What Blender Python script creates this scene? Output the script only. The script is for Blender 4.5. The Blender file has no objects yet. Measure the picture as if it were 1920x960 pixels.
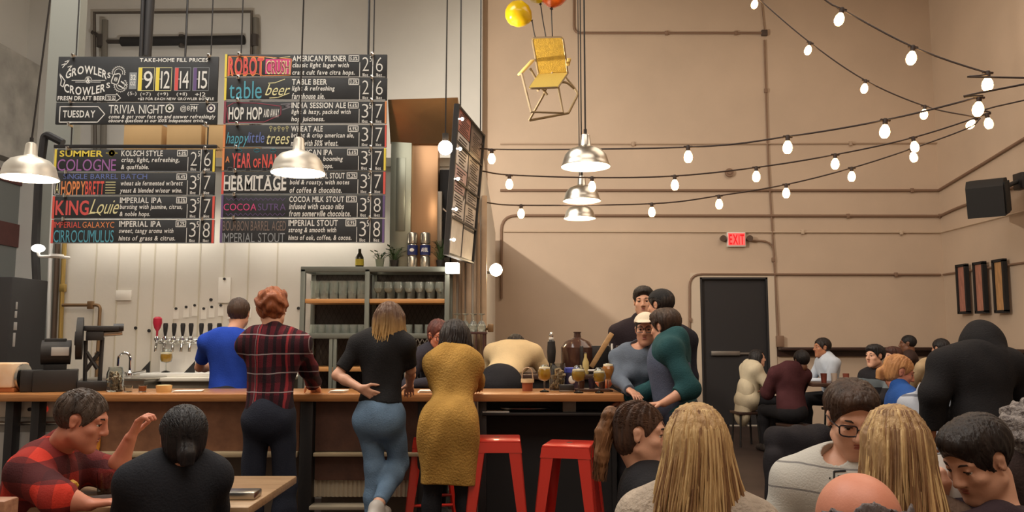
import bpy, bmesh, math, random
import numpy as np
from math import sin, cos, pi, radians as R
from mathutils import Vector, Matrix

# ---------------------------------------------------------------- camera, sky, exposure
SC = bpy.context.scene
COL = SC.collection
HC = 1.42                      # eye height
FPX = 1500.0                   # focal length in pixels of the 1920 wide frame
PITCH = math.atan(150.0 / FPX)
cam_d = bpy.data.cameras.new('camera'); cam = bpy.data.objects.new('camera', cam_d); COL.objects.link(cam)
cam_d.sensor_width = 36.0; cam_d.lens = 36.0 * FPX / 1920.0
cam_d.clip_start = 0.05; cam_d.clip_end = 200
cam.location = (0, 0, HC); cam.rotation_euler = (pi / 2 + PITCH, 0, 0)
SC.camera = cam
W = bpy.data.worlds.new('world'); SC.world = W; W.use_nodes = True
W.node_tree.nodes['Background'].inputs[0].default_value = (0.9, 0.92, 1.0, 1)
W.node_tree.nodes['Background'].inputs[1].default_value = 0.02
SC.view_settings.view_transform = 'Standard'; SC.view_settings.look = 'None'
SC.view_settings.gamma = 1.0; SC.view_settings.use_curve_mapping = False
SC.view_settings.exposure = 0.0
SC.cycles.max_bounces = 8; SC.cycles.transparent_max_bounces = 16
SC.cycles.sample_clamp_indirect = 4.0

def ceiling_fill(loc, size, energy, col, rot=(0, 0, 0)):
    l = bpy.data.lights.new('fill_area', 'AREA'); l.shape = 'RECTANGLE'; l.size, l.size_y = size
    l.energy = energy; l.color = col
    o = bpy.data.objects.new('fill_area', l); COL.objects.link(o); o.location = loc; o.rotation_euler = rot
    return o
WARM = (1.0, 0.84, 0.68); NEUT = (1.0, 0.95, 0.88)
ceiling_fill((-3.2, 5.2, 7.0), (4.0, 4.0), 330, NEUT)       # unseen area fill added above the bar
ceiling_fill((4.3, 7.2, 7.0), (4.5, 5.0), 170, WARM)        # warm fill added above the tables, no lamp built
ceiling_fill((0.5, 0.5, 6.5), (6.0, 4.0), 260, (1.0, 0.88, 0.76))        # invisible fill added above the front tables, brightens the bar front

def P(px, py, Y):
    """world point on the plane y = Y seen at pixel (px, py) of the 1920x960 frame"""
    u = (px - 960.0) / FPX; v = (480.0 - py) / FPX
    k = Y / (cos(PITCH) - v * sin(PITCH))
    return Vector((u * k, Y, HC + k * (sin(PITCH) + v * cos(PITCH))))
def ppm(Y): return FPX * 1.01 / Y

# ---------------------------------------------------------------- materials
def lin(c):
    r = []
    for v in c[:3]:
        v = v / 255.0
        r.append(v / 12.92 if v <= 0.04045 else ((v + 0.055) / 1.055) ** 2.4)
    return tuple(r) + (1.0,)
MATS = {}
def mat(name, c, rough=0.6, metal=0.0, var=0.0, scale=8.0, bump=0.0, bscale=40.0, stretch=(1, 1, 1), emit=0.0, c2=None, spec=0.5, coat=0.0, emit_c=None):
    if name in MATS: return MATS[name]
    m = bpy.data.materials.new(name); m.use_nodes = True; MATS[name] = m
    nt = m.node_tree; b = nt.nodes['Principled BSDF']; col = lin(c)
    b.inputs['Base Color'].default_value = col
    b.inputs['Roughness'].default_value = rough; b.inputs['Metallic'].default_value = metal
    b.inputs['Specular IOR Level'].default_value = spec
    b.inputs['Coat Weight'].default_value = coat
    if emit: 
        b.inputs['Emission Color'].default_value = lin(emit_c or c); b.inputs['Emission Strength'].default_value = emit
    if var or bump or c2:
        tc = nt.nodes.new('ShaderNodeTexCoord'); mp = nt.nodes.new('ShaderNodeMapping')
        mp.inputs['Scale'].default_value = stretch
        nt.links.new(tc.outputs['Object'], mp.inputs['Vector'])
        if var or c2:
            n = nt.nodes.new('ShaderNodeTexNoise'); n.inputs['Scale'].default_value = scale; n.inputs['Detail'].default_value = 5
            nt.links.new(mp.outputs[0], n.inputs['Vector'])
            rp = nt.nodes.new('ShaderNodeValToRGB'); nt.links.new(n.outputs['Fac'], rp.inputs[0])
            rp.color_ramp.elements[0].position = 0.3; rp.color_ramp.elements[1].position = 0.7
            lo = lin(c2) if c2 else tuple(x * (1 - var) for x in col[:3]) + (1,)
            hi = col if c2 else tuple(min(1, x * (1 + var)) for x in col[:3]) + (1,)
            rp.color_ramp.elements[0].color = lo; rp.color_ramp.elements[1].color = hi
            nt.links.new(rp.outputs[0], b.inputs['Base Color'])
        if bump:
            n2 = nt.nodes.new('ShaderNodeTexNoise'); n2.inputs['Scale'].default_value = bscale; n2.inputs['Detail'].default_value = 4
            nt.links.new(mp.outputs[0], n2.inputs['Vector'])
            bp = nt.nodes.new('ShaderNodeBump'); bp.inputs['Strength'].default_value = bump; bp.inputs['Distance'].default_value = 0.02
            nt.links.new(n2.outputs['Fac'], bp.inputs['Height']); nt.links.new(bp.outputs[0], b.inputs['Normal'])
    return m
def glass_mat(name, c=(235, 240, 238), rough=0.03, ior=1.45):
    if name in MATS: return MATS[name]
    m = bpy.data.materials.new(name); m.use_nodes = True; MATS[name] = m
    b = m.node_tree.nodes['Principled BSDF']; b.inputs['Base Color'].default_value = lin(c)
    b.inputs['Roughness'].default_value = rough; b.inputs['Transmission Weight'].default_value = 1.0; b.inputs['IOR'].default_value = ior
    return m
def wood_mat(name, c, c2, rough=0.45, axis=(0.6, 8, 8), coat=0.0):
    return mat(name, c, rough, c2=c2, scale=6, stretch=axis, bump=0.08, bscale=20, coat=coat)

# ---------------------------------------------------------------- mesh helpers
class MB:
    def __init__(s): s.v = []; s.f = []; s.m = []; s.cur = 0
    def add(s, vs, fs):
        n = len(s.v); s.v += [tuple(v) for v in vs]; s.f += [tuple(i + n for i in f) for f in fs]; s.m += [s.cur] * len(fs); return s
    def box(s, lo, hi, M=None):
        x0, y0, z0 = lo; x1, y1, z1 = hi
        vs = [(x0, y0, z0), (x1, y0, z0), (x1, y1, z0), (x0, y1, z0), (x0, y0, z1), (x1, y0, z1), (x1, y1, z1), (x0, y1, z1)]
        if M is not None: vs = [M @ Vector(v) for v in vs]
        return s.add(vs, [(0, 3, 2, 1), (4, 5, 6, 7), (0, 1, 5, 4), (1, 2, 6, 5), (2, 3, 7, 6), (3, 0, 4, 7)])
    def rbox(s, lo, hi, b=0.005, M=None):
        """box with chamfered edges (24 vertices)"""
        lo = Vector(lo); hi = Vector(hi); b = min(b, 0.49 * min(hi - lo))
        bm = bmesh.new(); t = MB().box(lo, hi)
        vv = [bm.verts.new(v) for v in t.v]; [bm.faces.new([vv[i] for i in f]) for f in t.f]
        bmesh.ops.bevel(bm, geom=bm.edges[:], offset=b, segments=2, affect='EDGES', profile=0.5)
        bm.verts.index_update(); vs = [v.co.copy() for v in bm.verts]; fs = [[v.index for v in f.verts] for f in bm.faces]; bm.free()
        if M is not None: vs = [M @ v for v in vs]
        return s.add(vs, fs)
    def cyl(s, a, b, r0, r1=None, n=12, cap=True):
        a = Vector(a); b = Vector(b); r1 = r0 if r1 is None else r1
        d = (b - a).normalized(); u = d.orthogonal().normalized(); w = d.cross(u)
        vs = []
        for c, r in ((a, r0), (b, r1)):
            vs += [c + (u * cos(2 * pi * i / n) + w * sin(2 * pi * i / n)) * r for i in range(n)]
        fs = [(i, (i + 1) % n, n + (i + 1) % n, n + i) for i in range(n)]
        if cap: fs += [tuple(range(n - 1, -1, -1)), tuple(range(n, 2 * n))]
        return s.add(vs, fs)
    def tube(s, pts, r, n=8, cap=True, rad=None):
        pts = [Vector(p) for p in pts]; rings = []; u = None
        for i, p in enumerate(pts):
            t = (pts[min(i + 1, len(pts) - 1)] - pts[max(i - 1, 0)]).normalized()
            if u is None: u = t.orthogonal().normalized()
            else: u = (u - t * u.dot(t)).normalized()
            w = t.cross(u); rr = rad[i] if rad else r
            rings.append([p + (u * cos(2 * pi * k / n) + w * sin(2 * pi * k / n)) * rr for k in range(n)])
        vs = [v for q in rings for v in q]; fs = []
        for i in range(len(pts) - 1):
            for k in range(n): fs.append((i * n + k, i * n + (k + 1) % n, (i + 1) * n + (k + 1) % n, (i + 1) * n + k))
        if cap: fs += [tuple(range(n - 1, -1, -1)), tuple(range((len(pts) - 1) * n, len(pts) * n))]
        return s.add(vs, fs)
    def lathe(s, prof, c=(0, 0, 0), n=24, M=None, close=False, cap=True):
        """prof: (radius, z) pairs"""
        vs = []; c = Vector(c)
        for r, z in prof:
            vs += [Vector((r * cos(2 * pi * k / n), r * sin(2 * pi * k / n), z)) for k in range(n)]
        m = len(prof); fs = []
        for i in range(m - 1 + (1 if close else 0)):
            j = (i + 1) % m
            for k in range(n): fs.append((i * n + k, i * n + (k + 1) % n, j * n + (k + 1) % n, j * n + k))
        if not close and cap:
            if prof[0][0] > 1e-6: fs.append(tuple(range(n - 1, -1, -1)))
            if prof[-1][0] > 1e-6: fs.append(tuple(range((m - 1) * n, m * n)))
        vs = [(M @ v if M is not None else v) + c for v in vs]
        return s.add(vs, fs)
    def ell(s, c, r, M=None, nu=16, nv=10):
        if not hasattr(r, '__len__'): r = (r, r, r)
        prof = [(max(1e-5, sin(pi * i / nv)), -cos(pi * i / nv)) for i in range(nv + 1)]
        S = Matrix.Diagonal((r[0], r[1], r[2], 1)); 
        return s.lathe(prof, c, nu, (M.to_4x4() @ S) if M is not None else S)
    def prism(s, outline, y0, y1, M=None):
        """outline in x,z extruded along y"""
        n = len(outline)
        vs = [Vector((x, y0, z)) for x, z in outline] + [Vector((x, y1, z)) for x, z in outline]
        if M is not None: vs = [M @ v for v in vs]
        return s.add(vs, [tuple(range(n)), tuple(range(2 * n - 1, n - 1, -1))] + [(i, n + i, n + (i + 1) % n, (i + 1) % n) for i in range(n)])
    def build(s, name, ms, parent=None, smooth=35):
        me = bpy.data.meshes.new(name); me.from_pydata(s.v, [], s.f)
        ms = ms if isinstance(ms, (list, tuple)) else [ms]
        for m in ms: me.materials.append(m)
        if len(ms) > 1: me.polygons.foreach_set('material_index', s.m)
        bm = bmesh.new(); bm.from_mesh(me); bmesh.ops.recalc_face_normals(bm, faces=bm.faces[:]); bm.to_mesh(me); bm.free()
        if smooth:
            me.polygons.foreach_set('use_smooth', [True] * len(me.polygons))
            me.set_sharp_from_angle(angle=R(smooth))
        me.update()
        o = bpy.data.objects.new(name, me); COL.objects.link(o)
        if parent: o.parent = parent
        return o
def tag(o, label=None, cat=None, group=None, kind=None):
    if label: o['label'] = label
    if cat: o['category'] = cat
    if group: o['group'] = group
    if kind: o['kind'] = kind
    return o
def thing(name, label, cat, loc=(0, 0, 0), rz=0.0, group=None):
    o = bpy.data.objects.new(name, None); COL.objects.link(o); o.empty_display_size = 0.05
    o.location = loc; o.rotation_euler = (0, 0, rz); return tag(o, label, cat, group)
def struct(o): o['kind'] = 'structure'; return o
def dup(root, loc=None, rz=None, label=None, group=None):
    r = root.copy(); COL.objects.link(r)
    if loc is not None: r.location = loc
    if rz is not None: r.rotation_euler = (0, 0, rz)
    if label: r['label'] = label
    if group: r['group'] = group
    for ch in list(root.children):
        c = ch.copy(); COL.objects.link(c); c.parent = r
        for g in list(ch.children):
            d = g.copy(); COL.objects.link(d); d.parent = c
    return r
def arc(c, r, a0, a1, n, ax='xz'):
    out = []
    for i in range(n + 1):
        a = a0 + (a1 - a0) * i / n
        if ax == 'xz': out.append(Vector((c[0] + r * cos(a), c[1], c[2] + r * sin(a))))
        elif ax == 'yz': out.append(Vector((c[0], c[1] + r * cos(a), c[2] + r * sin(a))))
        else: out.append(Vector((c[0] + r * cos(a), c[1] + r * sin(a), c[2])))
    return out
def fillet(pts, r=0.1, n=5):
    """round the corners of a polyline"""
    pts = [Vector(p) for p in pts]; out = [pts[0]]
    for i in range(1, len(pts) - 1):
        a, b, c = pts[i - 1], pts[i], pts[i + 1]
        rr = min(r, 0.49 * (a - b).length, 0.49 * (c - b).length)
        p = b + (a - b).normalized() * rr; q = b + (c - b).normalized() * rr
        for k in range(n + 1):
            t = k / n; out.append(p * (1 - t) ** 2 + b * 2 * t * (1 - t) + q * t * t)
    return out + [pts[-1]]

# ---------------------------------------------------------------- lettering (outlines of the built-in font, laid out by hand)
CHARS = "ABCDEFGHIJKLMNOPQRSTUVWXYZabcdefghijklmnopqrstuvwxyz0123456789&.,%+-@()/$'"
GLYPH = {}
def load_glyphs():
    obs = []
    for wname, off in (('r', 0.0), ('b', 0.022), ('t', -0.014)):
        for ch in CHARS:
            cu = bpy.data.curves.new('glyph', 'FONT'); cu.body = ch; cu.size = 1.0; cu.resolution_u = 3; cu.offset = off
            o = bpy.data.objects.new('glyph', cu); COL.objects.link(o); obs.append((wname, ch, o, cu))
    dg = bpy.context.evaluated_depsgraph_get(); dg.update()
    for w, ch, o, cu in obs:
        me = o.evaluated_get(dg).to_mesh()
        vs = np.array([v.co[:2] for v in me.vertices]) if len(me.vertices) else np.zeros((0, 2))
        fs = [tuple(p.vertices) for p in me.polygons]
        GLYPH[w, ch] = (vs, fs); o.evaluated_get(dg).to_mesh_clear()
    for w, ch, o, cu in obs: bpy.data.objects.remove(o); bpy.data.curves.remove(cu)
load_glyphs()
def text_into(mb, s, x0, x1, z0, z1, y=-0.001, w='r', slant=0.0, bend=0.0, M=None, fit=True, gap=0.09):
    """string s stretched into the box x0..x1, z0..z1 of the plane y"""
    vs = []; fs = []; x = 0.0; top = 0.72; bot = 0.0
    if any(c in 'gjpqy,/()@$' for c in s): bot = -0.2
    if not any(c.isupper() or c.isdigit() or c in 'bdfhklt%()/&' for c in s): top = 0.55
    for ch in s:
        if ch == ' ' or (w, ch) not in GLYPH: x += 0.33; continue
        g, f = GLYPH[w, ch]
        if not len(g): continue
        n = len(vs); mn = g[:, 0].min(); wd = g[:, 0].max() - mn
        vs += [(px - mn + x, pz) for px, pz in g]; fs += [tuple(i + n for i in q) for q in f]
        x += wd + gap
    wd = max(x - gap, 1e-3); out = []
    sx = (x1 - x0) / wd; sz = (z1 - z0) / (top - bot)
    for px, pz in vs:
        t = 2 * px / wd - 1; q = z0 + (pz - bot) * sz
        out.append(Vector((x0 + px * sx + slant * (q - z0), y, q + bend * (1 - t * t))))
    if M is not None: out = [M @ v for v in out]
    mb.add(out, fs)
# ---------------------------------------------------------------- the room
YB = 12.9; XR = P(1768, 500, YB).x; XL = -7.85; YF = -3.5; ZC = 7.6
M_TAN = mat('tan_wall_paint', (208, 186, 164), 0.75, var=0.05, scale=1.2, bump=0.05, bscale=60)
M_WHITE = mat('white_paint_and_light', (208, 206, 200), 0.75, var=0.04, scale=1.2, bump=0.05, bscale=60)  # also on the added back section, where it stands for whiter light
M_FLOOR = mat('sealed_brown_concrete', (62, 49, 45), 0.42, var=0.25, scale=2.5, bump=0.04, bscale=30)
M_CEIL = mat('ceiling_paint', (205, 200, 192), 0.9)
M_BLACK = mat('black_metal', (38, 37, 38), 0.45)
M_BLACKM = mat('matte_black', (33, 32, 33), 0.75)
M_STEEL = mat('brushed_steel', (190, 188, 182), 0.28, 1.0, bump=0.06, bscale=60, stretch=(1, 1, 12))
M_CHROME = mat('chrome', (225, 225, 222), 0.08, 1.0)
M_GALV = mat('galvanised_pipe', (176, 158, 138), 0.5, 0.25)
M_CONDUIT = mat('painted_conduit', (140, 112, 92), 0.6)
M_WHITEM = mat('white_enamel', (236, 234, 228), 0.35)
M_PAPER = mat('white_paper', (240, 236, 226), 0.8)
M_GLASS = glass_mat('clear_glass')

def plane_struct(name, lo, hi, m): return struct(MB().box(lo, hi).build(name, m, smooth=0))
plane_struct('floor', (XL - .2, YF - .2, -0.2), (XR + .2, YB + .2, 0), M_FLOOR)
plane_struct('ceiling', (XL - .2, YF - .2, ZC), (XR + .2, YB + .2, ZC + .2), M_CEIL)
dX0 = P(1315, 660, YB).x; dX1 = P(1443, 660, YB).x; dZ = P(1380, 520, YB).z
wb = MB()
wb.box((XL - .2, YB, 0), (dX0, YB + .2, ZC)); wb.box((dX1, YB, 0), (XR + .2, YB + .2, ZC)); wb.box((dX0, YB, dZ), (dX1, YB + .2, ZC))
struct(wb.build('wall_back', M_TAN, smooth=0))
plane_struct('wall_right', (XR, YF - .2, 0), (XR + .2, YB, ZC), M_TAN)
plane_struct('wall_left', (XL - .2, YF - .2, 0), (XL, YB, ZC), M_WHITE)
plane_struct('wall_front', (XL, YF - .2, 0), (XR, YF, ZC), M_TAN)
# added forward wall section behind the cooler, the whiter light put into its colour
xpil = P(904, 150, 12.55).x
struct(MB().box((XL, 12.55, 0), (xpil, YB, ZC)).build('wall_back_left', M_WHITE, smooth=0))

# door_1: dark exit door with push bar
t = struct(thing('door_1', 'dark charcoal exit door with a push bar in the back wall', 'door', (dX0, YB, 0)))
M_DOOR = mat('charcoal_door_paint', (42, 41, 44), 0.6)
w = dX1 - dX0
MB().box((0.03, 0.05, 0.012), (w - 0.03, 0.1, dZ - 0.03)).build('door_leaf', M_DOOR, t)
f = MB(); f.box((0, -.012, 0), (.03, .15, dZ)); f.box((w - .03, -.012, 0), (w, .15, dZ)); f.box((0, -.012, dZ - .03), (w, .15, dZ)); f.build('door_frame', M_DOOR, t)
zb = P(1360, 662, YB).z
f = MB(); f.rbox((.16, .0, zb - .04), (.62, .04, zb + .03)); f.box((.62, .01, zb - .02), (.98, .03, zb + .01)); f.box((.18, .03, zb - .03), (.24, .06, zb + .02)); f.box((.9, .03, zb - .03), (.96, .06, zb + .02)); f.build('push_bar', mat('dull_steel', (150, 146, 142), 0.4, 0.8), t)
f = MB()
for a, b in ((.18, .36), (.42, .66), (.70, .92)): f.box((a, -.03, .0), (b, .02, .018))
f.build('threshold', mat('threshold_gleam', (230, 226, 215), 0.3, 0.4), t)  # broken pale strip: the gleam at the threshold put into the colour
# light trim beside the door
f = MB(); f.box((dX0 - .16, YB - .015, 0), (dX0, YB, dZ + .07)); f.box((dX1, YB - .015, 0), (dX1 + .11, YB, dZ + .07)); f.box((dX0, YB - .015, dZ), (dX1, YB, dZ + .07))
struct(f.build('trim_1', mat('door_surround_paint', (214, 198, 178), 0.7)))

# ledge along the back and right walls
zl = P(1600, 651, YB).z; zl2 = P(1600, 668, YB).z
M_LEDGE = wood_mat('dark_stained_ledge', (70, 46, 40), (44, 30, 28), 0.4)
f = MB(); f.rbox((dX1 + .12, YB - .22, zl - .045), (XR, YB, zl), .008); f.rbox((XR - .22, 5.5, zl - .045), (XR, YB - .22, zl), .008)
f.box((dX1 + .12, YB - .04, zl2), (XR, YB, zl - .045)); f.box((XR - .04, 5.5, zl2), (XR, YB, zl - .045))
struct(f.build('trim_2', M_LEDGE))

# overhead door of framed panes in the left wall
M_RED = mat('oxblood_door_paint', (92, 52, 48), 0.5, var=0.1)
t = struct(thing('door_2', 'oxblood framed roll-up door with rounded panes in the left wall', 'door', (XL, 10.6, 0)))
f = MB()
for k in range(4):
    z0 = .05 + k * .98
    f.box((0, -2.2, z0), (.06, 2.2, z0 + .18)); f.box((0, -2.2, z0 + .80), (.06, 2.2, z0 + .98))
    for q in range(5): f.box((0, -2.2 + q * 1.06, z0), (.06, -2.04 + q * 1.06, z0 + .98))
f.build('door_frame', M_RED, t)
for k in range(4):
    for q in range(4):
        g = MB(); y0 = -2.04 + q * 1.06; z0 = .23 + k * .98
        g.box((.015, y0, z0), (.03, y0 + .9, z0 + .62)); g.build('door_pane', mat('frosted_pane', (120, 124, 122), 0.25), t)
# grey concrete lintel above it
f = MB().box((XL, 8.2, 4.1), (XL + .25, YB - .35, 5.75)); struct(f.build('trim_3', mat('grey_concrete', (168, 165, 158), 0.85, var=0.25, scale=3, bump=0.2, bscale=15)))

# ---------------------------------------------------------------- conduits on the back and right walls
def conduit(label, pts, r=0.016, m=M_CONDUIT, fr=0.12, clips=(), name='conduit', group=None):
    o = MB().tube(fillet(pts, fr), r, 8).build(name, m); tag(o, label, 'conduit', group)
    if clips:
        for c in clips:
            c = Vector(c); MB().rbox(c - Vector((.025, .02, .035)), c + Vector((.025, .02, .035)), .006).build('conduit_clip', m, o)
    return o
yb = YB - .026
def wp(px, py): return P(px, py, yb)
def rw(py, Y): # on the right wall, height taken from the corner
    return Vector((XR - .02, Y, wp(1768, py).z))
conduit('long conduit high on the back wall ending at a square box', [wp(1076, -120), wp(1076, 62), wp(1433, 62)], .02, clips=[wp(1250, 62), wp(1380, 62)])
j = MB().rbox(wp(1433, 62) - Vector((.05, .03, .05)), wp(1433, 62) + Vector((.05, .02, .05)), .01).build('junction_box', mat('dark_box', (84, 70, 62), 0.6)); tag(j, 'dark square junction box high on the back wall', 'junction box')
conduit('thin vertical conduit dropping from the square box to a small box at the ledge', [wp(1433, 75), wp(1440, 300), wp(1452, 500), wp(1460, 640)], .014, fr=.3, clips=[wp(1436, 170), wp(1450, 487)])
j = MB().rbox(wp(1462, 640) - Vector((.06, .04, .09)), wp(1462, 640) + Vector((.06, .02, .09)), .01).build('outlet_box', M_CONDUIT); tag(j, 'tan outlet box just above the ledge right of the exit door', 'outlet box')
conduit('bowed thin wire from the top edge to the square box', [wp(1424, -60), wp(1428, 10), wp(1433, 55)], .008, fr=.2)
conduit('faint pale pipe, topmost of the long horizontal pipes on the back wall', [wp(938, 270), wp(1300, 270), wp(1765, 268)], .011, mat('pale_pipe', (186, 162, 140), 0.6), clips=[wp(1187, 270), wp(1595, 269)])
conduit('brown conduit at the second height on the back wall, reaching the corner', [wp(938, 357), wp(1763, 357)], .022, clips=[wp(1710, 357)])
conduit('brown conduit at the third height with an elbow by the cooler', [wp(940, 560), wp(940, 404), wp(1762, 405)], .022, fr=.25, clips=[wp(1590, 405), wp(1763, 405)])
conduit('pale twin pipe at the fourth height below the string lights', [wp(944, 434), wp(1763, 436)], .012, mat('cream_pipe', (205, 184, 160), 0.6), clips=[wp(1505, 435), wp(1690, 436)])
conduit('lowest long conduit that bends down beside the exit door', [wp(1293, 800), wp(1293, 514), wp(1764, 515)], .018, fr=.2, clips=[wp(1294, 600), wp(1680, 515)])
conduit('short conduit curving from the exit sign into the vertical conduit', [wp(1402, 451), wp(1450, 452), wp(1452, 500)], .016, fr=.22)
XC = XR - .028
def rwp(py, Y): return Vector((XC, Y, wp(1768, py).z))
conduit('brown conduit climbing along the right wall above the speaker', [rwp(357, YB - .05), rwp(338, 11.6), rwp(300, 9.2), rwp(250, 6.5)], .022)
conduit('brown conduit on the right wall running behind the speaker', [rwp(405, YB - .05), rwp(400, 12.4), rwp(385, 9.5)], .022)
conduit('pale twin pipe on the right wall below the speaker', [rwp(436, YB - .05), rwp(434, 10.5), rwp(430, 8)], .012, mat('cream_pipe', (205, 184, 160), 0.6))
conduit('conduit on the right wall passing behind the three framed panels', [rwp(515, YB - .05), rwp(514, 9.6), rwp(510, 6.5)], .016)
f = MB(); c = wp(1367, 324); f.cyl(c, c + Vector((0, -.03, 0)), .07, n=20); f.cyl(c + Vector((0, -.03, 0)), c + Vector((0, -.045, 0)), .035, n=16)
tag(f.build('cover_plate', M_CONDUIT), 'round tan cover plate high on the back wall', 'wall plate')

# exit sign with two lamp heads
c = P(1378, 449, YB - .012)
t = thing('exit_sign', 'red and white exit sign with two lamp heads above the dark door', 'exit sign', c)
MB().rbox((-.14, -.06, -.125), (.16, .01, .115), .012).build('sign_box', M_WHITEM, t)
f = MB().box((-.125, -.068, -.10), (.145, -.060, .095)); f.build('sign_face', mat('lit_sign_face', (245, 120, 118), 0.4, emit=0.55, emit_c=(250, 90, 88)), t)
f = MB(); text_into(f, 'EXIT', -.11, .13, -.085, .08, y=-.070, w='b'); f.build('sign_lettering', mat('lit_red', (226, 24, 36), 0.4, emit=0.5), t, smooth=0)
for sx in (-.21, .22):
    f = MB(); f.cyl((sx, -.09, .01), (sx, -.03, .01), .05, .045, 16); f.cyl((sx, -.03, .01), (sx * .7, 0, -.02), .02, n=8); f.build('lamp_head', mat('bronze_lamp', (92, 74, 62), 0.4), t)

# loudspeaker on the right wall
c = Vector((6.30, 10.45, 3.22))
t = thing('loudspeaker', 'big black loudspeaker tilted down from the right wall', 'loudspeaker', c)
Mt = Matrix.Scale(1.08, 4) @ Matrix.Rotation(R(-18), 4, 'Y') @ Matrix.Rotation(R(52), 4, 'Z') @ Matrix.Rotation(R(14), 4, 'X')
f = MB(); f.prism([(-.34, -.2), (.34, -.2), (.34, .16), (.22, .24), (-.22, .24), (-.34, .16)], -.19, .2, Mt); f.build('cabinet', M_BLACKM, t)
f = MB(); f.rbox((-.31, -.21, -.18), (.31, -.19, .2), .008, Mt); f.build('grille', mat('speaker_grille', (28, 28, 29), 0.9, bump=0.3, bscale=200), t)
f = MB(); f.cyl((.1, .1, .1), (.47, .1, .26), .03, n=10); f.rbox((.46, .0, .15), (.56, .2, .37), .01); f.build('wall_bracket', M_BLACK, t)

# three framed panels on the right wall
FR = [(12.22, 'pink toned panel in a black frame, leftmost of three on the right wall', (196, 134, 116)),
      (11.76, 'pink toned panel in a black frame, middle of three on the right wall', (202, 140, 118)),
      (11.28, 'golden brown panel in a black frame, rightmost of three on the right wall', (214, 164, 112))]
for Y, lb, c in FR:
    t = thing('framed_panel', lb, 'framed panel', (XR - .05, Y, P(1840, 542 - (12.22 - Y) * 6, Y).z), group='framed panels on the right wall')
    f = MB(); h = .36; d = .115
    for a in (-1, 1): f.box((-.06, a * d - .02, -h), (0, a * d + .02, h)); f.box((-.06, -d - .02, a * h - .02), (0, d + .02, a * h + .02))
    f.build('frame', M_BLACKM, t)
    MB().box((-.04, -d, -h), (-.005, d, h)).build('panel', wood_mat('panel_%d' % int(Y * 100), c, tuple(v * .8 for v in c), axis=(4, 4, 1)), t)
STRIP = 16
# ---------------------------------------------------------------- walk-in cooler behind the bar
YC = 7.2; cx0 = P(112, 500, YC).x; cx1 = P(906, 450, YC).x; CZ = 3.04
M_FRP = mat('cream_cooler_panel', (226, 221, 210), 0.45, var=0.03, scale=3, bump=0.05, bscale=25)
f = MB().box((cx0, YC, 0), (cx1, 12.5, CZ)); struct(f.build('wall_cooler', M_FRP, smooth=0))
# panel joints: narrow raised strips
M_STRIP = mat('panel_joint', (205, 197, 178), 0.5)
xs = [P(p, 500, YC).x for p in (180, 222, 262, 290, 330, 375, 420, 466, 520)]
f = MB()
for x in xs: f.box((x - .006, YC - .006, .2), (x + .006, YC, CZ))
f.box((cx0, YC - .02, CZ - .08), (cx1, YC, CZ))
struct(f.build('trim_4', M_STRIP))
# ribbed tan cladding at the right-hand corner
f = MB(); x = P(846, 500, YC).x
while x < cx1 + .01:
    f.rbox((x, YC - .035, .0), (x + .05, YC, CZ - .35), .008); x += .068
struct(f.build('trim_5', mat('tan_ribbed_cladding', (176, 152, 126), 0.5, var=.1)))
# column left of the cooler, the wall's shade put into its grey
f = MB().box((P(60, 400, YC).x, YC + .1, 0), (cx0, YC + .22, ZC)); struct(f.build('trim_6', mat('shaded_wall_grey', (150, 152, 144), 0.7)))

# ---------------------------------------------------------------- bar counter
YBAR = 5.4; ZT = P(400, 739, YBAR).z; BD = .58
xr = P(1170, 745, YBAR).x
M_TOP = wood_mat('honey_bar_top', (196, 138, 84), (168, 110, 62), 0.3, (.5, 9, 9), coat=.3)
M_PANEL = wood_mat('brown_plywood_panel', (150, 106, 78), (124, 86, 64), 0.55, (2, 2, 2))
M_PANELD = wood_mat('dark_brown_panel', (104, 72, 58), (86, 60, 50), 0.55, (2, 2, 2))
bar = thing('bar_counter', 'long wooden bar counter with brown panel front in front of the taps', 'bar counter', (0, YBAR, 0))
def bx(px, py=780): return P(px, py, YBAR + .08).x
MB().rbox((-4.3, 0, ZT - .05), (xr, BD, ZT), .006).build('counter_top', M_TOP, bar)
z1 = P(500, 849, YBAR).z; z2 = P(500, 905, YBAR).z; z3 = P(500, 938, YBAR).z
f = MB(); f.box((bx(178), .08, z1), (bx(562), .11, ZT - .05)); f.build('front_panel', M_PANEL, bar)
f = MB(); f.box((bx(592), .08, z1), (bx(792), .11, ZT - .05)); f.build('front_panel', M_PANELD, bar)
f = MB(); f.box((bx(592), .09, z2), (bx(792), .12, z1)); f.build('lower_panel', M_PANELD, bar)
f = MB(); f.rbox((bx(178), .03, z1 - .035), (bx(562), .11, z1), .004); f.rbox((bx(592), .03, z1 - .03), (bx(792), .11, z1 - .005), .004); f.build('ledge', mat('pale_ledge', (190, 172, 140), 0.5), bar)
f = MB(); f.box((bx(592), .12, z3), (bx(792), .15, z2))
x = bx(592)
while x < bx(790): f.cyl((x, .12, z3), (x, .12, z2), .011, n=6); x += .03
f.build('skirting', mat('off_white_ribbed_skirting', (196, 184, 160), 0.6), bar)
f = MB(); f.rbox((bx(566), .03, 0), (bx(590), .14, ZT - .05), .005); f.build('post', M_BLACK, bar)
for px in (22, 70, 792, 905): 
    f = MB(); f.rbox((bx(px) - .028, .05, 0), (bx(px) + .028, .14, ZT - .05), .005); f.build('post', M_BLACK, bar)
f = MB(); f.box((bx(905), .22, .0), (xr - .03, .25, ZT - .05)); f.box((xr - .06, .2, 0), (xr - .03, BD - .05, ZT - .05)); f.build('dark_front', M_BLACKM, bar)
f = MB(); f.rbox((bx(905), .03, ZT - .145), (bx(1140), .22, ZT - .125), .004); f.build('under_shelf', M_BLACK, bar)
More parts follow.
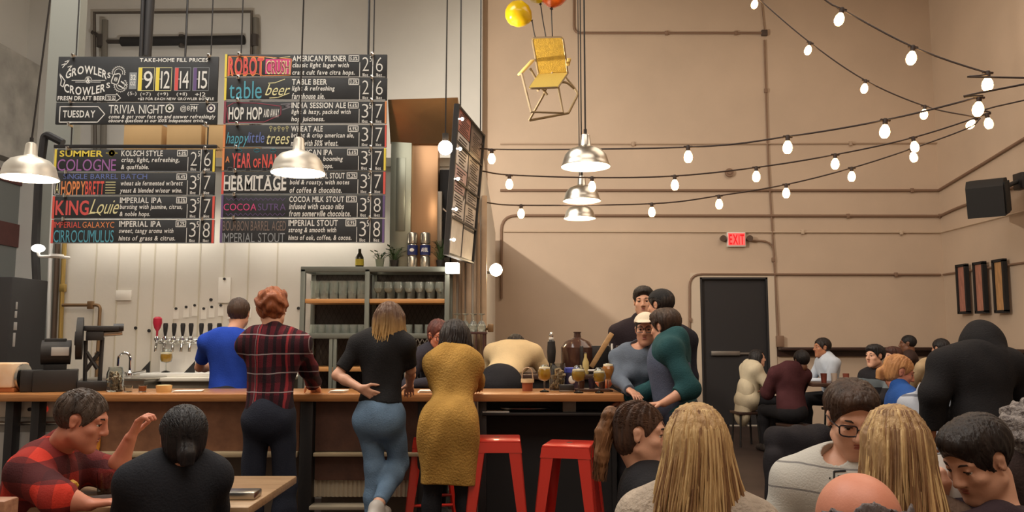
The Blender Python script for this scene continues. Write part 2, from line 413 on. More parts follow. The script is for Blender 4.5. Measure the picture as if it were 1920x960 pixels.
f = MB(); f.box((bx(592), .3, 0), (bx(792), .32, z3)); f.box((bx(178), .3, .0), (bx(562), .32, z1)); f.build('kick_panel', mat('shadowed_backboard', (120, 108, 96), .7), bar)
f = MB(); f.rbox((bx(590), -.02, z3 - .06), (bx(720), .1, z3 - .035), .005); f.build('foot_rail', mat('pale_rail', (180, 170, 150), .4), bar)
# things stored on the shelf under the right part of the bar
zs = ZT - .125
f = MB(); f.lathe([(0, 0), (.10, 0), (.17, .022), (.172, .026), (.10, .006), (0, .005)], n=28)
o = f.build('serving_tray', M_STEEL); o.location = (bx(985), YBAR + .13, zs); o.scale = (1, .5, 1); tag(o, 'shiny round steel tray on the dark shelf under the bar', 'tray')
f = MB(); f.box((-.09, -.05, 0), (.09, .05, .006)); o = f.build('folded_menu', M_PAPER); o.location = (bx(930), YBAR + .1, zs); tag(o, 'white folded paper on the dark shelf under the bar', 'paper')
f = MB(); f.rbox((-.045, -.04, 0), (.045, .04, .085), .004); o = f.build('napkin_holder', mat('grey_plastic', (120, 118, 112), .5)); o.location = (bx(1068), YBAR + .12, zs); tag(o, 'small grey box on the dark shelf under the bar', 'box')

# undercounter refrigerator showing at the left
t = thing('undercounter_refrigerator', 'white and steel undercounter machine with a red switch below the bar', 'refrigerator', (P(40, 800, 5.65).x, 5.61, 0))
MB().rbox((-.36, 0, .05), (.36, .34, ZT - .06), .01).build('cabinet', mat('grey_steel_panel', (186, 186, 182), .45, .1), t)
MB().rbox((-.36, -.03, ZT - .17), (.36, .0, ZT - .06), .006).build('control_panel', mat('cream_panel', (238, 232, 218), .4), t)
MB().rbox((-.34, -.035, .12), (.34, .0, ZT - .27), .008).build('door', mat('grey_steel_door', (196, 196, 192), .4, .1), t)
MB().cyl((-.34, -.05, ZT - .21), (.3, -.05, ZT - .21), .014, n=10).build('handle', M_STEEL, t)
f = MB(); f.cyl((.2, -.03, ZT - .115), (.2, -.045, ZT - .115), .022, n=16); f.build('switch', mat('red_switch', (214, 60, 44), .4, emit=.3), t)
for x in (.02, .1): MB().cyl((x, -.03, ZT - .115), (x, -.05, ZT - .115), .012, n=12).build('knob', M_BLACK, t)

# bin and crates glimpsed in the open part under the bar
for px, lb, c, hh in ((196, 'pale sack under the open part of the bar', (190, 180, 158), .28), (276, 'white bucket under the open part of the bar', (214, 212, 204), .3)):
    f = MB(); f.lathe([(0, 0), (.09, 0), (.115, hh), (.105, hh), (.08, .01), (0, .01)], n=20)
    o = f.build('bucket', mat('bucket_%d' % px, c, .6)); o.location = (bx(px), YBAR + .16, z1 - .455); tag(o, lb, 'bucket')
f = MB(); f.rbox((bx(178), .02, z1 - .5), (bx(560), .3, z1 - .46)); o = f.build('lower_shelf', M_BLACK, bar)

# ---------------------------------------------------------------- back counter and taps
zc = P(300, 706, YC - .3).z
M_STAIN = mat('satin_stainless', (232, 230, 224), .35, .2)
t = thing('back_counter', 'grey back counter with a white top below the beer taps', 'counter', (0, YC, 0))
x0 = P(306, 700, YC - .4).x; x1 = P(548, 700, YC - .4).x
MB().rbox((x0, -.52, zc - .03), (x1, -.02, zc), .005).build('counter_top', mat('white_counter', (226, 220, 206), .4), t)
MB().box((x0 + .02, -.48, .0), (x1 - .02, -.03, zc - .03)).build('cabinet', mat('grey_cabinet', (150, 142, 128), .6), t)
f = MB(); f.box((x0 + .55, -.482, .1), (x0 + .57, -.478, zc - .06)); f.build('cabinet_gap', M_BLACKM, t)
# tap wall: stainless backsplash, rail, faucets with handles
ty = YC - .03
bx0 = P(302, 680, ty).x; bx1 = P(462, 680, ty).x; zb0 = zc; zb1 = P(340, 632, ty).z
t = thing('beer_tap_wall', 'stainless beer tap backsplash with a row of faucets on the cooler', 'beer taps', (0, ty, 0))
f = MB(); f.box((bx0, -.02, zb0), (bx1, -.005, zb1)); f.build('backsplash', mat('bright_stainless', (244, 242, 236), .4), t)
f = MB(); f.rbox((bx0 - .03, -.34, zb0 - .0), (bx1, -.02, zb0 + .03), .004); f.build('drip_tray', M_STAIN, t)
for xx in (bx0 - .01, P(382, 680, ty).x): 
    f = MB(); f.prism([(xx - .09, zb0 + .03), (xx, zb0 + .03), (xx, zb0 + .13)], -.2, -.19); f.build('tray_bracket', M_BLACK, t)
zr = P(340, 640, ty).z
f = MB(); f.cyl((bx0 - .01, -.05, zr), (bx1, -.05, zr), .028, n=14); f.build('tap_rail', M_CHROME, t)
for i, px in enumerate((307, 322, 338, 354, 369, 388, 404, 421)):
    x = P(px, 640, ty).x
    f = MB(); f.cyl((x, -.05, zr), (x, -.14, zr), .02, .017, 12); f.tube([(x, -.13, zr), (x, -.15, zr - .03), (x, -.16, zr - .09)], .012, 10); f.lathe([(.016, 0), (.024, .01), (.024, .03), (.012, .045)], (x, -.14, zr), 12)
    fo = f.build('faucet', M_CHROME, t)
    f = MB()
    if i == 0:
        f.lathe([(.008, 0), (.01, .05), (.026, .075), (.038, .12), (.036, .16), (.02, .175), (0, .178)], (x, -.14, zr + .04), 14); f.build('tap_handle', mat('raspberry_handle', (190, 40, 66), .35), fo)
    else:
        f.lathe([(.008, 0), (.012, .02), (.017, .05), (.021, .10), (.018, .118), (0, .12)], (x, -.14, zr + .04), 14); f.build('tap_handle', M_BLACK, fo)

# tulip of beer on the drip tray
def tulip(name, label, loc, s=1.0, beer=(232, 168, 40), fill=.6, group=None, foam=True):
    t = thing(name, label, 'beer glass', loc, group=group)
    H = .15 * s; r = .031 * s
    def rad(z): # bowl outline
        u = (z - .06 * s) / (H - .06 * s); return r * (.28 + .95 * math.sin(min(1, .18 + u * .75) * pi) ** .8) if u > 0 else r * .15
    prof = [(0, 0), (r * .85, 0), (r * .8, .006 * s), (r * .15, .014 * s), (r * .13, .055 * s)]
    zs = [.06 * s + (H - .06 * s) * i / 10 for i in range(11)]
    prof += [(rad(z), z) for z in zs] + [(rad(z) - .0025, z) for z in zs[::-1] if rad(z) > .0030] + [(0, .066 * s)]
    MB().lathe(prof, n=20).build('glass', M_GLASS, t)
    zf = [z for z in zs if z <= .06 * s + (H - .06 * s) * fill]
    f = MB().lathe([(0, .068 * s)] + [(max(.002, rad(z) - .004), z + .004) for z in zf] + [(0, zf[-1] + .004)], n=20); f.build('beer', mat('beer_%d_%d' % beer[:2], beer, .25, emit=.0), t)
    if foam:
        z = zf[-1] + .0045; rr = max(.003, rad(zf[-1]) - .004); MB().lathe([(0, z), (rr, z), (rr, z + .01 * s), (0, z + .013 * s)], n=20).build('foam', mat('beer_foam', (250, 238, 205), .8), t)
    return t
o = tulip('beer_glass', 'stemmed glass of golden beer being filled under the raspberry tap handle', (P(311, 690, YC - .2).x, YC - .2, zc + .03), 1.35)

# tag cards with magnets
for i, px in enumerate((330, 349, 365, 382, 397, 414, 432, 466)):
    c = P(px, 588 - (i % 3) * 3, YC - .008)
    t = thing('tag_card', 'small cream card held by a magnet, number %s from the left above the taps' % ('one two three four five six seven eight'.split()[i]), 'card', c, group='cream cards above the taps')
    MB().box((-.025, 0, -.05), (.025, .004, .05)).build('card', M_PAPER, t); MB().cyl((0, -.01, .045), (0, 0, .045), .012, n=12).build('magnet', M_BLACK, t)
t = thing('notice_sheet', 'tall white notice sheet hung on the cooler above the bartender in blue', 'notice', P(421, 544, YC - .01))
MB().rbox((-.055, -.01, -.115), (.055, .004, .115), .003).build('sheet', M_PAPER, t); MB().cyl((0, -.02, .10), (0, -.01, .10), .012, n=12).build('magnet', M_BLACK, t)
o = MB().rbox((-.07, -.006, -.045), (.07, .006, .045), .003).build('notice_sheet', M_PAPER); o.location = P(232, 554, YC - .01); tag(o, 'small white sheet on the cooler above the sink faucet', 'notice')
for k, (px, py) in enumerate(((255, 615), (280, 620), (396, 562), (560, 578))):
    o = MB().cyl((0, -.012, 0), (0, 0, 0), .014, n=12).build('magnet', M_BLACK); o.location = P(px, py, YC - .001)
    tag(o, ('round black magnet on the bare cooler wall, left one of a pair', 'round black magnet on the bare cooler wall, right one of a pair', 'lone black magnet between the cards and the tall notice', 'lone black magnet beside the glass shelf')[k], 'magnet')
# faucet of the hand sink
c = P(243, 706, 6.7)
t = thing('sink_faucet', 'chrome gooseneck faucet behind the jar on the bar', 'faucet', c)
h = P(243, 662, 6.7).z - c.z
MB().tube([(0, 0, 0), (0, 0, h * .75)] + arc((-.05, 0, h * .75), .05, 0, pi, 8) + [(-.1, 0, h * .45)], .011, 10).build('spout', M_CHROME, t)
f = MB(); f.lathe([(.03, 0), (.03, .03), (.015, .05)], n=14); f.cyl((.02, 0, .025), (.13, 0, .045), .012, n=8); f.cyl((-.02, 0, .025), (-.12, 0, .045), .012, n=8); f.build('handles', M_CHROME, t)
t = thing('hand_sink', 'steel hand sink under the gooseneck faucet behind the bar', 'sink', (c.x, 6.62, 0))
f = MB(); f.rbox((-.26, -.2, c.z - .02), (.26, .2, c.z)); f.box((-.24, -.18, c.z - .2), (.24, .18, c.z - .02)); f.build('basin', M_STEEL, t)
f = MB(); [f.cyl((a, b, 0), (a, b, c.z - .2), .02, n=8) for a in (-.2, .2) for b in (-.14, .14)]; f.build('legs_frame', M_STEEL, t)

# copper pipes on the cooler wall at the left
M_COP = mat('aged_copper_pipe', (140, 112, 82), .4, .5)
M_YEL = mat('brass_pipe', (176, 148, 84), .4, .5)
yp = YC - .04
conduit('dark vertical pipe at the left end of the cooler wall', [P(108, 458, yp), P(104, 560, yp), P(100, 640, yp), P(100, 735, yp)], .022, mat('dark_brown_pipe', (84, 68, 54), .5), fr=.3)
conduit('brass coloured vertical pipe beside the dark pipe at the left end of the cooler', [P(121, 455, yp), P(116, 560, yp), P(113, 640, yp), P(113, 735, yp)], .02, M_YEL, fr=.3, clips=[P(118, 540, yp)])
conduit('copper pipe forming a bent arm on the cooler wall behind the canning machine', [P(117, 572, yp - .03), P(188, 572, yp - .03), P(180, 716, yp - .03)], .015, M_COP, fr=.04, clips=[P(170, 572, yp - .03), P(184, 668, yp - .03)])
# black hose bracket left of the boards
conduit('thick black pipe bent like an elbow left of the menu boards', [P(78, 720, 7.08), P(66, 470, 7.08), P(72, 345, 7.08), P(84, 250, 7.08), P(118, 268, 7.08)], .035, M_BLACK, fr=.06)
conduit('slim white pipe right of the thick black pipe', [P(88, 720, 7.16), P(95, 470, 7.16), P(106, 260, 7.16)], .018, M_WHITEM, fr=.2)
# white wall lamp
c = P(78, 470, 6.85)
t = thing('wall_lamp', 'glowing white wall lamp on a short arm left of the lower menu boards', 'lamp', c)
MB().ell((-.03, 0, .02), (.055, .05, .035)).build('bulb', mat('lamp_glow_white', (255, 252, 244), .3, emit=4), t)
f = MB(); f.tube(fillet([(-.03, 0, -.01), (-.02, 0, -.05), (.1, 0, -.05), (.13, .2, -.04)], .03), .013, 8); f.lathe([(.0, 0), (.06, .0), (.055, .02), (0, .025)], (.12, .02, -.05), 16); f.build('arm', M_WHITEM, t)
# tall black cabinet at the left edge
t = thing('tall_cabinet', 'tall black cabinet with pale marks down its front at the left edge', 'cabinet', (P(8, 640, 6.6).x, 6.4, 0))
zt = P(20, 522, 6.6).z
MB().rbox((-.4, 0, 0), (.16, .5, zt), .01).build('cabinet_body', M_BLACKM, t)
for (u0, v0, u1, v1) in ((29, 566, 33, 580), (27, 583, 32, 596), (25, 604, 32, 619), (23, 624, 29, 650)):
    f = MB(); pa, pb = P(u0, v1, 6.395) - t.location, P(u1, v0, 6.395) - t.location; f.rbox((pa.x, -.006, pa.z), (pb.x, .0, pb.z), .002); f.build('marking', mat('grey_marking', (150, 150, 148), .6), t)

# fluorescent strip hidden behind the menu boards: it washes the cooler wall
for q, (p0, p1) in enumerate(((120, 395), (425, 700))):
    a = P(p0, 432, 6.95); b = P(p1, 432, 6.95)
    t = thing('strip_lamp', ('fluorescent strip lamp behind the lower left menu boards', 'fluorescent strip lamp behind the right menu boards')[q], 'lamp', a, group='strip lamps behind the menu boards')
    w = b.x - a.x
    MB().cyl((.03, 0, 0), (w - .03, 0, 0), .016, n=10).build('tube', mat('strip_glow', (255, 246, 230), .3, emit=STRIP, emit_c=(255, 246, 232)), t)
    f = MB(); f.rbox((0, -.03, .03), (w, .03, .07), .004); f.cyl((0, 0, 0), (.03, 0, 0), .02, n=8); f.cyl((w - .03, 0, 0), (w, 0, 0), .02, n=8); f.box((0, -.01, 0), (.02, .01, .04)); f.box((w - .02, -.01, 0), (w, .01, .04)); f.build('fitting', M_WHITEM, t)
    f = MB(); [f.tube([(x_, 0, .06), (x_, YC - a.y, .06)], .01, 6) for x_ in (.2, w - .2)]; f.build('arm', M_BLACK, t)
# ---------------------------------------------------------------- chalk menu boards
YM = 6.7
M_BOARD = mat('chalkboard', (50, 52, 54), 0.7, var=0.18, scale=5)
INK = {'w': (236, 236, 230), 'y': (244, 222, 88), 'p': (168, 112, 176), 'b': (110, 128, 190), 'o': (238, 150, 92), 'r': (226, 96, 92), 't': (92, 172, 192),
       'c': (238, 232, 176), 'k': (222, 84, 140), 'g': (128, 124, 130), 'v': (112, 92, 140), 'n': (134, 118, 108), 'd': (232, 96, 84), 'e': (86, 112, 72), 's': (190, 214, 206), 'x': (150, 156, 158), 'm': (150, 74, 88)}
def ink(k): return mat('chalk_' + k, INK[k], 0.85)
class Board:
    def __init__(s, label, x0, y0, x1, y1, group=None, tiltcol=None):
        s.a = P(x0, y1, YM); s.b = P(x1, y0, YM); s.px = (x0, y0, x1, y1)
        s.W = s.b.x - s.a.x; s.H = s.b.z - s.a.z; s.ink = {}
        s.t = thing('menu_board', label, 'menu board', s.a, group=group)
        MB().rbox((0, 0, 0), (s.W, .018, s.H), .003).build('board', M_BOARD, s.t)
    def x(s, px): return (px - s.px[0]) / (s.px[2] - s.px[0]) * s.W
    def z(s, py): return (s.px[3] - py) / (s.px[3] - s.px[1]) * s.H
    def mb(s, k):
        if k not in s.ink: s.ink[k] = MB()
        return s.ink[k]
    def text(s, k, st, x0, y0, x1, y1, w='r', slant=0.0, bend=0.0, dy=0.0):
        text_into(s.mb(k), st, s.x(x0), s.x(x1), s.z(y1), s.z(y0), -.0015 - dy, w, slant, bend * s.H / (s.px[3] - s.px[1]))
    def line(s, k, pts, wd=1.2):
        """chalk stroke through pixel points"""
        q = [Vector((s.x(a), -.0012, s.z(b))) for a, b in pts]; h = wd * .5 * s.W / (s.px[2] - s.px[0])
        for a, b in zip(q, q[1:]):
            d = (b - a).normalized(); n = Vector((-d.z, 0, d.x)) * h; e = d * h * .6
            s.mb(k).add([a - e - n, b + e - n, b + e + n, a - e + n], [(0, 1, 2, 3)])
    def rect(s, k, x0, y0, x1, y1, fill=False, wd=1.0):
        if fill: s.mb(k).add([Vector((s.x(a), -.0010, s.z(b))) for a, b in ((x0, y1), (x1, y1), (x1, y0), (x0, y0))], [(0, 1, 2, 3)])
        else: s.line(k, [(x0, y0), (x1, y0), (x1, y1), (x0, y1), (x0, y0)], wd)
    def circ(s, k, cx, cy, r, wd=1.0, ry=None, n=16): s.line(k, [(cx + r * cos(2 * pi * i / n), cy + (ry or r) * sin(2 * pi * i / n)) for i in range(n + 1)], wd)
    def done(s, strips=()):
        nm = {'w': 'white chalk lettering'}
        for k, m in s.ink.items(): m.build('lettering', ink(k), s.t, smooth=0)
        for k, x0, x1 in strips:
            MB().box((s.x(x0), -.004, 0), (s.x(x1), 0, s.H)).build('colour_strip', mat('strip_' + k, INK[k], .6), s.t)

b = Board('blackboard with arched lettering and four big prices in coloured frames, topmost on the left', 105, 106, 410, 190)
b.text('w', 'GROWLER', 121, 134, 199, 149, 'b', bend=11); b.text('w', 'S', 200, 136, 206, 146, 'b'); b.text('w', 'CROWLER', 119, 156, 197, 171, 'b', bend=-7); b.text('w', 'S', 199, 155, 206, 165, 'b')
b.line('w', [(133, 151), (196, 151)], 1.2); b.line('w', [(140, 154), (188, 154)], 1.2); b.circ('w', 164, 150, 6, 1.6); b.text('w', '&', 160, 145, 168, 155, 'b')
b.text('w', 'FRESH DRAFT BEER', 108, 180, 198, 188, 'b'); b.line('w', [(199, 178), (219, 178), (219, 175), (227, 184), (219, 190), (219, 188), (199, 188), (199, 178)], 1.4); b.text('w', 'TO GO', 202, 180, 218, 187, 'b')
for cx, cy, rr, t0, t1 in ((221, 137, 13, 2.9, 6.6), (226, 160, 13, -.9, 3.3)):
    zz = []
    for i in range(27): 
        a_ = t0 + (t1 - t0) * i / 26; q_ = rr * (1.0 if i % 2 else .84); zz.append((cx + q_ * cos(a_), cy + q_ * sin(a_)))
    b.line('w', zz, 1.3); b.line('w', [(cx + rr * .6 * cos(t0 + (t1 - t0) * i / 10), cy + rr * .6 * sin(t0 + (t1 - t0) * i / 10)) for i in range(11)], 1.2)
b.line('w', [(212, 140), (222, 138), (225, 141), (221, 156), (218, 159), (209, 156), (208, 152), (212, 140)], 2); b.line('w', [(215, 146), (219, 147), (217, 152), (214, 151), (215, 146)], 2.4); b.line('w', [(222, 160), (234, 167)], 2.4); b.line('w', [(227, 153), (236, 160)], 2.6)
for q in ((112, 122), (118, 116), (124, 126)): b.line('w', [q, (q[0] + 8, q[1] - 3), (q[0] + 2, q[1] + 5)], 1.6)
b.line('w', [(109, 138), (113, 150), (112, 160), (117, 163), (120, 152), (109, 138)], 1.8)
b.text('w', 'TAKE-HOME FILL PRICES', 260, 109, 390, 116, 'b')
b.rect('x', 242, 136, 256, 167, True); b.text('w', '32', 244, 140, 254, 150, 'b'); b.text('w', 'OZ', 244, 153, 254, 160, 'b'); b.text('w', '(5-)', 240, 172, 257, 180, 'r')
for x, k, n, m in ((259, 'y', '9', '(+7)'), (292, 'y', '12', '(+9)'), (328, 'r', '14', '(+11)'), (363, 'v', '15', '+12')):
    b.rect(k, x, 127, x + 7, 170, True); b.rect('x' if k in 'rv' else 'c', x, 127, x + 30, 170, wd=.8); b.text('w', n, x + 10, 132, x + 27, 166, 'r'); b.text('w', '-', x + 7, 146, x + 10, 150, 'b'); b.text('w', m, x + 5, 173, x + 25, 181, 'r')
b.text('w', "+$3 FOR EACH NEW GROWLER BOTTLE", 260, 183, 404, 189, 'b')
b.done()
b = Board('long blackboard with an arrow frame at its left end and a quiz night notice', 103, 192, 408, 233)
b.line('w', [(111, 200), (183, 200), (196, 214), (183, 229), (111, 229), (111, 200)], 1.8); b.text('w', 'TUESDAY', 117, 207, 178, 220, 'b')
b.text('w', 'TRIVIA NIGHT', 203, 196, 308, 213, 'r'); b.text('w', '@8', 338, 198, 356, 210, 'r'); b.text('w', 'PM', 358, 198, 370, 209, 'b'); b.line('w', [(356, 196), (372, 196)], 1)
for cx, k in ((318, 'e'), (396, 'x')): b.rect('w', cx - 7, 197, cx + 7, 210, True); b.circ('e' if k == 'e' else 'v', cx, 203, 4.5, 2.5); b.circ('w', cx, 203, 8, 1.6, n=8)
b.text('w', 'come & get your fact on and answer refreshingly', 203, 215, 404, 224, 'b', slant=.2); b.text('w', 'obscure questions at our 100% independent trivia.', 203, 223, 384, 231, 'b', slant=.2)
b.done()

def beer(label, px, strips, title, style, d1, d2, p1, p2, abv, half=True, styk='w', lx=None):
    x0, y0, x1, y1 = px; W = x1 - x0; b = Board(label, *px, group='beer menu boards')
    fx = lambda f: x0 + W * f
    fy = lambda f: y0 + (y1 - y0) * f
    title(b, fx, fy)
    n = len(style)
    b.text(styk, style, fx(.415), fy(.05), fx(min(.75, .415 + .0215 * n)), fy(.30), 'b')
    b.text('w', d1, fx(.415), fy(.36), fx(min(.80, .415 + .0145 * len(d1))), fy(.62), 'b', slant=.12)
    b.text('w', d2, fx(.415), fy(.68), fx(min(.80, .415 + .0145 * len(d2))), fy(.94), 'b', slant=.12)
    b.rect('w', fx(.765), fy(.05), fx(.825), fy(.30), wd=1.6); b.text('w', abv, fx(.772), fy(.09), fx(.818), fy(.26), 'b')
    b.line('w', [(fx(.832), fy(.35)), (fx(.832), fy(.97))], 1.1); b.line('w', [(fx(.913), fy(.0)), (fx(.912), fy(.5)), (fx(.911), fy(.99))], 1.5)
    b.text('w', p1, fx(.848), fy(.08), fx(.888), fy(.74), 't'); 
    if half: b.text('w', '5', fx(.892), fy(.06), fx(.906), fy(.32), 'r')
    b.text('w', p2, fx(.932), fy(.08), fx(.974), fy(.76), 't'); b.text('w', '10oz', fx(.85), fy(.82), fx(.885), fy(.95), 'b'); b.text('w', '16oz', fx(.935), fy(.82), fx(.97), fy(.95), 'b')
    b.line('w' if y0 < 200 and x0 > 400 else 'x', [(fx(.01), fy(.985)), (fx(.99), fy(.985))], .8)
    b.done(strips)
    return b
def t_robot(b, fx, fy):
    b.rect('k', fx(.25), fy(.2), fx(.405), fy(.85), True); b.text('o', 'ROBOT', fx(.018), fy(.08), fx(.242), fy(.92), 'b'); b.text('r', 'ROBOT', fx(.024), fy(.15), fx(.236), fy(.86), 'b', dy=.0012); b.text('c', 'CRUSH', fx(.254), fy(.26), fx(.402), fy(.84), 'b'); b.text('m', 'CRUSH', fx(.257), fy(.30), fx(.398), fy(.80), 'r', dy=.0012); b.line('c', [(fx(.25), fy(.12)), (fx(.3), fy(.17)), (fx(.4), fy(.1))], 1.2)
    b.line('o', [(fx(.02), fy(.92)), (fx(.02), fy(.08)), (fx(.24), fy(.1)), (fx(.41), fy(.2)), (fx(.405), fy(.9)), (fx(.24), fy(.93)), (fx(.2), fy(.84)), (fx(.06), fy(.86)), (fx(.02), fy(.92))], 1.2)
def t_table(b, fx, fy):
    b.text('t', 'table', fx(.03), fy(.1), fx(.23), fy(.92), 'r'); b.text('c', 'beer', fx(.25), fy(.25), fx(.39), fy(.78), 'r', slant=.35)
    b.line('c', [(fx(.27), fy(.24)), (fx(.31), fy(.22)), (fx(.37), fy(.06))], 1.4); b.line('c', [(fx(.28), fy(.9)), (fx(.33), fy(.88)), (fx(.40), fy(.68))], 1.4)
def t_hop(b, fx, fy):
    b.line('m', [(fx(.015), fy(.25)), (fx(.06), fy(.06)), (fx(.2), fy(.08)), (fx(.35), fy(.22)), (fx(.35), fy(.6)), (fx(.25), fy(.92)), (fx(.03), fy(.95)), (fx(.015), fy(.25))], 1.6)
    b.text('w', 'HOP HOP', fx(.03), fy(.25), fx(.235), fy(.80), 'b'); b.text('w', 'AND AWAY', fx(.245), fy(.34), fx(.34), fy(.70), 'b'); b.line('g', [(fx(.35), fy(.14)), (fx(.42), fy(.1)), (fx(.37), fy(.24)), (fx(.42), fy(.22)), (fx(.36), fy(.38))], 2)
def t_happy(b, fx, fy):
    b.text('t', 'happy', fx(.015), fy(.3), fx(.145), fy(.98), 'r', slant=.15); b.text('b', 'little', fx(.15), fy(.3), fx(.25), fy(.8), 'r', slant=.1); b.text('c', 'trees', fx(.26), fy(.3), fx(.40), fy(.86), 'r', slant=.2)
    for i in range(5): b.circ('c', fx(.29 + i * .025), fy(.12 + .05 * (i % 2)), 2.2, 1.6, n=7); b.line('c', [(fx(.29 + i * .025), fy(.18)), (fx(.29 + i * .025), fy(.3))], .8)
def t_year(b, fx, fy):
    b.text('o', 'A', fx(.02), fy(.35), fx(.045), fy(.62), 'b'); b.text('r', 'YEAR', fx(.06), fy(.2), fx(.175), fy(.85), 'b'); b.text('d', 'OF', fx(.19), fy(.45), fx(.235), fy(.85), 'b'); b.text('d', 'NANB', fx(.245), fy(.25), fx(.38), fy(.85), 'b')
    for cx in (.1, .21, .31): b.circ('t', fx(cx), fy(.1), 5, 1.6, 3); b.circ('g', fx(cx - .05), fy(.92), 5, 1.4, 3)
def t_herm(b, fx, fy):
    b.text('w', 'HERMITAGE', fx(.01), fy(.18), fx(.395), fy(.80), 'b')
    for q in range(9): b.line('w', [(fx(.012 + q * .0435), fy(.82)), (fx(.042 + q * .0435), fy(.82))], 2); b.line('w', [(fx(.012 + q * .0435), fy(.18)), (fx(.035 + q * .0435), fy(.18))], 1.6)
def t_cocoa(b, fx, fy):
    b.text('k', 'COCOA', fx(.015), fy(.36), fx(.215), fy(.68), 'r'); b.text('v', 'SUTRA', fx(.225), fy(.36), fx(.395), fy(.68), 'r')
    for y in (.18, .86): b.line('v', [(fx(.03 + .015 * i), fy(y + (.06 if i % 2 else -.06))) for i in range(25)], .9)
def t_bourbon(b, fx, fy):
    b.text('n', 'BOURBON BARREL AGED', fx(.015), fy(.08), fx(.40), fy(.50), 'r'); b.text('x', 'IMPERIAL STOUT', fx(.015), fy(.58), fx(.395), fy(.98), 'r')
def t_summer(b, fx, fy):
    b.text('y', 'SUMMER', fx(.03), fy(.05), fx(.30), fy(.32), 'b'); b.circ('y', fx(.355), fy(.17), 3.6, 5); b.line('y', [(fx(.32), fy(.17)), (fx(.39), fy(.17))], 1.2); b.text('p', 'COLOGNE', fx(.02), fy(.42), fx(.385), fy(.96), 'r')
def t_hoppy(b, fx, fy):
    b.text('b', 'SINGLE BARREL BATCH', fx(.06), fy(.04), fx(.58), fy(.28), 'r'); b.rect('w', fx(.01), fy(.38), fx(.04), fy(.95), wd=1); b.text('c', 'A', fx(.015), fy(.45), fx(.035), fy(.9), 'r'); b.text('o', 'HOPPY', fx(.05), fy(.36), fx(.2), fy(.98), 'b'); b.text('d', 'BRETT', fx(.2), fy(.36), fx(.315), fy(.95), 'b')
    for k in range(5): b.line('c', [(fx(.325), fy(.42 + k * .12)), (fx(.385), fy(.42 + k * .12))], 1.4)
def t_king(b, fx, fy):
    b.text('r', 'KING', fx(.02), fy(.18), fx(.225), fy(.82), 'b'); b.text('c', 'Louie', fx(.23), fy(.1), fx(.40), fy(.78), 'r', slant=.3); b.line('c', [(fx(.22), fy(.8)), (fx(.28), fy(.72)), (fx(.3), fy(.85))], 1.3)
def t_galaxy(b, fx, fy):
    b.text('d', 'IMPERIAL', fx(.015), fy(.08), fx(.18), fy(.34), 'r'); b.text('o', 'GALAXYC', fx(.19), fy(.08), fx(.385), fy(.34), 'r'); b.text('t', 'CIRROCUMULUS', fx(.015), fy(.42), fx(.385), fy(.96), 'r')
RX0, RX1 = 418, 726
beer('blackboard with pink and red jagged lettering, topmost of the right column', (421, 102, RX1, 145), (('y', 421, 425), ), t_robot, 'AMERICAN PILSNER', 'classic light lager with', 'craft cult fave citra hops.', '2', '6', '5.0%')
beer('blackboard with teal word and cream script, second in the right column', (420, 146, RX1, 188), (('y', 420, 424), ), t_table, 'TABLE BEER', 'light & refreshing', 'farmhouse ale.', '2', '6', '3.0%', False)
beer('blackboard with white capitals inside a maroon outline, third in the right column', (419, 190, RX1 - 1, 232), (('m', 419, 423), ('o', RX1 - 4, RX1 - 1)), t_hop, 'INDIA SESSION ALE', 'light & hazy, packed with', 'hop juiciness.', '3', '7', '4.6%')
beer('blackboard with teal and cream slim lettering under small trees, fourth in the right column', (418, 234, RX1 - 1, 276), (('o', 418, 422), ('d', RX1 - 4, RX1 - 1)), t_happy, 'WHEAT ALE', 'bright & crisp american ale,', 'made with 50% wheat.', '3', '7', '4.9%', False)
beer('blackboard with red capitals behind the right bar pendant, fifth in the right column', (416, 278, RX1 - 2, 320), (('o', 416, 420), ('y', RX1 - 6, RX1 - 2)), t_year, 'AMERICAN IPA', 'drinkable ale, booming', 'with forward hops.', '3', '7', '6.6%')
beer('blackboard with heavy white slab capitals, sixth in the right column', (415, 322, RX1 - 3, 364), (('d', 415, 419), ('d', RX1 - 7, RX1 - 3)), t_herm, 'RUSSIAN IMPERIAL STOUT', 'bold & roasty, with notes', 'of coffee & chocolate.', '3', '7', '9.2%')
beer('blackboard with pink and violet capitals between zigzags, seventh in the right column', (414, 366, RX1 - 4, 408), (('v', 414, 418), ('v', RX1 - 8, RX1 - 4)), t_cocoa, 'COCOA MILK STOUT', 'infused with cacao nibs', 'from somerville chocolate.', '3', '8', '7.2%')
beer('blackboard with two lines of dim grey brown capitals, lowest of the right column', (412, 410, RX1 - 5, 455), (('v', 412, 416), ('v', RX1 - 9, RX1 - 5)), t_bourbon, 'IMPERIAL STOUT', 'strong & smooth with', 'hints of oak, coffee, & cocoa.', '3', '8', '10.9%')
beer('blackboard with yellow and lilac capitals, highest of the lower left stack', (101, 280, 404, 322), (('y', 101, 105), ('y', 400, 404)), t_summer, 'KOLSCH STYLE', 'crisp, light, refreshing,', '& quaffable.', '2', '6', '4.8%')
beer('blackboard with blue line over tall orange letters, second of the lower left stack', (99, 324, 403, 366), (), t_hoppy, '', 'wheat ale fermented w/brett', 'yeast & blended w/sour wine.', '3', '7', '6.4%')
beer('blackboard with red capitals and yellow script, third of the lower left stack', (97, 368, 403, 410), (('d', 97, 101), ('d', 399, 403)), t_king, 'IMPERIAL IPA', 'bursting with jasmine, citrus,', '& noble hops.', '3', '7', '8.5%')
beer('blackboard with orange line over pale blue tall capitals, lowest of the lower left stack', (95, 412, 402, 456), (('d', 95, 99), ('d', 398, 402)), t_galaxy, 'IMPERIAL IPA', 'sweet, tangy aroma with', 'hints of grass & citrus.', '3', '8', '8.2%')
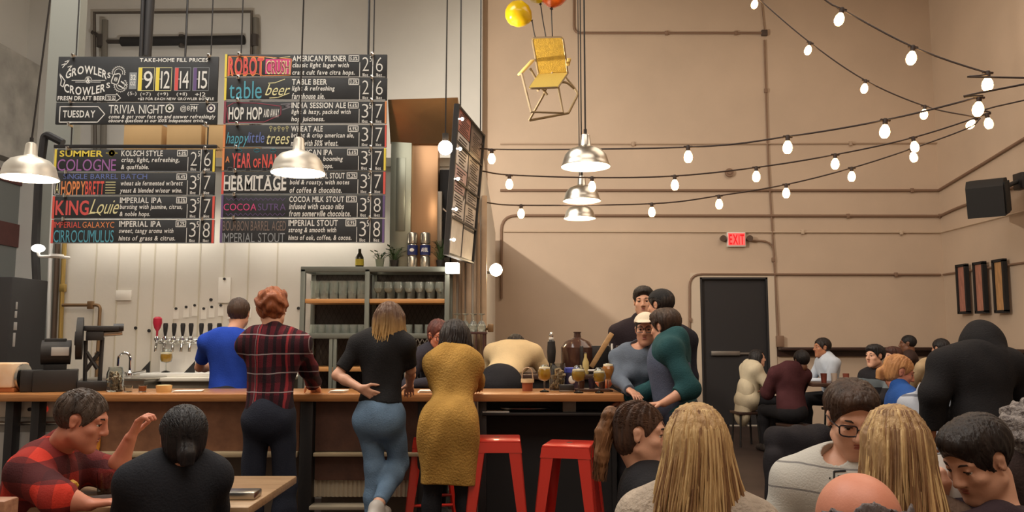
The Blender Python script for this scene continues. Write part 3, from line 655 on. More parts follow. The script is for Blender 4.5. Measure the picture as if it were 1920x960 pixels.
# slim rods and clips the boards hang from
def hanger(label, px, yt, yb_, r=.006, clips=()):
    t = thing('board_hanger', label, 'hanger', P(px, yb_, YM + .035), group='rods the menu boards hang from')
    h = P(px, yt, YM + .035).z - t.location.z
    MB().cyl((0, 0, 0), (0, 0, h), r, n=8).build('rod', M_BLACK, t)
    f = MB()
    for c in clips:
        z = P(px, c, YM).z - t.location.z; f.rbox((-.012, -.062, z - .018), (.012, .0, z + .018), .004)
    if clips: f.build('clip', M_CHROME, t)
hanger('thin rod carrying the left menu boards, left one', 123, -150, 455, clips=(106, 191, 234, 279, 323, 367, 411))
hanger('thin rod carrying the left menu boards, right one', 382, -150, 455, clips=(106, 191, 234, 279, 323, 367, 411))
hanger('thin rod carrying the right menu boards, left one', 440, -150, 455, clips=(103, 146, 189, 233, 277, 321, 365, 409))
hanger('thin rod carrying the right menu boards, right one', 694, -150, 455, clips=(103, 146, 189, 233, 277, 321, 365, 409))
f = MB().rbox((P(98, 272, YM).x, YM + .02, P(98, 276, YM).z), (P(404, 272, YM).x, YM + .05, P(98, 270, YM).z), .003)
tag(f.build('board_rail', M_BLACK), 'black rail above the lower left stack of menu boards', 'rail')

# pipework above the boards
f = MB(); o = f.cyl(P(274, 106, 7.0), P(290, -160, 7.0), .045, n=16).build('drop_pipe', M_BLACK); tag(o, 'thick black pipe dropping to the top left menu board', 'pipe')
o = MB().cyl(P(264, 106, 6.95), P(274, -160, 6.95), .017, n=12).build('drop_pipe', M_BLACK); tag(o, 'slim black pipe beside the thick black pipe above the boards', 'pipe')
yf = 12.42
t = thing('pipe_frame', 'rectangular dark pipe frame on the white wall above the left boards', 'pipe frame', (0, 0, 0))
f = MB(); f.tube([P(179, 330, yf), P(177, 24, yf), P(472, 22, yf), P(470, 330, yf)], .03, 8); f.build('frame', mat('brown_grey_pipe', (92, 84, 76), .5), t)
f = MB(); f.cyl(P(482, 330, yf), P(480, 34, yf), .05, n=10); f.tube([P(480, 40, yf), P(480, 40, 12.56)], .03, 8); f.build('upright', mat('grey_pipe', (112, 108, 100), .5), t)
f = MB(); f.cyl(P(193, 330, yf), P(197, 38, yf), .05, n=10); f.tube([P(197, 40, yf), P(197, 40, 12.56)], .03, 8); f.build('upright', mat('grey_pipe', (112, 108, 100), .5), t)
f = MB(); f.cyl(P(228, 78, yf), P(458, 75, yf), .075, n=16); f.build('roller', M_BLACKM, t)
f = MB(); 
for px in (190, 341, 478): f.cyl(P(px, 88, yf), P(px, 66, yf), .07 if px != 341 else .05, n=10)
f.tube([P(173, 60, yf), P(200, 78, yf), P(228, 78, yf)], .035, 8); f.build('bracket', mat('dark_bracket', (62, 56, 52), .5), t)
for px, lb in ((118, 'left one of two thin wires dropping past the left boards'), (135, 'right one of two thin wires dropping past the left boards')):
    o = MB().cyl(P(px, -150, 9.5), P(px - 12, 330, 9.5), .012, n=6).build('drop_wire', mat('dark_wire', (70, 66, 62), .6)); tag(o, lb, 'wire')
# ---------------------------------------------------------------- pendant lamps
M_ALU = mat('spun_aluminium', (206, 200, 188), 0.3, 1.0, bump=0.03, bscale=30, stretch=(1, 1, 30))
M_LITALU = mat('lit_spun_aluminium', (226, 220, 206), 0.38, 0.55)  # same aluminium as the others, the light on it put into the colour
M_INNER = mat('white_lamp_lining', (250, 248, 240), 0.5)
M_BULB = mat('lamp_bulb', (255, 246, 226), 0.3, emit=420, emit_c=(255, 232, 200))
M_CORD = mat('black_cord', (40, 36, 34), .6)
def pendant(label, px, py_rim, Y, power, ceil=ZC, m=M_ALU, r=.178, lean=0.0):
    c = P(px, py_rim, Y)
    t = thing('pendant_lamp', label, 'pendant lamp', c, group='dome pendant lamps')
    k = r / .178
    prof = [(r, 0), (r * 1.0, .006), (r * .93, .026), (r * .91, .045), (r * .84, .085), (r * .66, .122), (r * .38, .142), (.044, .15), (.04, .155), (.034, .225), (.03, .235), (.012, .245)]
    inn = [(.012, .235), (.03, .2), (.036, .15), (r * .36, .136), (r * .63, .116), (r * .81, .08), (r * .885, .04), (r * .9, .022), (r * .985, 0)]
    f = MB(); f.lathe(prof, n=40, cap=False); f.build('shade', m, t)
    f = MB(); f.lathe(inn, n=40, cap=False); f.build('shade_lining', M_INNER, t)
    f = MB(); f.ell((0, 0, .07), (.034, .034, .046)); f.build('bulb', mat('pendant_bulb_%d' % power, (255, 246, 226), .3, emit=power, emit_c=(255, 232, 200)), t)
    f = MB(); f.cyl((0, 0, .24), (0, 0, .275), .012, n=10); f.tube([(0, 0, .26), (lean * .5, 0, (ceil - c.z) * .5), (lean, 0, ceil - c.z)], .006, 6); f.build('cord', M_CORD, t)
pendant('dome pendant lamp over the left end of the bar', 55, 335, 5.2, 440, m=M_LITALU, lean=.32)
pendant('dome pendant lamp hanging in front of the right menu boards', 559, 325, 5.2, 440, m=M_LITALU, lean=.03)
pendant('biggest and nearest of the three dome pendants right of the bar', 1098, 313, 5.65, 260)
pendant('middle one of the three dome pendants right of the bar', 1091, 377, 7.4, 230)
pendant('farthest and lowest looking of the three dome pendants right of the bar', 1087, 410, 8.8, 200)

# ---------------------------------------------------------------- string lights
M_SBULB = mat('warm_string_bulb', (255, 226, 180), .3, emit=14, emit_c=(255, 205, 140))
M_SOCK = mat('string_socket', (58, 44, 38), .6)
def make_bulb(i):
    f = MB(); f.lathe([(.0, -.125), (.018, -.122), (.03, -.105), (.034, -.085), (.030, -.06), (.016, -.035), (.013, -.028)], n=14); return f
def strand(label, cpts, bulbs, ends):
    """cpts: (px, py, Y) the cable runs through; bulbs: (px, tilt)"""
    pts = [P(*c) for c in cpts]
    pts = ([ends[0]] if ends[0] is not None else []) + pts + ([ends[1]] if ends[1] is not None else [])
    t = thing('string_light', label, 'string lights', pts[0], group='strings of bulbs over the tables')
    # smooth the cable with a Catmull-Rom spline
    q = [pts[0] * 2 - pts[1]] + pts + [pts[-1] * 2 - pts[-2]]; path = []
    for i in range(1, len(q) - 2):
        for k in range(6):
            s = k / 6.0; a, b, c, d = q[i - 1], q[i], q[i + 1], q[i + 2]
            path.append(.5 * ((2 * b) + (c - a) * s + (2 * a - 5 * b + 4 * c - d) * s * s + (3 * b - a - 3 * c + d) * s ** 3))
    path.append(pts[-1]); o = pts[0]
    MB().tube([p - o for p in path], .0065, 6).build('cable', M_SOCK, t)
    for px, py, Y, tl in bulbs:
        p = P(px, py, Y) - o; Mr = Matrix.Translation(p) @ Matrix.Rotation(tl, 4, 'Y')
        f = MB(); f.lathe([(.0, .012), (.012, .01), (.017, 0), (.016, -.035), (.0, -.036)], n=10); f.rbox((-.034, -.008, -.008), (.034, .008, .006), .003)
        so = f.build('socket', M_SOCK, t); so.matrix_local = Mr
        bo = MB(); bo = make_bulb(0).build('bulb', M_SBULB, so)
    return t
YS = 5.4
s1 = [(905, 268, 7.0), (922, 280, 6.9), (1290, 276, 6.0), (1477, 256, 5.6), (1660, 225, 5.25), (1836, 182, 4.9), (1920, 158, 4.75)]
strand('string of bulbs nearest the camera, sweeping up from the posters to the right edge', s1, [(922, 281, 6.9, 0), (1290, 275, 6.0, 0), (1477, 256, 5.6, .05), (1660, 225, 5.25, .1), (1836, 182, 4.9, .15)], (None, Vector((XR - .02, 4.0, 3.5))))
s2 = [(905, 321, 7.1), (955, 328, 7.0), (1110, 333, 6.9), (1265, 330, 6.8), (1418, 314, 6.7), (1566, 290, 6.6), (1712, 258, 6.5), (1850, 214, 6.4), (1920, 188, 6.3)]
strand('second string of bulbs, between the lowest string and the nearest one', s2, [(955, 329, 7.0, 0), (1110, 333, 6.9, 0), (1265, 330, 6.8, 0), (1418, 314, 6.7, .03), (1566, 290, 6.6, .05), (1712, 258, 6.5, -.12), (1850, 214, 6.4, -.15)], (None, Vector((XR - .02, 5.2, 3.7))))
s3 = [(905, 379, 7.6), (977, 385, 7.5), (1222, 382, 7.4), (1348, 367, 7.3), (1474, 346, 7.2), (1597, 315, 7.15), (1715, 277, 7.1), (1815, 240, 7.0), (1838, 222, 7.0)]
strand('lowest string of bulbs, running from the cooler corner up to the knot on the right', s3, [(977, 385, 7.5, 0), (1222, 382, 7.4, 0), (1348, 367, 7.3, 0), (1474, 346, 7.2, .03), (1597, 315, 7.15, .05), (1709, 279, 7.1, -.2)], (None, None))
s4 = [(1330, -90, 7.9), (1418, -6, 7.7), (1519, 80, 7.5), (1623, 151, 7.35), (1734, 199, 7.2), (1815, 217, 7.05), (1838, 222, 7.0)]
strand('string of bulbs dropping from the ceiling to the knot on the right', s4, [(1418, -6, 7.7, .25), (1519, 80, 7.5, .3), (1623, 151, 7.35, .2), (1734, 199, 7.2, .15), (1830, 221, 7.02, .7)], (P(1240, -190, 8.0), None))
s5 = [(1470, -60, 5.6), (1550, 2, 5.5), (1579, 18, 5.45), (1712, 88, 5.2), (1850, 136, 5.0), (1920, 146, 4.9)]
strand('topmost right string of bulbs dropping steeply from the upper edge', s5, [(1579, 17, 5.45, .3), (1712, 88, 5.2, .2), (1852, 136, 5.0, .08)], (P(1350, -160, 5.8), Vector((XR - .02, 4.2, 2.75))))

# bare globe bulb on a bracket at the cooler corner, and the spotlight bulb beside the boards
c = P(930, 506, 7.3)
t = thing('globe_lamp', 'glowing bare globe bulb on a bracket at the cooler corner', 'lamp', c)
MB().ell((0, 0, 0), .058, nu=20, nv=14).build('bulb', mat('globe_glow', (255, 244, 220), .3, emit=60, emit_c=(255, 226, 180)), t)
f = MB(); f.cyl((0, .03, 0), (0, .1, 0), .03, n=12); f.tube(fillet([(0, .1, 0), (0, .3, 0), (cx1 - c.x + .0, .3, 0)], .04), .012, 8); f.build('bracket', M_BLACK, t)
c = P(835, 277, 5.45)
t = thing('bare_bulb_lamp', 'bright bare bulb hung in front of the copper panel', 'lamp', c)
MB().ell((0, 0, 0), .05, nu=20, nv=14).build('bulb', mat('spot_glow', (255, 248, 230), .3, emit=70, emit_c=(255, 232, 200)), t)
f = MB(); f.cyl((0, 0, .045), (0, 0, .10), .022, n=12); f.tube([(0, 0, .1), (.01, 0, 2.0), (0, 0, ZC - c.z)], .005, 6); f.build('cord', M_CORD, t)
# work light on top of the cooler behind the boards: it lights the wall and throws the slanting shadow
t = thing('flood_lamp', 'flood lamp hung behind the right menu boards above the cooler', 'lamp', (-1.5, 8.1, 3.98))
MB().rbox((-.12, -.08, .04), (.12, .08, .12), .01).build('lamp_housing', M_BLACK, t); MB().box((-.1, -.06, .03), (.1, .06, .04)).build('lamp_glass', M_INNER, t)
MB().cyl((0, 0, .12), (0, 0, ZC - 3.98), .012, n=8).build('lamp_stem', M_BLACK, t)
l = bpy.data.lights.new('flood_light', 'SPOT'); l.spot_size = R(128); l.spot_blend = .6; l.energy = 560; l.color = (1, .90, .76); l.shadow_soft_size = .05
o = bpy.data.objects.new('flood_light', l); COL.objects.link(o); o.parent = t; o.location = (0, 0, -.06); o.rotation_euler = (Vector((3.4, 12.9, 3.5)) - Vector((-1.5, 8.1, 3.92))).to_track_quat('-Z', 'Y').to_euler()

t = thing('flood_lamp', 'added flood lamp hidden behind the upper left menu board to brighten the wall', 'lamp', (-3.62, 8.6, 4.02))  # second flood lamp, added to brighten the upper left wall
MB().rbox((-.12, -.08, .04), (.12, .08, .12), .01).build('lamp_housing', M_BLACK, t); MB().box((-.1, -.06, .03), (.1, .06, .04)).build('lamp_glass', M_INNER, t)
MB().cyl((0, 0, .12), (0, 0, ZC - 4.02), .012, n=8).build('lamp_stem', M_BLACK, t)
l = bpy.data.lights.new('flood_light', 'SPOT'); l.spot_size = R(150); l.spot_blend = .6; l.energy = 170; l.color = (1, .93, .84); l.shadow_soft_size = .05
o = bpy.data.objects.new('flood_light', l); COL.objects.link(o); o.parent = t; o.location = (0, 0, -.06); o.rotation_euler = (Vector((-7.0, 12.5, 4.8)) - Vector((-3.62, 8.6, 3.96))).to_track_quat('-Z', 'Y').to_euler()

# ---------------------------------------------------------------- balloons carrying a lawn chair
YL = 8.3
def balloon(label, px, py, r, m, tie, knot):
    c = P(px, py, YL); t = thing('balloon', label, 'balloon', c, group=None)
    d = (tie - c); a = Vector(knot).normalized()
    Mq = a.to_track_quat('-Z', 'Y').to_matrix().to_4x4()
    MB().lathe([(0, -r * 1.12), (r * .25, -r * 1.04), (r * .62, -r * .8), (r * .9, -r * .42), (r, .02), (r * .93, r * .4), (r * .7, r * .75), (r * .35, r * .96), (0, r * 1.02)], n=28, M=Mq).build('envelope', m, t)
    MB().lathe([(0, -r * 1.11), (r * .06, -r * 1.12), (r * .12, -r * 1.2), (0, -r * 1.2)], n=10, M=Mq).build('knot', M_SOCK, t)
    p0 = a * r * 1.18; MB().tube([p0, p0 * .6 + d * .4 + Vector((0, 0, -.02)), d], .006, 6).build('string', M_CORD, t)
MYEL = mat('yellow_balloon', (236, 196, 20), .22, c2=(220, 172, 18), scale=2, coat=.4); MORG = mat('orange_balloon', (240, 104, 26), .22, coat=.4)
cc = P(1034, 150, YL); top = P(1025, 70, YL)
def tp(px): return P(px, 72, YL + .05)
balloon('big yellow balloon, left of the others above the lawn chair', 972, 26, .142, MYEL, tp(1004), (.75, 0, -.4))
balloon('orange balloon at the top edge above the lawn chair', 1038, -18, .175, MORG, tp(1036), (-.12, 0, -1))
balloon('yellow balloon cut by the top edge behind the orange one', 1006, -22, .15, mat('pale_yellow_balloon', (228, 206, 40), .22, coat=.4), tp(1024), (.25, .1, -1))
t = thing('lawn_chair', 'yellow webbed folding lawn chair hanging from balloons', 'chair', P(1030, 205, YL))
o0 = t.location.copy()
def lp(px, py, dy=0.0): return P(px, py, YL + dy) - o0
M_WEB = mat('mustard_webbing', (196, 156, 52), .7, var=.15, scale=30, bump=.3, bscale=120); M_CHF = mat('chair_tube', (150, 130, 100), .35, .4)
bl, br = lp(998, 72, 0), lp(1055, 70, .0); sl, sr = lp(1010, 140, .1), lp(1064, 138, .1)
n = Vector((0, .01, 0))
def slab(a, b, c, d, th): # four corners and a thickness along the normal
    nn = (b - a).cross(d - a).normalized() * th
    return [a, b, c, d, a + nn, b + nn, c + nn, d + nn]
BF = [(0, 1, 2, 3), (7, 6, 5, 4), (0, 4, 5, 1), (1, 5, 6, 2), (2, 6, 7, 3), (3, 7, 4, 0)]
f = MB().add(slab(sl, sr, br, bl, .012), BF); f.build('back_webbing', M_WEB, t)
fl, fr_ = lp(992, 166, -.42), lp(1046, 164, -.42)
f = MB().add(slab(fl, fr_, sr, sl, .012), BF); f.build('seat_webbing', mat('pale_webbing', (222, 192, 96), .7, bump=.3, bscale=120), t)
f = MB(); f.tube(fillet([sl, bl, br, sr], .04), .014, 8)
f.tube(fillet([sl, fl, fr_, sr], .04), .011, 8)
la, ra = lp(978, 138, -.3), lp(1068, 150, .0)
fb, gb = lp(996, 210, -.40), lp(1056, 212, -.3); hb, ib = lp(992, 226, .12), lp(1066, 212, .2)
f.tube([la, fb, gb, lp(1046, 160, -.35)], .0135, 8); f.tube([lp(994, 128, -.1), lp(1012, 160, 0), lp(1026, 178, .05)], .0135, 8)
f.tube([lp(1038, 130, .1), lp(1018, 180, .05), hb], .0135, 8); f.tube(fillet([lp(1056, 140, .12), lp(1078, 166, .2), lp(1084, 176, .2), ib], .05), .0135, 8); f.tube(fillet([lp(1008, 170, 0), lp(1020, 154, .1), lp(1062, 154, .1), lp(1076, 166, .2)], .04), .0135, 8)
f.tube([hb, ib], .0135, 8)
f.build('frame', M_CHF, t)
f = MB(); pa, pb = lp(974, 140, -.16), lp(999, 113, .05); mm = Matrix.Translation((pa + pb) / 2) @ (pb - pa).to_track_quat('Y', 'Z').to_matrix().to_4x4(); hl_ = (pb - pa).length / 2; f.rbox((-.026, -hl_, -.010), (.026, hl_, .012), .008, mm); f.build('armrest', mat('pale_armrest', (224, 190, 110), .5), t)
f = MB(); f.rbox((-.02, -.1, 0), (.02, .1, .02), .006, Matrix.Translation(lp(1066, 118, -.05))); f.build('armrest', mat('pale_armrest', (224, 190, 110), .5), t)
# ---------------------------------------------------------------- boxes on top of the cooler
M_CARD = mat('cardboard', (206, 168, 116), .8, var=.06, scale=4); M_CARDP = mat('box_print', (120, 84, 50), .8)
for i, (p0, p1, lb) in enumerate(((236, 309, 'cardboard carton on the cooler, left one between the left menu boards'), (316, 383, 'cardboard carton on the cooler, middle one between the left menu boards'), (388, 470, 'cardboard carton on the cooler, right one between the left menu boards'))):
    a = P(p0, 270, 7.35); b = P(p1, 215, 7.35)
    t = thing('carton', lb, 'box', (a.x, 7.3, CZ), group='cartons on top of the cooler'); w = b.x - a.x; h = .34
    MB().rbox((0, 0, 0), (w, .4, h), .006).build('box_body', M_CARD, t)
    f = MB(); f.box((0, -.001, h * .99), (w, .4, h + .002)); f.build('tape', mat('box_tape', (188, 150, 100), .4), t)
    f = MB(); pts = [Vector((.03 + .09 * k / 8 * w / .33, -.001, .115 + .02 * sin(pi * k / 8))) for k in range(9)]
    for q, r_ in zip(pts, pts[1:]): f.add([q, r_, r_ + Vector((0, 0, .008)), q + Vector((0, 0, .012))], [(0, 1, 2, 3)])
    text_into(f, 'supplyhouse.com', .06 * w / .33, .25 * w / .33, .088, .112, -.001, 'b', slant=.2); f.build('print', M_CARDP, t, smooth=0)

# ---------------------------------------------------------------- shelf of glasses (steel lockers with mesh backs)
YSH = 6.78; sx0 = P(567, 600, YSH).x; sx1 = P(838, 600, YSH).x; sz = P(700, 505, YSH).z; SD = .36
M_FRAME = mat('grey_green_steel', (112, 116, 108), .5, .35); M_SHELF = wood_mat('honey_shelf', (206, 152, 92), (182, 128, 74), .5)
M_MESH = mat('dark_steel_mesh', (64, 60, 58), .5, .4); M_DARKBACK = mat('dark_shelf_back', (78, 74, 70), .8)
t = thing('glass_shelf', 'grey steel locker shelf full of glasses behind the bar', 'shelf', (0, YSH, 0))
smid = P(688, 600, YSH).x; z_a = P(700, 564, YSH).z; z_b = P(700, 630, YSH).z; z_c = P(700, 692, YSH).z
f = MB(); q = .02
for x in (sx0, smid, sx1):
    for y in (0, SD): f.rbox((x - q, y - q, .0), (x + q, y + q, sz), .003)
for z in (sz, z_b, .12):
    for y in (0, SD): f.rbox((sx0 - q, y - q, z - .022), (sx1 + q, y + q, z + .022), .003)
    for x in (sx0, smid, sx1): f.rbox((x - q, 0, z - .02), (x + q, SD, z + .02), .003)
for px in (622,): 
    x = P(px, 600, YSH).x; f.rbox((x - .015, -.015, .12), (x + .015, .015, z_b), .003); x = x + .035; f.rbox((x - .015, -.015, .12), (x + .015, .015, z_b), .003)
f.build('frame', M_FRAME, t)
for z, nm in ((z_a, 'shelf_board'), (z_c, 'shelf_board')): MB().rbox((sx0 + .01, -.01, z - .02), (sx1 - .01, SD, z + .016), .003).build(nm, M_SHELF, t)
MB().box((sx0, .0, z_b), (sx1, SD, z_b + .012)).build('shelf_board', M_FRAME, t)
# diamond mesh at the back, the right end and the lower right door
f = MB()
def mesh_panel(f, o, u, v, W, H, s=.05, r=.0022):
    """diamond wire mesh on the parallelogram o + u*W, v*H"""
    o, u, v = Vector(o), Vector(u), Vector(v); n = u.cross(v) * r
    for sg in (1, -1):
        k = -H * .5
        while k < W + H * .5:
            # line x = k + sg*y*0.5
            y0, y1 = 0.0, H; xa = k + (0 if sg > 0 else H * .5); sl = .5 * sg
            x_a, x_b = xa, xa + sl * H
            if sl > 0: t0 = max(0, (0 - xa) / sl); t1 = min(H, (W - xa) / sl)
            else: t0 = max(0, (W - xa) / sl); t1 = min(H, (0 - xa) / sl)
            if t1 > t0 + 1e-4:
                a = o + u * (xa + sl * t0) + v * t0; b = o + u * (xa + sl * t1) + v * t1; d = (b - a).normalized(); w_ = d.cross(u.cross(v)) * r
                f.add([a - w_ - n, b - w_ - n, b + w_ - n, a + w_ - n], [(0, 1, 2, 3)])
            k += s
mesh_panel(f, (sx0, SD - .005, .12), (1, 0, 0), (0, 0, 1), sx1 - sx0, sz - .12, .045, .003); f.build('back_mesh', M_MESH, t, smooth=0)
MB().box((sx0, SD + .005, .1), (sx1, SD + .015, sz)).build('back_sheet', M_DARKBACK, t)
f = MB(); mesh_panel(f, (P(766, 600, YSH).x, -.02, .12), (1, 0, 0), (0, 0, 1), sx1 - P(766, 600, YSH).x, z_b - .14, .04, .0035); mesh_panel(f, (sx1, 0, .12), (0, 1, 0), (0, 0, 1), SD, sz - .12, .04, .003); f.build('door_mesh', mat('bright_steel_mesh', (132, 128, 120), .4, .5), t, smooth=0)
f = MB(); x = P(763, 600, YSH).x; f.rbox((x - .015, -.03, .12), (x + .015, .0, z_b - .02), .003); f.rbox((x, -.03, z_c - .02), (sx1, -.0, z_c + .02), .003); f.build('door_frame', M_FRAME, t)

M_SGLASS = glass_mat('shelf_glass', (240, 248, 242), .08); M_SGLASS.node_tree.nodes['Principled BSDF'].inputs['Transmission Weight'].default_value = .87
def pint(h, r, kind):
    if kind == 'pint': prof = [(0, 0), (r * .72, 0), (r * .76, .01), (r, h), (r - .003, h), (r * .72, .012), (0, .012)]
    elif kind == 'tulip': prof = [(0, 0), (r * .8, 0), (r * .78, .004), (r * .14, .012), (r * .12, h * .35), (r * .6, h * .42), (r, h * .62), (r * .82, h), (r * .82 - .003, h), (r - .003, h * .62), (r * .5, h * .44), (0, h * .4)]
    else: prof = [(0, 0), (r * .9, 0), (r, .01), (r, h), (r - .003, h), (r - .004, .012), (0, .012)]
    return MB().lathe(prof, n=14)
gm = {'pint': (.158, .046), 'tulip': (.15, .042), 'tumbler': (.085, .036)}
def shelf_row(x0, x1, n, y, z, kind, label, group):
    first = None
    for i in range(n):
        if first is None:
            o = pint(*gm[kind], kind).build('shelf_glass', M_SGLASS); first = o; tag(o, label, 'glass', group)
        else:
            o = first.copy(); COL.objects.link(o)
        o.location = (x0 + (x1 - x0) * (i + .5) / n, YSH + y, z)
za = z_a + .017; zbb = z_b + .013
shelf_row(sx0 + .04, smid - .03, 6, .10, za, 'pint', 'clear pint glass in the front row of the top left bay of the locker shelf', 'pint glasses in the top left bay')
shelf_row(sx0 + .04, smid - .03, 6, .24, za, 'tulip', 'clear stemmed glass in the back row of the top left bay of the locker shelf', 'stemmed glasses in the top left bay')
shelf_row(smid + .03, sx1 - .03, 7, .10, za, 'tulip', 'clear stemmed glass in the front row of the top right bay of the locker shelf', 'stemmed glasses in the top right bay')
shelf_row(smid + .03, sx1 - .03, 7, .24, za, 'pint', 'clear pint glass in the back row of the top right bay of the locker shelf', 'pint glasses in the top right bay')
shelf_row(sx0 + .04, smid - .03, 7, .10, zbb, 'tumbler', 'small clear tumbler in the second left bay of the locker shelf', 'tumblers in the second left bay')
shelf_row(smid + .03, sx1 - .03, 7, .10, zbb, 'tumbler', 'small clear tumbler in the second right bay of the locker shelf', 'tumblers in the second right bay')

# things on top of the shelf
zt = sz + .023
def put(o, px, Y, z=zt): o.location = (P(px, 500, Y).x, Y, z); return o
t = put(thing('bottle', 'dark bottle with a yellow label on top of the glass shelf', 'bottle'), 674, 6.9)
MB().lathe([(0, 0), (.034, 0), (.036, .01), (.036, .09), (.014, .13), (.013, .165), (0, .166)], n=16).build('bottle_body', mat('dark_bottle', (50, 44, 26), .15), t); MB().lathe([(.0365, .02), (.0368, .02), (.0368, .075), (.0365, .075)], n=16, close=True).build('bottle_label', mat('yellow_label', (204, 184, 60), .6), t)
def leafplant(label, px, Y, h, n, cup, seed):
    rnd = random.Random(seed); t = put(thing('potted_plant', label, 'plant'), px, Y)
    MB().lathe([(0, 0), (.03, 0), (.04, .07), (.036, .07), (.03, .05), (0, .05)], n=16).build('pot', cup, t)
    f = MB(); st = MB()
    for i in range(n):
        a = rnd.uniform(0, 2 * pi); rr = rnd.uniform(.02, .075); z = .07 + h * rnd.uniform(.3, 1); c = Vector((rr * cos(a), rr * sin(a), z)); st.tube([(0, 0, .05), (c.x * .4, c.y * .4, z * .7), c], .002, 5)
        d = Vector((cos(a), sin(a), rnd.uniform(-.3, .6))).normalized(); s_ = d.cross(Vector((0, 0, 1))).normalized(); L = rnd.uniform(.03, .055)
        f.add([c, c + d * L * .5 + s_ * L * .3, c + d * L, c + d * L * .5 - s_ * L * .3], [(0, 1, 2, 3)])
    st.build('stem', mat('plant_stem', (70, 92, 50), .6), t); f.build('leaves', mat('plant_leaf', (54, 84, 52), .5, var=.25), t, smooth=0)
leafplant('small potted plant on the shelf just right of the right menu boards', 739, 6.95, .12, 34, mat('dark_pot', (52, 48, 44), .5), 3)
leafplant('trailing pale green plant on the shelf under the right menu boards', 712, 6.86, .06, 26, mat('glass_pot', (140, 150, 130), .3), 5)
leafplant('dark leafed plant on the shelf beside the stacked blue cans', 826, 6.95, .18, 46, mat('dark_pot', (52, 48, 44), .5), 9)
# stacked cans with blue label
M_TIN = mat('tin_can', (196, 188, 172), .25, .9)
k = 0
for lev in range(3):
    for q, px in enumerate((773, 797)):
        t = put(thing('beer_can', '%s can of the %s blue and silver stack on the glass shelf' % (('lowest', 'middle', 'topmost')[lev], ('left', 'right')[q]), 'can', group='stacked cans on the glass shelf'), px, 6.92, zt + lev * .103)
        MB().lathe([(0, 0), (.036, 0), (.045, .01), (.045, .09), (.038, .102), (.036, .098), (0, .098)], n=20).build('can_body', M_TIN, t)
        if lev == 1:
            MB().lathe([(.0455, .008), (.0458, .008), (.0458, .095), (.0455, .095)], n=20, close=True).build('can_label', mat('navy_label', (34, 44, 96), .4), t)
            f = MB(); f.ell((0, -.046, .05), (.02, .003, .015)) if q == 0 else text_into(f, 'ARBL', -.03, .03, .035, .07, y=-.0475, w='b'); f.build('can_print', M_PAPER, t, smooth=0)
    
# tall stainless and copper toned cabinet right of the boards
YK = 7.0
a = P(731, 455, YK); b = P(824, 266, YK)
t = thing('steel_column', 'tall steel column with a pale left face and a copper toned right face, right of the boards', 'cabinet', (0, YK, 0))
M_SS = mat('pale_green_steel', (176, 182, 166), .35, .7); M_CU = mat('copper_toned_steel', (208, 166, 126), .3, .6, bump=.06, bscale=3)  # right face: copper reflection on the steel put into its colour
xm = P(771, 400, YK).x
f = MB(); f.rbox((a.x, -.02, zt), (xm, .16, b.z), .004); f.build('left_face', M_SS, t)
f = MB(); f.rbox((a.x + .05, -.03, a.z + .1), (xm - .05, -.02, b.z - .15), .004); f.build('inset_panel', mat('inset_steel', (160, 166, 152), .3, .7), t)
f = MB(); f.rbox((xm, .0, zt), (b.x - .01, .18, b.z), .004); f.build('right_face', M_CU, t)
f = MB(); f.rbox((b.x - .01, -.02, zt), (b.x + .03, .18, b.z - .45), .004); f.build('edge_post', mat('edge_steel', (150, 140, 126), .4, .6), t)
a2 = P(731, 268, YK - .05); b2 = P(861, 194, YK - .05)
t = thing('copper_hood', 'polished copper toned hood panel above the steel column', 'hood', (0, YK - .05, 0))
f = MB(); f.add([(a2.x, -.15, b2.z - .01), (b2.x, -.18, b2.z), (b2.x, .02, a2.z), (a2.x, .04, a2.z + .0), (a2.x, .2, b2.z - .01), (b2.x, .2, b2.z), (b2.x, .2, a2.z), (a2.x, .2, a2.z)], [(0, 1, 2, 3), (4, 7, 6, 5), (0, 4, 5, 1), (1, 5, 6, 2), (2, 6, 7, 3), (3, 7, 4, 0)])
f.build('hood_panel', mat('polished_copper', (200, 168, 124), .16, .75, bump=.12, bscale=2), t)
c = P(838, 405, YK + .1)
t = thing('dark_gap_block', 'narrow dark block standing for the dark gap between the steel column and the hanging posters', 'case', (c.x, c.y, zt))  # the shade of the gap beside the column, put in as a dark block
f = MB(); h = P(838, 320, YK + .1).z - zt; f.rbox((-.065, -.05, .12), (.065, .15, h), .006); f.build('gap_block_body', M_BLACKM, t); f = MB(); f.cyl((-.03, -.04, 0), (-.03, -.04, .12), .01, n=8); f.cyl((.03, .1, 0), (.03, .1, .12), .01, n=8); f.build('gap_block_leg', M_BLACK, t)
f = MB(); f.add([(-.05, -.052, .55), (.03, -.052, .48), (.03, -.052, .49), (-.05, -.052, .57)], [(0, 1, 2, 3)]); f.build('shiny_strip', M_CHROME, t, smooth=0)

# angled poster board hanging beside the boards
A = [P(858, 196, 6.2), P(905, 252, 7.05), P(884, 494, 7.05), P(838, 478, 6.2)]
t = thing('poster_board', 'angled hanging rack of black and white posters at the cooler corner', 'poster rack', A[3])
A = [v - A[3] for v in A]
def onp(u, v): return A[3] * (1 - u) * (1 - v) + A[2] * u * (1 - v) + A[0] * (1 - u) * v + A[1] * u * v
nrm = (A[2] - A[3]).cross(A[0] - A[3]).normalized()
if nrm.y > 0: nrm = -nrm
def sheet(f, u0, v0, u1, v1, off, th=.004):
    q = [onp(u0, v0), onp(u1, v0), onp(u1, v1), onp(u0, v1)]
    f.add([p + nrm * off for p in q] + [p + nrm * (off + th) for p in q], [(3, 2, 1, 0), (4, 5, 6, 7), (0, 1, 5, 4), (1, 2, 6, 5), (2, 3, 7, 6), (3, 0, 4, 7)])
f = MB(); sheet(f, 0, 0, 1, 1, -.03, .03); f.build('backing', mat('grey_backing', (96, 92, 90), .6), t)
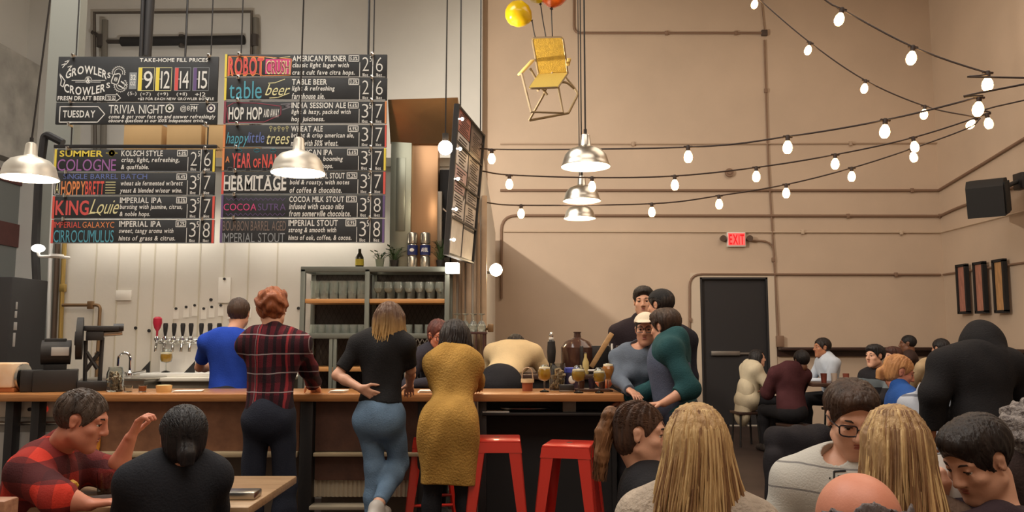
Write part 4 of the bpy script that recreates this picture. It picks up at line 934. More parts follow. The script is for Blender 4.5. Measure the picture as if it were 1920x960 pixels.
POST = [(.03, .84, .5, .99, (180, 120, 110)), (.52, .80, .97, .95, (120, 108, 104)), (.03, .62, .5, .83, (206, 204, 206)), (.52, .60, .97, .78, (150, 146, 148)), (.03, .44, .5, .61, (204, 176, 180)), (.52, .42, .97, .58, (172, 168, 168)),
        (.03, .26, .5, .43, (214, 210, 208)), (.52, .24, .97, .40, (196, 190, 186)), (.03, .02, .5, .25, (220, 214, 204)), (.52, .02, .97, .22, (214, 206, 194))]
rp = random.Random(4)
for i, (u0, v0, u1, v1, c) in enumerate(POST):
    f = MB(); sheet(f, u0, v0, u1, v1, .002, .003); po = f.build('poster', mat('poster_%d' % i, c, .5, var=.1, scale=12), t)
    if i not in (8, 9):
        f = MB()
        for k in range(9):
            y = v0 + (v1 - v0) * (k + .6) / 10; x0 = u0 + .04 + rp.random() * .1; x1 = u1 - .04 - rp.random() * .15; dv = (v1 - v0) * .045
            if x1 > x0: sheet(f, x0, y, x1, y + dv, .006, .0006)
        f.build('poster_print', mat('poster_ink', (52, 50, 54), .7), po, smooth=0)
f = MB()
for v in (.0, .25, .5, .75, .985): sheet(f, -.02, v, 1.02, v + .012, .008, .012)
sheet(f, -.03, 0, 0, 1, -.02, .04); sheet(f, 1, 0, 1.03, 1, -.02, .04); sheet(f, .49, 0, .51, 1, .0, .01); f.build('rack_frame', M_BLACK, t)
f = MB(); 
for u in (.1, .9): f.cyl(onp(u, 1), onp(u, 1) + Vector((0, 0, ZC - 3.4)), .006, n=6)
f.build('rack_wire', M_BLACK, t)
f = MB()
for v in (.1, .3, .5, .7, .9): f.ell(onp(-.015, v) + nrm * .05, .013, nu=10, nv=6); f.cyl(onp(-.015, v), onp(-.015, v) + nrm * .045, .004, n=6)
f.build('glowing_clip', mat('clip_glow', (255, 248, 236), .3, emit=30, emit_c=(255, 240, 220)), t)  # white rack clips; their glow is added to brighten the posters

# lit white box and glass drying rack at the end of the shelf
c = P(848, 503, 6.7); t = thing('light_box', 'glowing white box lamp at the right end of the glass shelf', 'lamp', c)
MB().rbox((-.055, -.05, -.04), (.055, .05, .045), .006).build('box_body', mat('lightbox_glow', (255, 244, 226), .4, emit=9), t); MB().rbox((-.06, .05, -.045), (.06, .08, .05), .004).build('box_back', M_WHITEM, t)
f = MB(); f.tube([(0, .08, 0), (0, .3, .0), (0, YC - .03 - c.y, 0)], .012, 8); f.build('arm', M_BLACK, t)
t = thing('glass_rack', 'dark rack of upturned stemmed glasses beside the glass shelf', 'glass rack', (P(880, 640, 6.9).x, 6.9, 0))
zr_ = P(880, 622, 6.9).z
f = MB(); f.rbox((-.15, -.14, zr_ - .02), (.15, .14, zr_), .004); [f.cyl((a, b, 0), (a, b, zr_), .012, n=8) for a in (-.13, .13) for b in (-.12, .12)]
for k in range(5): f.cyl((-.13 + k * .065, -.13, 0.6), (-.13 + k * .065, -.13, zr_ - .02), .006, n=6)
f.build('rack', mat('dark_maroon_rack', (74, 46, 44), .5), t)
first = None
for i in range(4):
    for j in range(2):
        if first is None: first = MB().lathe([(.024, 0.003), (.026, 0), (.038, .05), (.02, .085), (.005, .095), (.005, .14), (.03, .15), (.03, .153), (0, .154)], n=14, cap=False).build('upturned_glass', M_SGLASS); o = first; tag(o, 'clear glass standing upside down on the dark rack beside the glass shelf', 'glass', 'upturned glasses on the dark rack')
        else: o = first.copy(); COL.objects.link(o)
        o.location = (t.location.x - .105 + i * .07, 6.9 - .06 + j * .11, zr_ + .001)
# wall pipes beside the cooler
conduit('round pipe stub with a flange low on the tan ribbed corner', [P(906, 615, YC - .06), P(918, 615, YC - .06), P(918, 615, YC - .16)], .02, M_COP, fr=.03, clips=[P(920, 615, YC - .15)])
conduit('slim vertical pipe on the ribbed corner of the cooler, left one', [P(868, 420, YC - .07), P(868, 735, YC - .07)], .014, mat('tan_pipe', (150, 126, 102), .5))
conduit('slim vertical pipe on the ribbed corner of the cooler, right one', [P(896, 418, YC - .07), P(898, 735, YC - .07)], .018, mat('tan_pipe', (150, 126, 102), .5))
# ---------------------------------------------------------------- things on the bar, left part
ZB = ZT
def onbar(name, label, cat, px, Y=5.15, group=None, z=None):
    Y += .5
    return thing(name, label, cat, (P(px, 740, Y).x, Y, ZB if z is None else z), group=group)
t = onbar('bread_box', 'white and orange paper roll box at the left end of the bar', 'box', 18, 5.15)
MB().rbox((-.15, -.08, .0), (.075, .1, .03), .005).build('base', mat('orange_wood', (196, 120, 70), .5), t)
MB().rbox((-.15, -.1, .03), (.075, .1, .2), .02).build('box_body', mat('white_orange_box', (240, 226, 206), .5, c2=(216, 160, 96), scale=3), t)
MB().lathe([(0, 0), (.09, 0), (.092, .02), (0, .022)], (.078, 0, .1), 20, Matrix.Rotation(R(90), 4, 'Y')).build('end_cap', M_STEEL, t)
t = onbar('canning_machine', 'black can sealing machine with motor, wheel and arm on the bar', 'machine', 108, 5.2); t.rotation_euler = (0, 0, R(26))
s = 5.7 / 1515.0
def mp(px, py): return ((px - 108) * s, (740 - py) * s)
def mbox(f, x0, y0, x1, y1, a=-.1, b=.1, r=.006):
    p, q = mp(x0, y1), mp(x1, y0); f.rbox((p[0], a, p[1]), (q[0], b, q[1]), r)
f = MB(); mbox(f, 68, 700, 140, 740); mbox(f, 48, 700, 72, 739, -.07, .07); mbox(f, 140, 722, 196, 740, -.12, .12); f.build('machine_base', M_BLACK, t)
f = MB(); a, b = mp(78, 668), mp(126, 668); f.cyl((a[0], 0, a[1]), (b[0], 0, b[1]), .085, n=24); mbox(f, 82, 642, 118, 652, -.04, .04); mbox(f, 84, 690, 120, 702, -.05, .05); f.build('motor', M_BLACKM, t)
f = MB(); mbox(f, 95, 658, 124, 674, -.088, -.08, .002); f.build('motor_plate', mat('grey_plate', (176, 174, 170), .4), t)
f = MB(); a, b = mp(134, 642), mp(145, 642); f.cyl((a[0], 0, a[1]), (b[0], 0, b[1]), .15, n=32); f.cyl((a[0] - .01, 0, a[1]), (a[0], 0, a[1]), .05, n=20); f.build('drive_wheel', M_BLACKM, t)
f = MB(); mbox(f, 146, 618, 206, 628, -.06, .06); mbox(f, 150, 628, 180, 646, -.05, .05); 
for u, v in (((150, 646), (152, 724)), ((178, 640), (177, 724)), ((152, 668), (172, 700)), ((174, 668), (152, 704))):
    a, b = mp(*u), mp(*v); f.cyl((a[0], 0, a[1]), (b[0], 0, b[1]), .014, n=8)
mbox(f, 188, 708, 200, 740, -.03, .03); f.build('press_frame', M_BLACK, t)
f = MB(); a, b = mp(180, 633), mp(212, 630); f.cyl((a[0], 0, a[1]), (b[0], 0, b[1]), .022, n=12); f.build('chuck', M_STEEL, t)
f = MB(); a, b = mp(196, 621), mp(214, 621); f.cyl((a[0], -.02, a[1]), (b[0], -.02, b[1]), .028, n=12); f.build('arm_end', M_BLACK, t)

def jar(label, px, Y, h, r, fill, nm='glass_jar', lid=False):
    t = onbar(nm, label, 'jar', px, Y)
    MB().lathe([(0, 0), (r * .95, 0), (r, .01), (r, h * .8), (r * .86, h * .9), (r * .86, h), (r * .83, h), (r * .82, h * .9), (r * .95, h * .78), (r * .95, .012), (0, .012)], n=24).build('jar_glass', M_GLASS, t)
    rnd = random.Random(int(px)); f = MB()
    for i in range(46):
        a = rnd.uniform(0, 2 * pi); rr = r * .78 * math.sqrt(rnd.random()); z = .02 + (h * .66) * (i / 46.0)
        f.rbox((-.014, -.014, -.004), (.014, .014, .004), .003, Matrix.Translation((rr * cos(a), rr * sin(a), z)) @ Matrix.Rotation(rnd.uniform(0, 3), 4, 'X') @ Matrix.Rotation(rnd.uniform(0, 3), 4, 'Y'))
    tag(f.build('jar_filling', fill, t), kind='stuff'); return t
jar('big glass jar of bottle caps on the bar beside the canning machine', 215, 5.15, .17, .055, mat('bottle_caps', (176, 160, 130), .35, .4, c2=(120, 96, 70), scale=40))
t = onbar('small_cup', 'small cup of amber sauce on the left part of the bar', 'cup', 267, 5.1)
MB().lathe([(0, 0), (.024, 0), (.03, .05), (.027, .05), (.022, .004), (0, .004)], n=18).build('cup_glass', M_GLASS, t); MB().lathe([(0, .005), (.0215, .006), (.0255, .04), (0, .04)], n=18).build('sauce', mat('amber_sauce', (188, 92, 40), .2), t)
t = onbar('small_cup', 'clear small glass left of the amber cup on the bar', 'cup', 240, 5.1)
MB().lathe([(0, 0), (.026, 0), (.03, .045), (.027, .045), (.023, .004), (0, .004)], n=18).build('cup_glass', M_GLASS, t)
t = onbar('round_tub', 'low round tub of pale butter coloured filling on the bar', 'tub', 307, 5.12)
MB().lathe([(0, 0), (.048, 0), (.053, .035), (.053, .045), (.049, .045), (.045, .004), (0, .004)], n=24).build('tub', mat('tan_tub', (214, 170, 108), .5), t); MB().lathe([(0, .02), (.046, .02), (.046, .047), (0, .05)], n=24).build('filling', mat('pale_butter', (234, 214, 158), .5), t)
def paper(label, px, Y, w, d, rz, n=2):
    t = onbar('napkin', label, 'napkin', px, Y); t.rotation_euler = (0, 0, rz)
    for i in range(n): 
        MB().rbox((-w + .006 * i, -d - .004 * i, .0 + .006 * i), (w + .004 * i, d, .005 + .006 * i), .002).build('sheet', M_PAPER, t)
paper('white paper sheets on the bar beside the butter tub', 352, 5.12, .095, .06, .2)
paper('white napkins on the bar left of the woman in jeans', 634, 5.05, .05, .06, -.1, 3)
paper('white napkins on the bar between the woman in jeans and the mustard sweater', 797, 5.05, .05, .06, .1, 3)

# ---------------------------------------------------------------- things on the bar, right part
for px, Y, s_, c, fl, lb in ((1021, 5.1, 1.25, (232, 168, 44), .75, 'stemmed glass of golden beer left of the jar of corks'), (1085, 5.0, 1.25, (226, 172, 60), .62, 'stemmed glass of pale beer just right of the jar of corks'),
                       (1124, 5.0, 1.15, (222, 166, 50), .6, 'stemmed glass of pale beer, middle of the three at the bar end'), (1141, 5.16, 1.3, (214, 132, 36), .8, 'stemmed glass of amber beer, rightmost on the bar')):
    tulip('beer_glass', lb, (P(px, 740, Y + .5).x, Y + .5, ZB), s_, c, fl, group='stemmed beers on the bar')
jar('big glass jar of corks and caps on the right part of the bar', 1046, 5.3, .19, .062, mat('corks', (206, 178, 136), .7, c2=(150, 112, 74), scale=30))
t = onbar('candle_basket', 'small jar basket with a tall wire handle on the bar', 'basket', 989, 5.2)
MB().lathe([(0, 0), (.036, 0), (.04, .07), (.036, .07), (.033, .004), (0, .004)], n=20).build('basket', mat('reddish_jar', (140, 74, 50), .3), t)
MB().lathe([(.042, .06), (.046, .06), (.046, .085), (.042, .085)], n=20, close=True).build('rim', mat('pale_rim', (214, 190, 150), .5), t)
MB().tube([(-.04, 0, .075)] + arc((0, 0, .13), .034, pi, 0, 10) + [(.04, 0, .075)], .004, 6).build('handle', mat('pale_wire', (206, 178, 150), .4, .3), t)
# back counter on the right with the hand pump, jug, bottles and boxes
YR = 6.5
t = thing('side_counter', 'dark side counter behind the right part of the bar', 'counter', (P(1085, 740, YR).x, YR, 0))
zq = P(1085, 700, YR).z; MB().rbox((-.45, -.2, zq - .04), (.5, .25, zq), .006).build('counter_top', wood_mat('dark_counter_top', (72, 50, 42), (56, 40, 34), .4), t)
MB().box((-.42, -.17, 0), (.47, .22, zq - .04)).build('counter_body', M_BLACKM, t)
def side(name, label, cat, px, Y=YR, z=None): return thing(name, label, cat, (P(px, 700, Y).x, Y, zq if z is None else z))
t = side('hand_pump', 'tall black beer pump handle with a white collar behind the bar', 'beer pump', 1034, 6.42)
h = P(1034, 625, 6.42).z - zq
MB().lathe([(0, 0), (.05, 0), (.05, .02), (.022, .04), (.02, .08), (.03, .1), (.036, h * .55), (.03, h * .8), (.018, h * .84)], n=18).build('pump_handle', M_BLACK, t)
MB().lathe([(.017, h * .84), (.02, h * .85), (.02, h * .9), (.017, h * .9)], n=18).build('collar', M_WHITEM, t); MB().ell((0, 0, h * .945), (.017, .017, .03)).build('finial', M_CHROME, t)
t = side('growler_jug', 'big brown glass jug with narrow neck on the side counter', 'jug', 1083, 6.6); h = P(1083, 622, 6.6).z - zq
MB().lathe([(0, 0), (.125, 0), (.135, .02), (.135, h * .62), (.10, h * .76), (.03, h * .86), (.026, h * .97), (.032, h * .975), (.032, h), (0, h)], n=28).build('jug_body', mat('brown_jug_glass', (74, 50, 42), .12), t)
t = side('bar_caddy', 'black bar caddy with a white edged opening and a wooden paddle in it', 'caddy', 1118, 6.45)
f = MB(); f.rbox((-.13, -.1, 0), (.13, .1, .03), .004); f.rbox((-.13, -.1, .03), (-.11, .1, .22), .004); f.rbox((.11, -.1, .03), (.13, .1, .22), .004); f.rbox((-.13, .08, .03), (.13, .1, .22), .004); f.build('caddy_body', M_BLACK, t)
f = MB(); f.tube(fillet([(-.12, -.105, .03), (.115, -.105, .03), (.115, -.105, .24)], .015), .008, 8); f.build('caddy_edge', M_WHITEM, t)
f = MB(); f.rbox((-.02, -.012, 0), (.02, .012, .32), .006, Matrix.Translation((-.04, 0, .05)) @ Matrix.Rotation(R(32), 4, 'Y')); f.build('paddle', wood_mat('paddle_wood', (196, 158, 110), (170, 130, 84), .5), t)
for i, (px, c, hh, lb) in enumerate(((1098, (200, 180, 120), .17, 'pale straw coloured bottle left of the black caddy'), (1143, (110, 84, 60), .15, 'small brown bottle behind the bar, left of the bottle pair by the henley woman'), (1153, (84, 64, 56), .14, 'small dark bottle behind the bar, right of the bottle pair by the henley woman'))):
    t = side('bottle', lb, 'bottle', px, 6.55 if i else 6.36)
    MB().lathe([(0, 0), (.024, 0), (.027, .01), (.027, hh * .55), (.011, hh * .78), (.011, hh * .97), (0, hh * .97)], n=16).build('bottle_body', mat('bottle_glass_%d' % i, c, .12), t); MB().lathe([(0, hh * .96), (.013, hh * .96), (.013, hh), (0, hh)], n=12).build('cap', M_CHROME, t)
t = side('square_speaker', 'dark square box on the wall side beside the tall man in black', 'box', 1168, 6.62, zq)
MB().rbox((-.05, -.04, .1), (.05, .04, .22), .004).build('box_body', mat('dark_brown_box', (66, 48, 42), .6), t); MB().cyl((0, 0, 0), (0, 0, .1), .02, n=10).build('stand', M_BLACK, t)
t = onbar('paper_tub', 'blue capped tub with a round white label on the bar', 'tub', 1072, 5.32)
MB().lathe([(0, 0), (.045, 0), (.05, .01), (.05, .12), (.045, .125), (0, .125)], n=24).build('tub_body', mat('navy_tub', (52, 50, 78), .4), t); MB().lathe([(0, .125), (.05, .125), (.05, .155), (.044, .16), (0, .16)], n=24).build('lid', mat('blue_lid', (66, 76, 164), .35), t)
MB().ell((0, -.047, .075), (.026, .008, .03)).build('tub_label', M_PAPER, t)
t = onbar('napkin_box', 'dark napkin box with pale edges on the bar', 'box', 1062, 5.12); MB().rbox((-.05, -.04, 0), (.05, .04, .05), .004).build('box_body', M_BLACK, t); MB().rbox((-.05, -.042, .004), (.05, -.04, .012), .001).build('box_edge', M_STEEL, t)
t = onbar('snack_bag', 'crumpled orange red snack bag at the end of the bar', 'bag', 1133, 5.36)
f = MB(); f.ell((0, 0, .05), (.06, .035, .05), nu=14, nv=8); f.v = [(x * (1 + .12 * sin(z * 90 + x * 60)), y * (1 + .2 * sin(x * 120)), z) for x, y, z in f.v]; f.build('bag_body', mat('orange_red_bag', (206, 84, 50), .4, c2=(224, 170, 130), scale=20), t)
f = MB(); f.prism([(-.05, .095), (.05, .09), (.065, .125), (.02, .115), (-.03, .13)], -.006, .006); f.build('bag_top', mat('orange_red_bag', (206, 84, 50)), t)
t = onbar('flight_tray', 'dark tasting tray under the glasses at the bar end', 'tray', 1110, 5.17); MB().rbox((-.12, -.05, 0), (.12, .05, .02), .005).build('tray', wood_mat('tray_wood', (84, 56, 44), (60, 42, 34), .4), t)
for i, dx in enumerate((-.075, 0, .07)):
    o = MB().lathe([(0, 0), (.02, 0), (.026, .07), (.0235, .07), (.018, .004), (0, .004)], n=16).build('taster_glass', mat('dark_taster_%d' % (i % 2), ((70, 44, 34), (44, 34, 46))[i % 2], .1)); o.location = t.location + Vector((dx, 0, .0205)); tag(o, ('small dark tasting glass, left one on the dark tray at the bar end', 'small dark tasting glass, middle one on the dark tray at the bar end', 'small dark tasting glass, right one on the dark tray at the bar end')[i], 'glass', 'tasting glasses on the tray')

# ---------------------------------------------------------------- red metal stools
M_REDS = mat('red_stool_paint', (206, 44, 32), .28, .0, coat=.5)
def stool(label, px, pyt, Y, rz):
    z = P(px, pyt, Y).z
    t = thing('bar_stool', label, 'stool', (P(px, pyt, Y).x, Y, 0), rz, group='red metal stools at the bar')
    h = .138; H = z; b = .21
    f = MB(); f.rbox((-h, -h, H - .02), (h, h, H), .018); f.build('seat', M_REDS, t)
    f = MB(); f.cyl((0, 0, H), (0, 0, H + .002), .018, n=16); f.build('seat_hole', mat('seat_rivet', (200, 150, 140), .2, .8), t)
    for i in range(4): # aprons under the seat edge
        Mr = Matrix.Rotation(i * pi / 2, 4, 'Z')
        f = MB(); k = (h + .004); f.add([Mr @ Vector(v) for v in ((-h, -h, H - .012), (h, -h, H - .012), (k + .004, -k - .004, H - .07), (-k - .004, -k - .004, H - .07), (-h, -h + .006, H - .012), (h, -h + .006, H - .012), (k, -k, H - .07), (-k, -k, H - .07))], [(0, 1, 2, 3), (7, 6, 5, 4), (0, 4, 5, 1), (1, 5, 6, 2), (2, 6, 7, 3), (3, 7, 4, 0)])
        f.build('apron', M_REDS, t)
        # tapered angle-section leg at the corner
        f = MB(); c0 = Vector((h, -h, H - .012)); c1 = Vector((b, -b, .02)); w0, w1 = .075, .038; th = .006
        for ax in (Vector((-1, 0, 0)), Vector((0, 1, 0))):
            n_ = Vector((0, 1, 0)) if ax.x else Vector((-1, 0, 0))
            q = [c0, c0 + ax * w0, c1 + ax * w1, c1]; q = q + [v + n_ * th for v in q]
            f.add([Mr @ v for v in q], [(0, 1, 2, 3), (7, 6, 5, 4), (0, 4, 5, 1), (1, 5, 6, 2), (2, 6, 7, 3), (3, 7, 4, 0)])
        lg = f.build('leg', M_REDS, t)
        f = MB(); p = Mr @ (c1 + Vector((-.02, .02, 0))); f.cyl((p.x, p.y, 0), (p.x, p.y, .03), .022, n=10); f.build('foot_cap', M_BLACK, lg)
        f = MB(); u = .30; a = c0.lerp(c1, 1 - u / H * 1.0); aa = Vector((a.x - .01, a.y + .012, u)); f.cyl(Mr @ aa, Mr @ Vector((-aa.x, aa.y, u)), .010, n=8); f.build('foot_rest', M_REDS, t)
stool('red metal bar stool directly right of the mustard sweater', 932, 820, 4.82, 0.0)
stool('red metal bar stool in front of the dark bar end', 1068, 830, 4.76, R(-14))
stool('red metal bar stool half hidden between the woman in jeans and the mustard sweater', 812, 815, 5.62, R(8))

# ---------------------------------------------------------------- left front table and seat
TZ = .76
M_TTOP = wood_mat('pale_table_top', (176, 146, 112), (146, 116, 86), .35, (.6, 8, 8))
t = thing('cafe_table', 'wooden table between the man in red plaid and the woman in black', 'table', (-1.42, 3.52, 0))
MB().rbox((-.50, -.34, TZ - .035), (.40, .36, TZ), .006).build('table_top', M_TTOP, t); f = MB(); f.cyl((0, 0, .03), (0, 0, TZ - .035), .035, n=14); f.build('pedestal', M_BLACK, t); f = MB(); f.rbox((-.25, -.03, 0), (.25, .03, .03), .006); f.rbox((-.03, -.25, 0), (.03, .25, .03), .006); f.build('table_base', M_BLACK, t)
def ontable(o, x, y): o.location = (x, y, TZ + .001); return o
o = MB().lathe([(0, 0), (.034, 0), (.038, .012), (.042, .095), (.039, .095), (.034, .016), (0, .014)], n=22).build('tumbler', M_GLASS); tag(ontable(o, -1.69, 3.42), 'empty clear tumbler on the table by the raised elbow', 'glass')
o = MB().lathe([(0, 0), (.05, 0), (.085, .012), (.084, .016), (.05, .006), (0, .006)], n=28).build('plate', mat('dark_plate', (70, 58, 52), .3)); tag(ontable(o, -1.63, 3.26), 'dark round plate on the table in front of the tumbler', 'plate')
o = MB().rbox((-.035, -.07, 0), (.035, .07, .008), .003).build('phone', M_BLACK); tag(ontable(o, -1.50, 3.24), 'black phone lying on the left front table', 'phone')
f = MB(); f.ell((0, 0, .02), (.06, .04, .025), nu=12, nv=7); f.v = [(x * (1 + .2 * sin(z * 150 + y * 70)), y * (1 + .2 * sin(x * 90)), max(0, z + .008 * sin(x * 130))) for x, y, z in f.v]; o = f.build('crumpled_napkin', M_PAPER); tag(ontable(o, -1.52, 3.6), 'crumpled white napkin on the left front table', 'napkin')
f = MB(); f.ell((0, 0, .045), (.05, .035, .045), nu=16, nv=10); f.v = [(x * (1 + .18 * sin(z * 110 + y * 60)), y * (1 + .2 * sin(x * 100)), z) for x, y, z in f.v]; o = f.build('snack_sleeve', mat('yellow_paper', (222, 170, 60), .6, bump=.3, bscale=60)); tag(ontable(o, -1.80, 3.30), 'crumpled yellow paper sleeve by the hand of the man in red checks', 'paper')
f = MB(); f.add([(-.05, 0, .0), (.045, 0, .0), (.05, -.012, -.11), (.02, .006, -.2), (-.03, -.01, -.16), (-.05, .01, .0), (.045, .01, .0), (.05, -.002, -.11), (.02, .016, -.2), (-.03, 0, -.16)], [(0, 1, 2, 3, 4), (9, 8, 7, 6, 5), (0, 5, 6, 1), (1, 6, 7, 2), (2, 7, 8, 3), (3, 8, 9, 4), (4, 9, 5, 0)]); o = f.build('cloth', mat('orange_cloth', (214, 138, 40), .8, bump=.3)); o.location = P(176, 806, YBAR + .06); tag(o, 'orange yellow cloth hanging on the brown bar front behind the man in red checks', 'cloth')
f = MB(); f.rbox((-.07, -.05, 0), (.07, .05, .03), .006); o = f.build('steel_case', M_STEEL); tag(ontable(o, -1.11, 3.36), 'shiny steel case on the table right of the woman in black', 'case')
t = thing('wooden_seat', 'wooden seat with a tan back board at the lower left corner', 'seat', (-1.66, 2.34, 0))
f = MB(); f.rbox((-.34, -.02, .74), (.225, .05, .955), .006); f.build('backrest', wood_mat('tan_seat_wood', (176, 128, 98), (146, 100, 76), .5), t)
MB().rbox((-.34, .0, .42), (.225, .42, .46), .006).build('seat', wood_mat('tan_seat_wood', (176, 128, 98), (146, 100, 76)), t)
for a in (-.31, .19):
    for b in (.0, .38): MB().rbox((a - .02, b, 0), (a + .02, b + .04, .72 if b == 0 else .42), .004).build('leg', M_BLACK, t)
# benches people sit on
def bench(label, x, y, w, d=.3, h=.45, rz=0, m=None):
    t = thing('bench', label, 'bench', (x, y, 0), rz); MB().rbox((-w, -d / 2, h - .04), (w, d / 2, h), .006).build('seat', m or wood_mat('bench_wood', (120, 82, 58), (94, 64, 46), .5), t)
    for a in (-w + .06, w - .06):
        for b in (-d / 2 + .03, d / 2 - .03): MB().rbox((a - .02, b - .02, 0), (a + .02, b + .02, h - .04), .004).build('leg', M_BLACK, t)
# far table on the right with cups
t = thing('cafe_table', 'small dark table with cups in front of the man in the pale shirt', 'table', (P(1556, 740, 9.9).x, 9.9, 0))
zt9 = .86
MB().rbox((-.32, -.3, zt9 - .04), (.32, .3, zt9), .006).build('table_top', wood_mat('dark_table_top', (84, 56, 44), (60, 42, 34), .35), t); MB().cyl((0, 0, .03), (0, 0, zt9 - .04), .04, n=12).build('pedestal', M_BLACK, t); MB().lathe([(0, 0), (.26, 0), (.24, .02), (.04, .03)], n=24).build('table_base', M_BLACK, t)
for i, (dx, dy, c, lb) in enumerate(((-.12, -.14, (120, 60, 50), 'reddish cup on the small dark table, left one'), (.02, -.1, (206, 190, 176), 'pale cup on the small dark table, middle one'), (.14, -.16, (150, 84, 70), 'reddish cup on the small dark table, right one'))):
    o = MB().lathe([(0, 0), (.03, 0), (.038, .11), (.034, .11), (.027, .006), (0, .006)], n=16).build('cup', mat('cup_%d' % i, c, .3)); o.location = t.location + Vector((dx, dy, zt9 + .001)); tag(o, lb, 'cup')
# ---------------------------------------------------------------- people: one smooth surface grown from a skeleton
def V3(*a): return np.array(a if len(a) == 3 else a[0], dtype=np.float64)
class SDF:
    """blend of round cones and ellipsoids sampled on a grid and skinned (surface nets)"""
    def __init__(s): s.p = []; s.cuts = []
    def cone(s, a, b, ra, rb, k=.03, op=1, clip=None, flat=None): s.p.append(('c', V3(a), V3(b), ra, rb, k, op, clip, flat)); return s
    def ell(s, c, r, M=None, k=.03, op=1): s.p.append(('e', V3(c), V3(r), np.eye(3) if M is None else M, 0, k, op, None, None)); return s
    def bbox(s, p):
        if p[0] == 'c':
            r = max(p[3], p[4]); lo = np.minimum(p[1], p[2]) - r; hi = np.maximum(p[1], p[2]) + r
        else: r = p[2].max(); lo = p[1] - r; hi = p[1] + r
        return lo, hi
    def dist(s, p, X, Y, Z):
        if p[0] == 'c':
            a, b, ra, rb = p[1], p[2], p[3], p[4]; d = b - a; L = max(1e-6, float(d @ d))
            if p[8] is not None: # flattened: squash space along a unit vector
                n, f = p[8]; q = (X - a[0]) * n[0] + (Y - a[1]) * n[1] + (Z - a[2]) * n[2]; g = (f - 1.0) * q
                X = X + g * n[0]; Y = Y + g * n[1]; Z = Z + g * n[2]
            t = np.clip(((X - a[0]) * d[0] + (Y - a[1]) * d[1] + (Z - a[2]) * d[2]) / L, 0, 1)
            q = np.sqrt((X - a[0] - t * d[0]) ** 2 + (Y - a[1] - t * d[1]) ** 2 + (Z - a[2] - t * d[2]) ** 2) - (ra + (rb - ra) * t)
            if p[7] is not None: n, o = p[7]; q = np.maximum(q, (X - o[0]) * n[0] + (Y - o[1]) * n[1] + (Z - o[2]) * n[2])
            return q
        c, r, M = p[1], p[2], p[3]
        x, y, z = X - c[0], Y - c[1], Z - c[2]
        u = M[0, 0] * x + M[1, 0] * y + M[2, 0] * z; v = M[0, 1] * x + M[1, 1] * y + M[2, 1] * z; w = M[0, 2] * x + M[1, 2] * y + M[2, 2] * z
        k0 = np.sqrt((u / r[0]) ** 2 + (v / r[1]) ** 2 + (w / r[2]) ** 2); k1 = np.sqrt((u / r[0] ** 2) ** 2 + (v / r[1] ** 2) ** 2 + (w / r[2] ** 2) ** 2) + 1e-9
        return k0 * (k0 - 1) / k1
    def grid(s, h, post=None):
        bb = [s.bbox(p) for p in s.p if p[6] == 1]
        lo = np.min([b[0] for b in bb], 0) - 3 * h - .012; hi = np.max([b[1] for b in bb], 0) + 3 * h + .012
        n = np.ceil((hi - lo) / h).astype(int) + 1
        ax = [(lo[i] + h * np.arange(n[i])).astype(np.float32) for i in range(3)]
        F = np.full(n, .25, np.float32)
        for p in s.p:
            l, u = s.bbox(p); m = p[5] + 3 * h
            i0 = np.clip(((l - m - lo) / h).astype(int), 0, n - 1); i1 = np.clip(((u + m - lo) / h).astype(int) + 2, 1, n)
            sl = tuple(slice(a, b) for a, b in zip(i0, i1))
            X = ax[0][sl[0]][:, None, None]; Y = ax[1][sl[1]][None, :, None]; Z = ax[2][sl[2]][None, None, :]
            d = s.dist(p, X, Y, Z).astype(np.float32); c = F[sl]; k = p[5]
            if p[6] == 1: q = np.maximum(k - np.abs(c - d), 0) / k; F[sl] = np.minimum(c, d) - q * q * k * .25
            else: q = np.maximum(k - np.abs(c + d), 0) / k; F[sl] = np.maximum(c, -d) + q * q * k * .25
        X = ax[0][:, None, None]; Y = ax[1][None, :, None]; Z = ax[2][None, None, :]
        if post is not None: F = post(F, X, Y, Z).astype(np.float32)
        return F, lo, h
    def mesh(s, name, h, m, parent, post=None):
        F, lo, h = s.grid(h, post); v, q = nets(F, lo, h)
        me = bpy.data.meshes.new(name); me.vertices.add(len(v)); me.vertices.foreach_set('co', v.astype(np.float32).ravel())
        me.loops.add(len(q) * 4); me.loops.foreach_set('vertex_index', q.astype(np.int32).ravel())
        me.polygons.add(len(q)); me.polygons.foreach_set('loop_start', np.arange(0, len(q) * 4, 4, dtype=np.int32)); me.polygons.foreach_set('loop_total', np.full(len(q), 4, np.int32))
        me.update(calc_edges=True); me.polygons.foreach_set('use_smooth', np.ones(len(q), bool)); me.validate(); me.materials.append(m)
        o = bpy.data.objects.new(name, me); COL.objects.link(o); o.parent = parent; return o
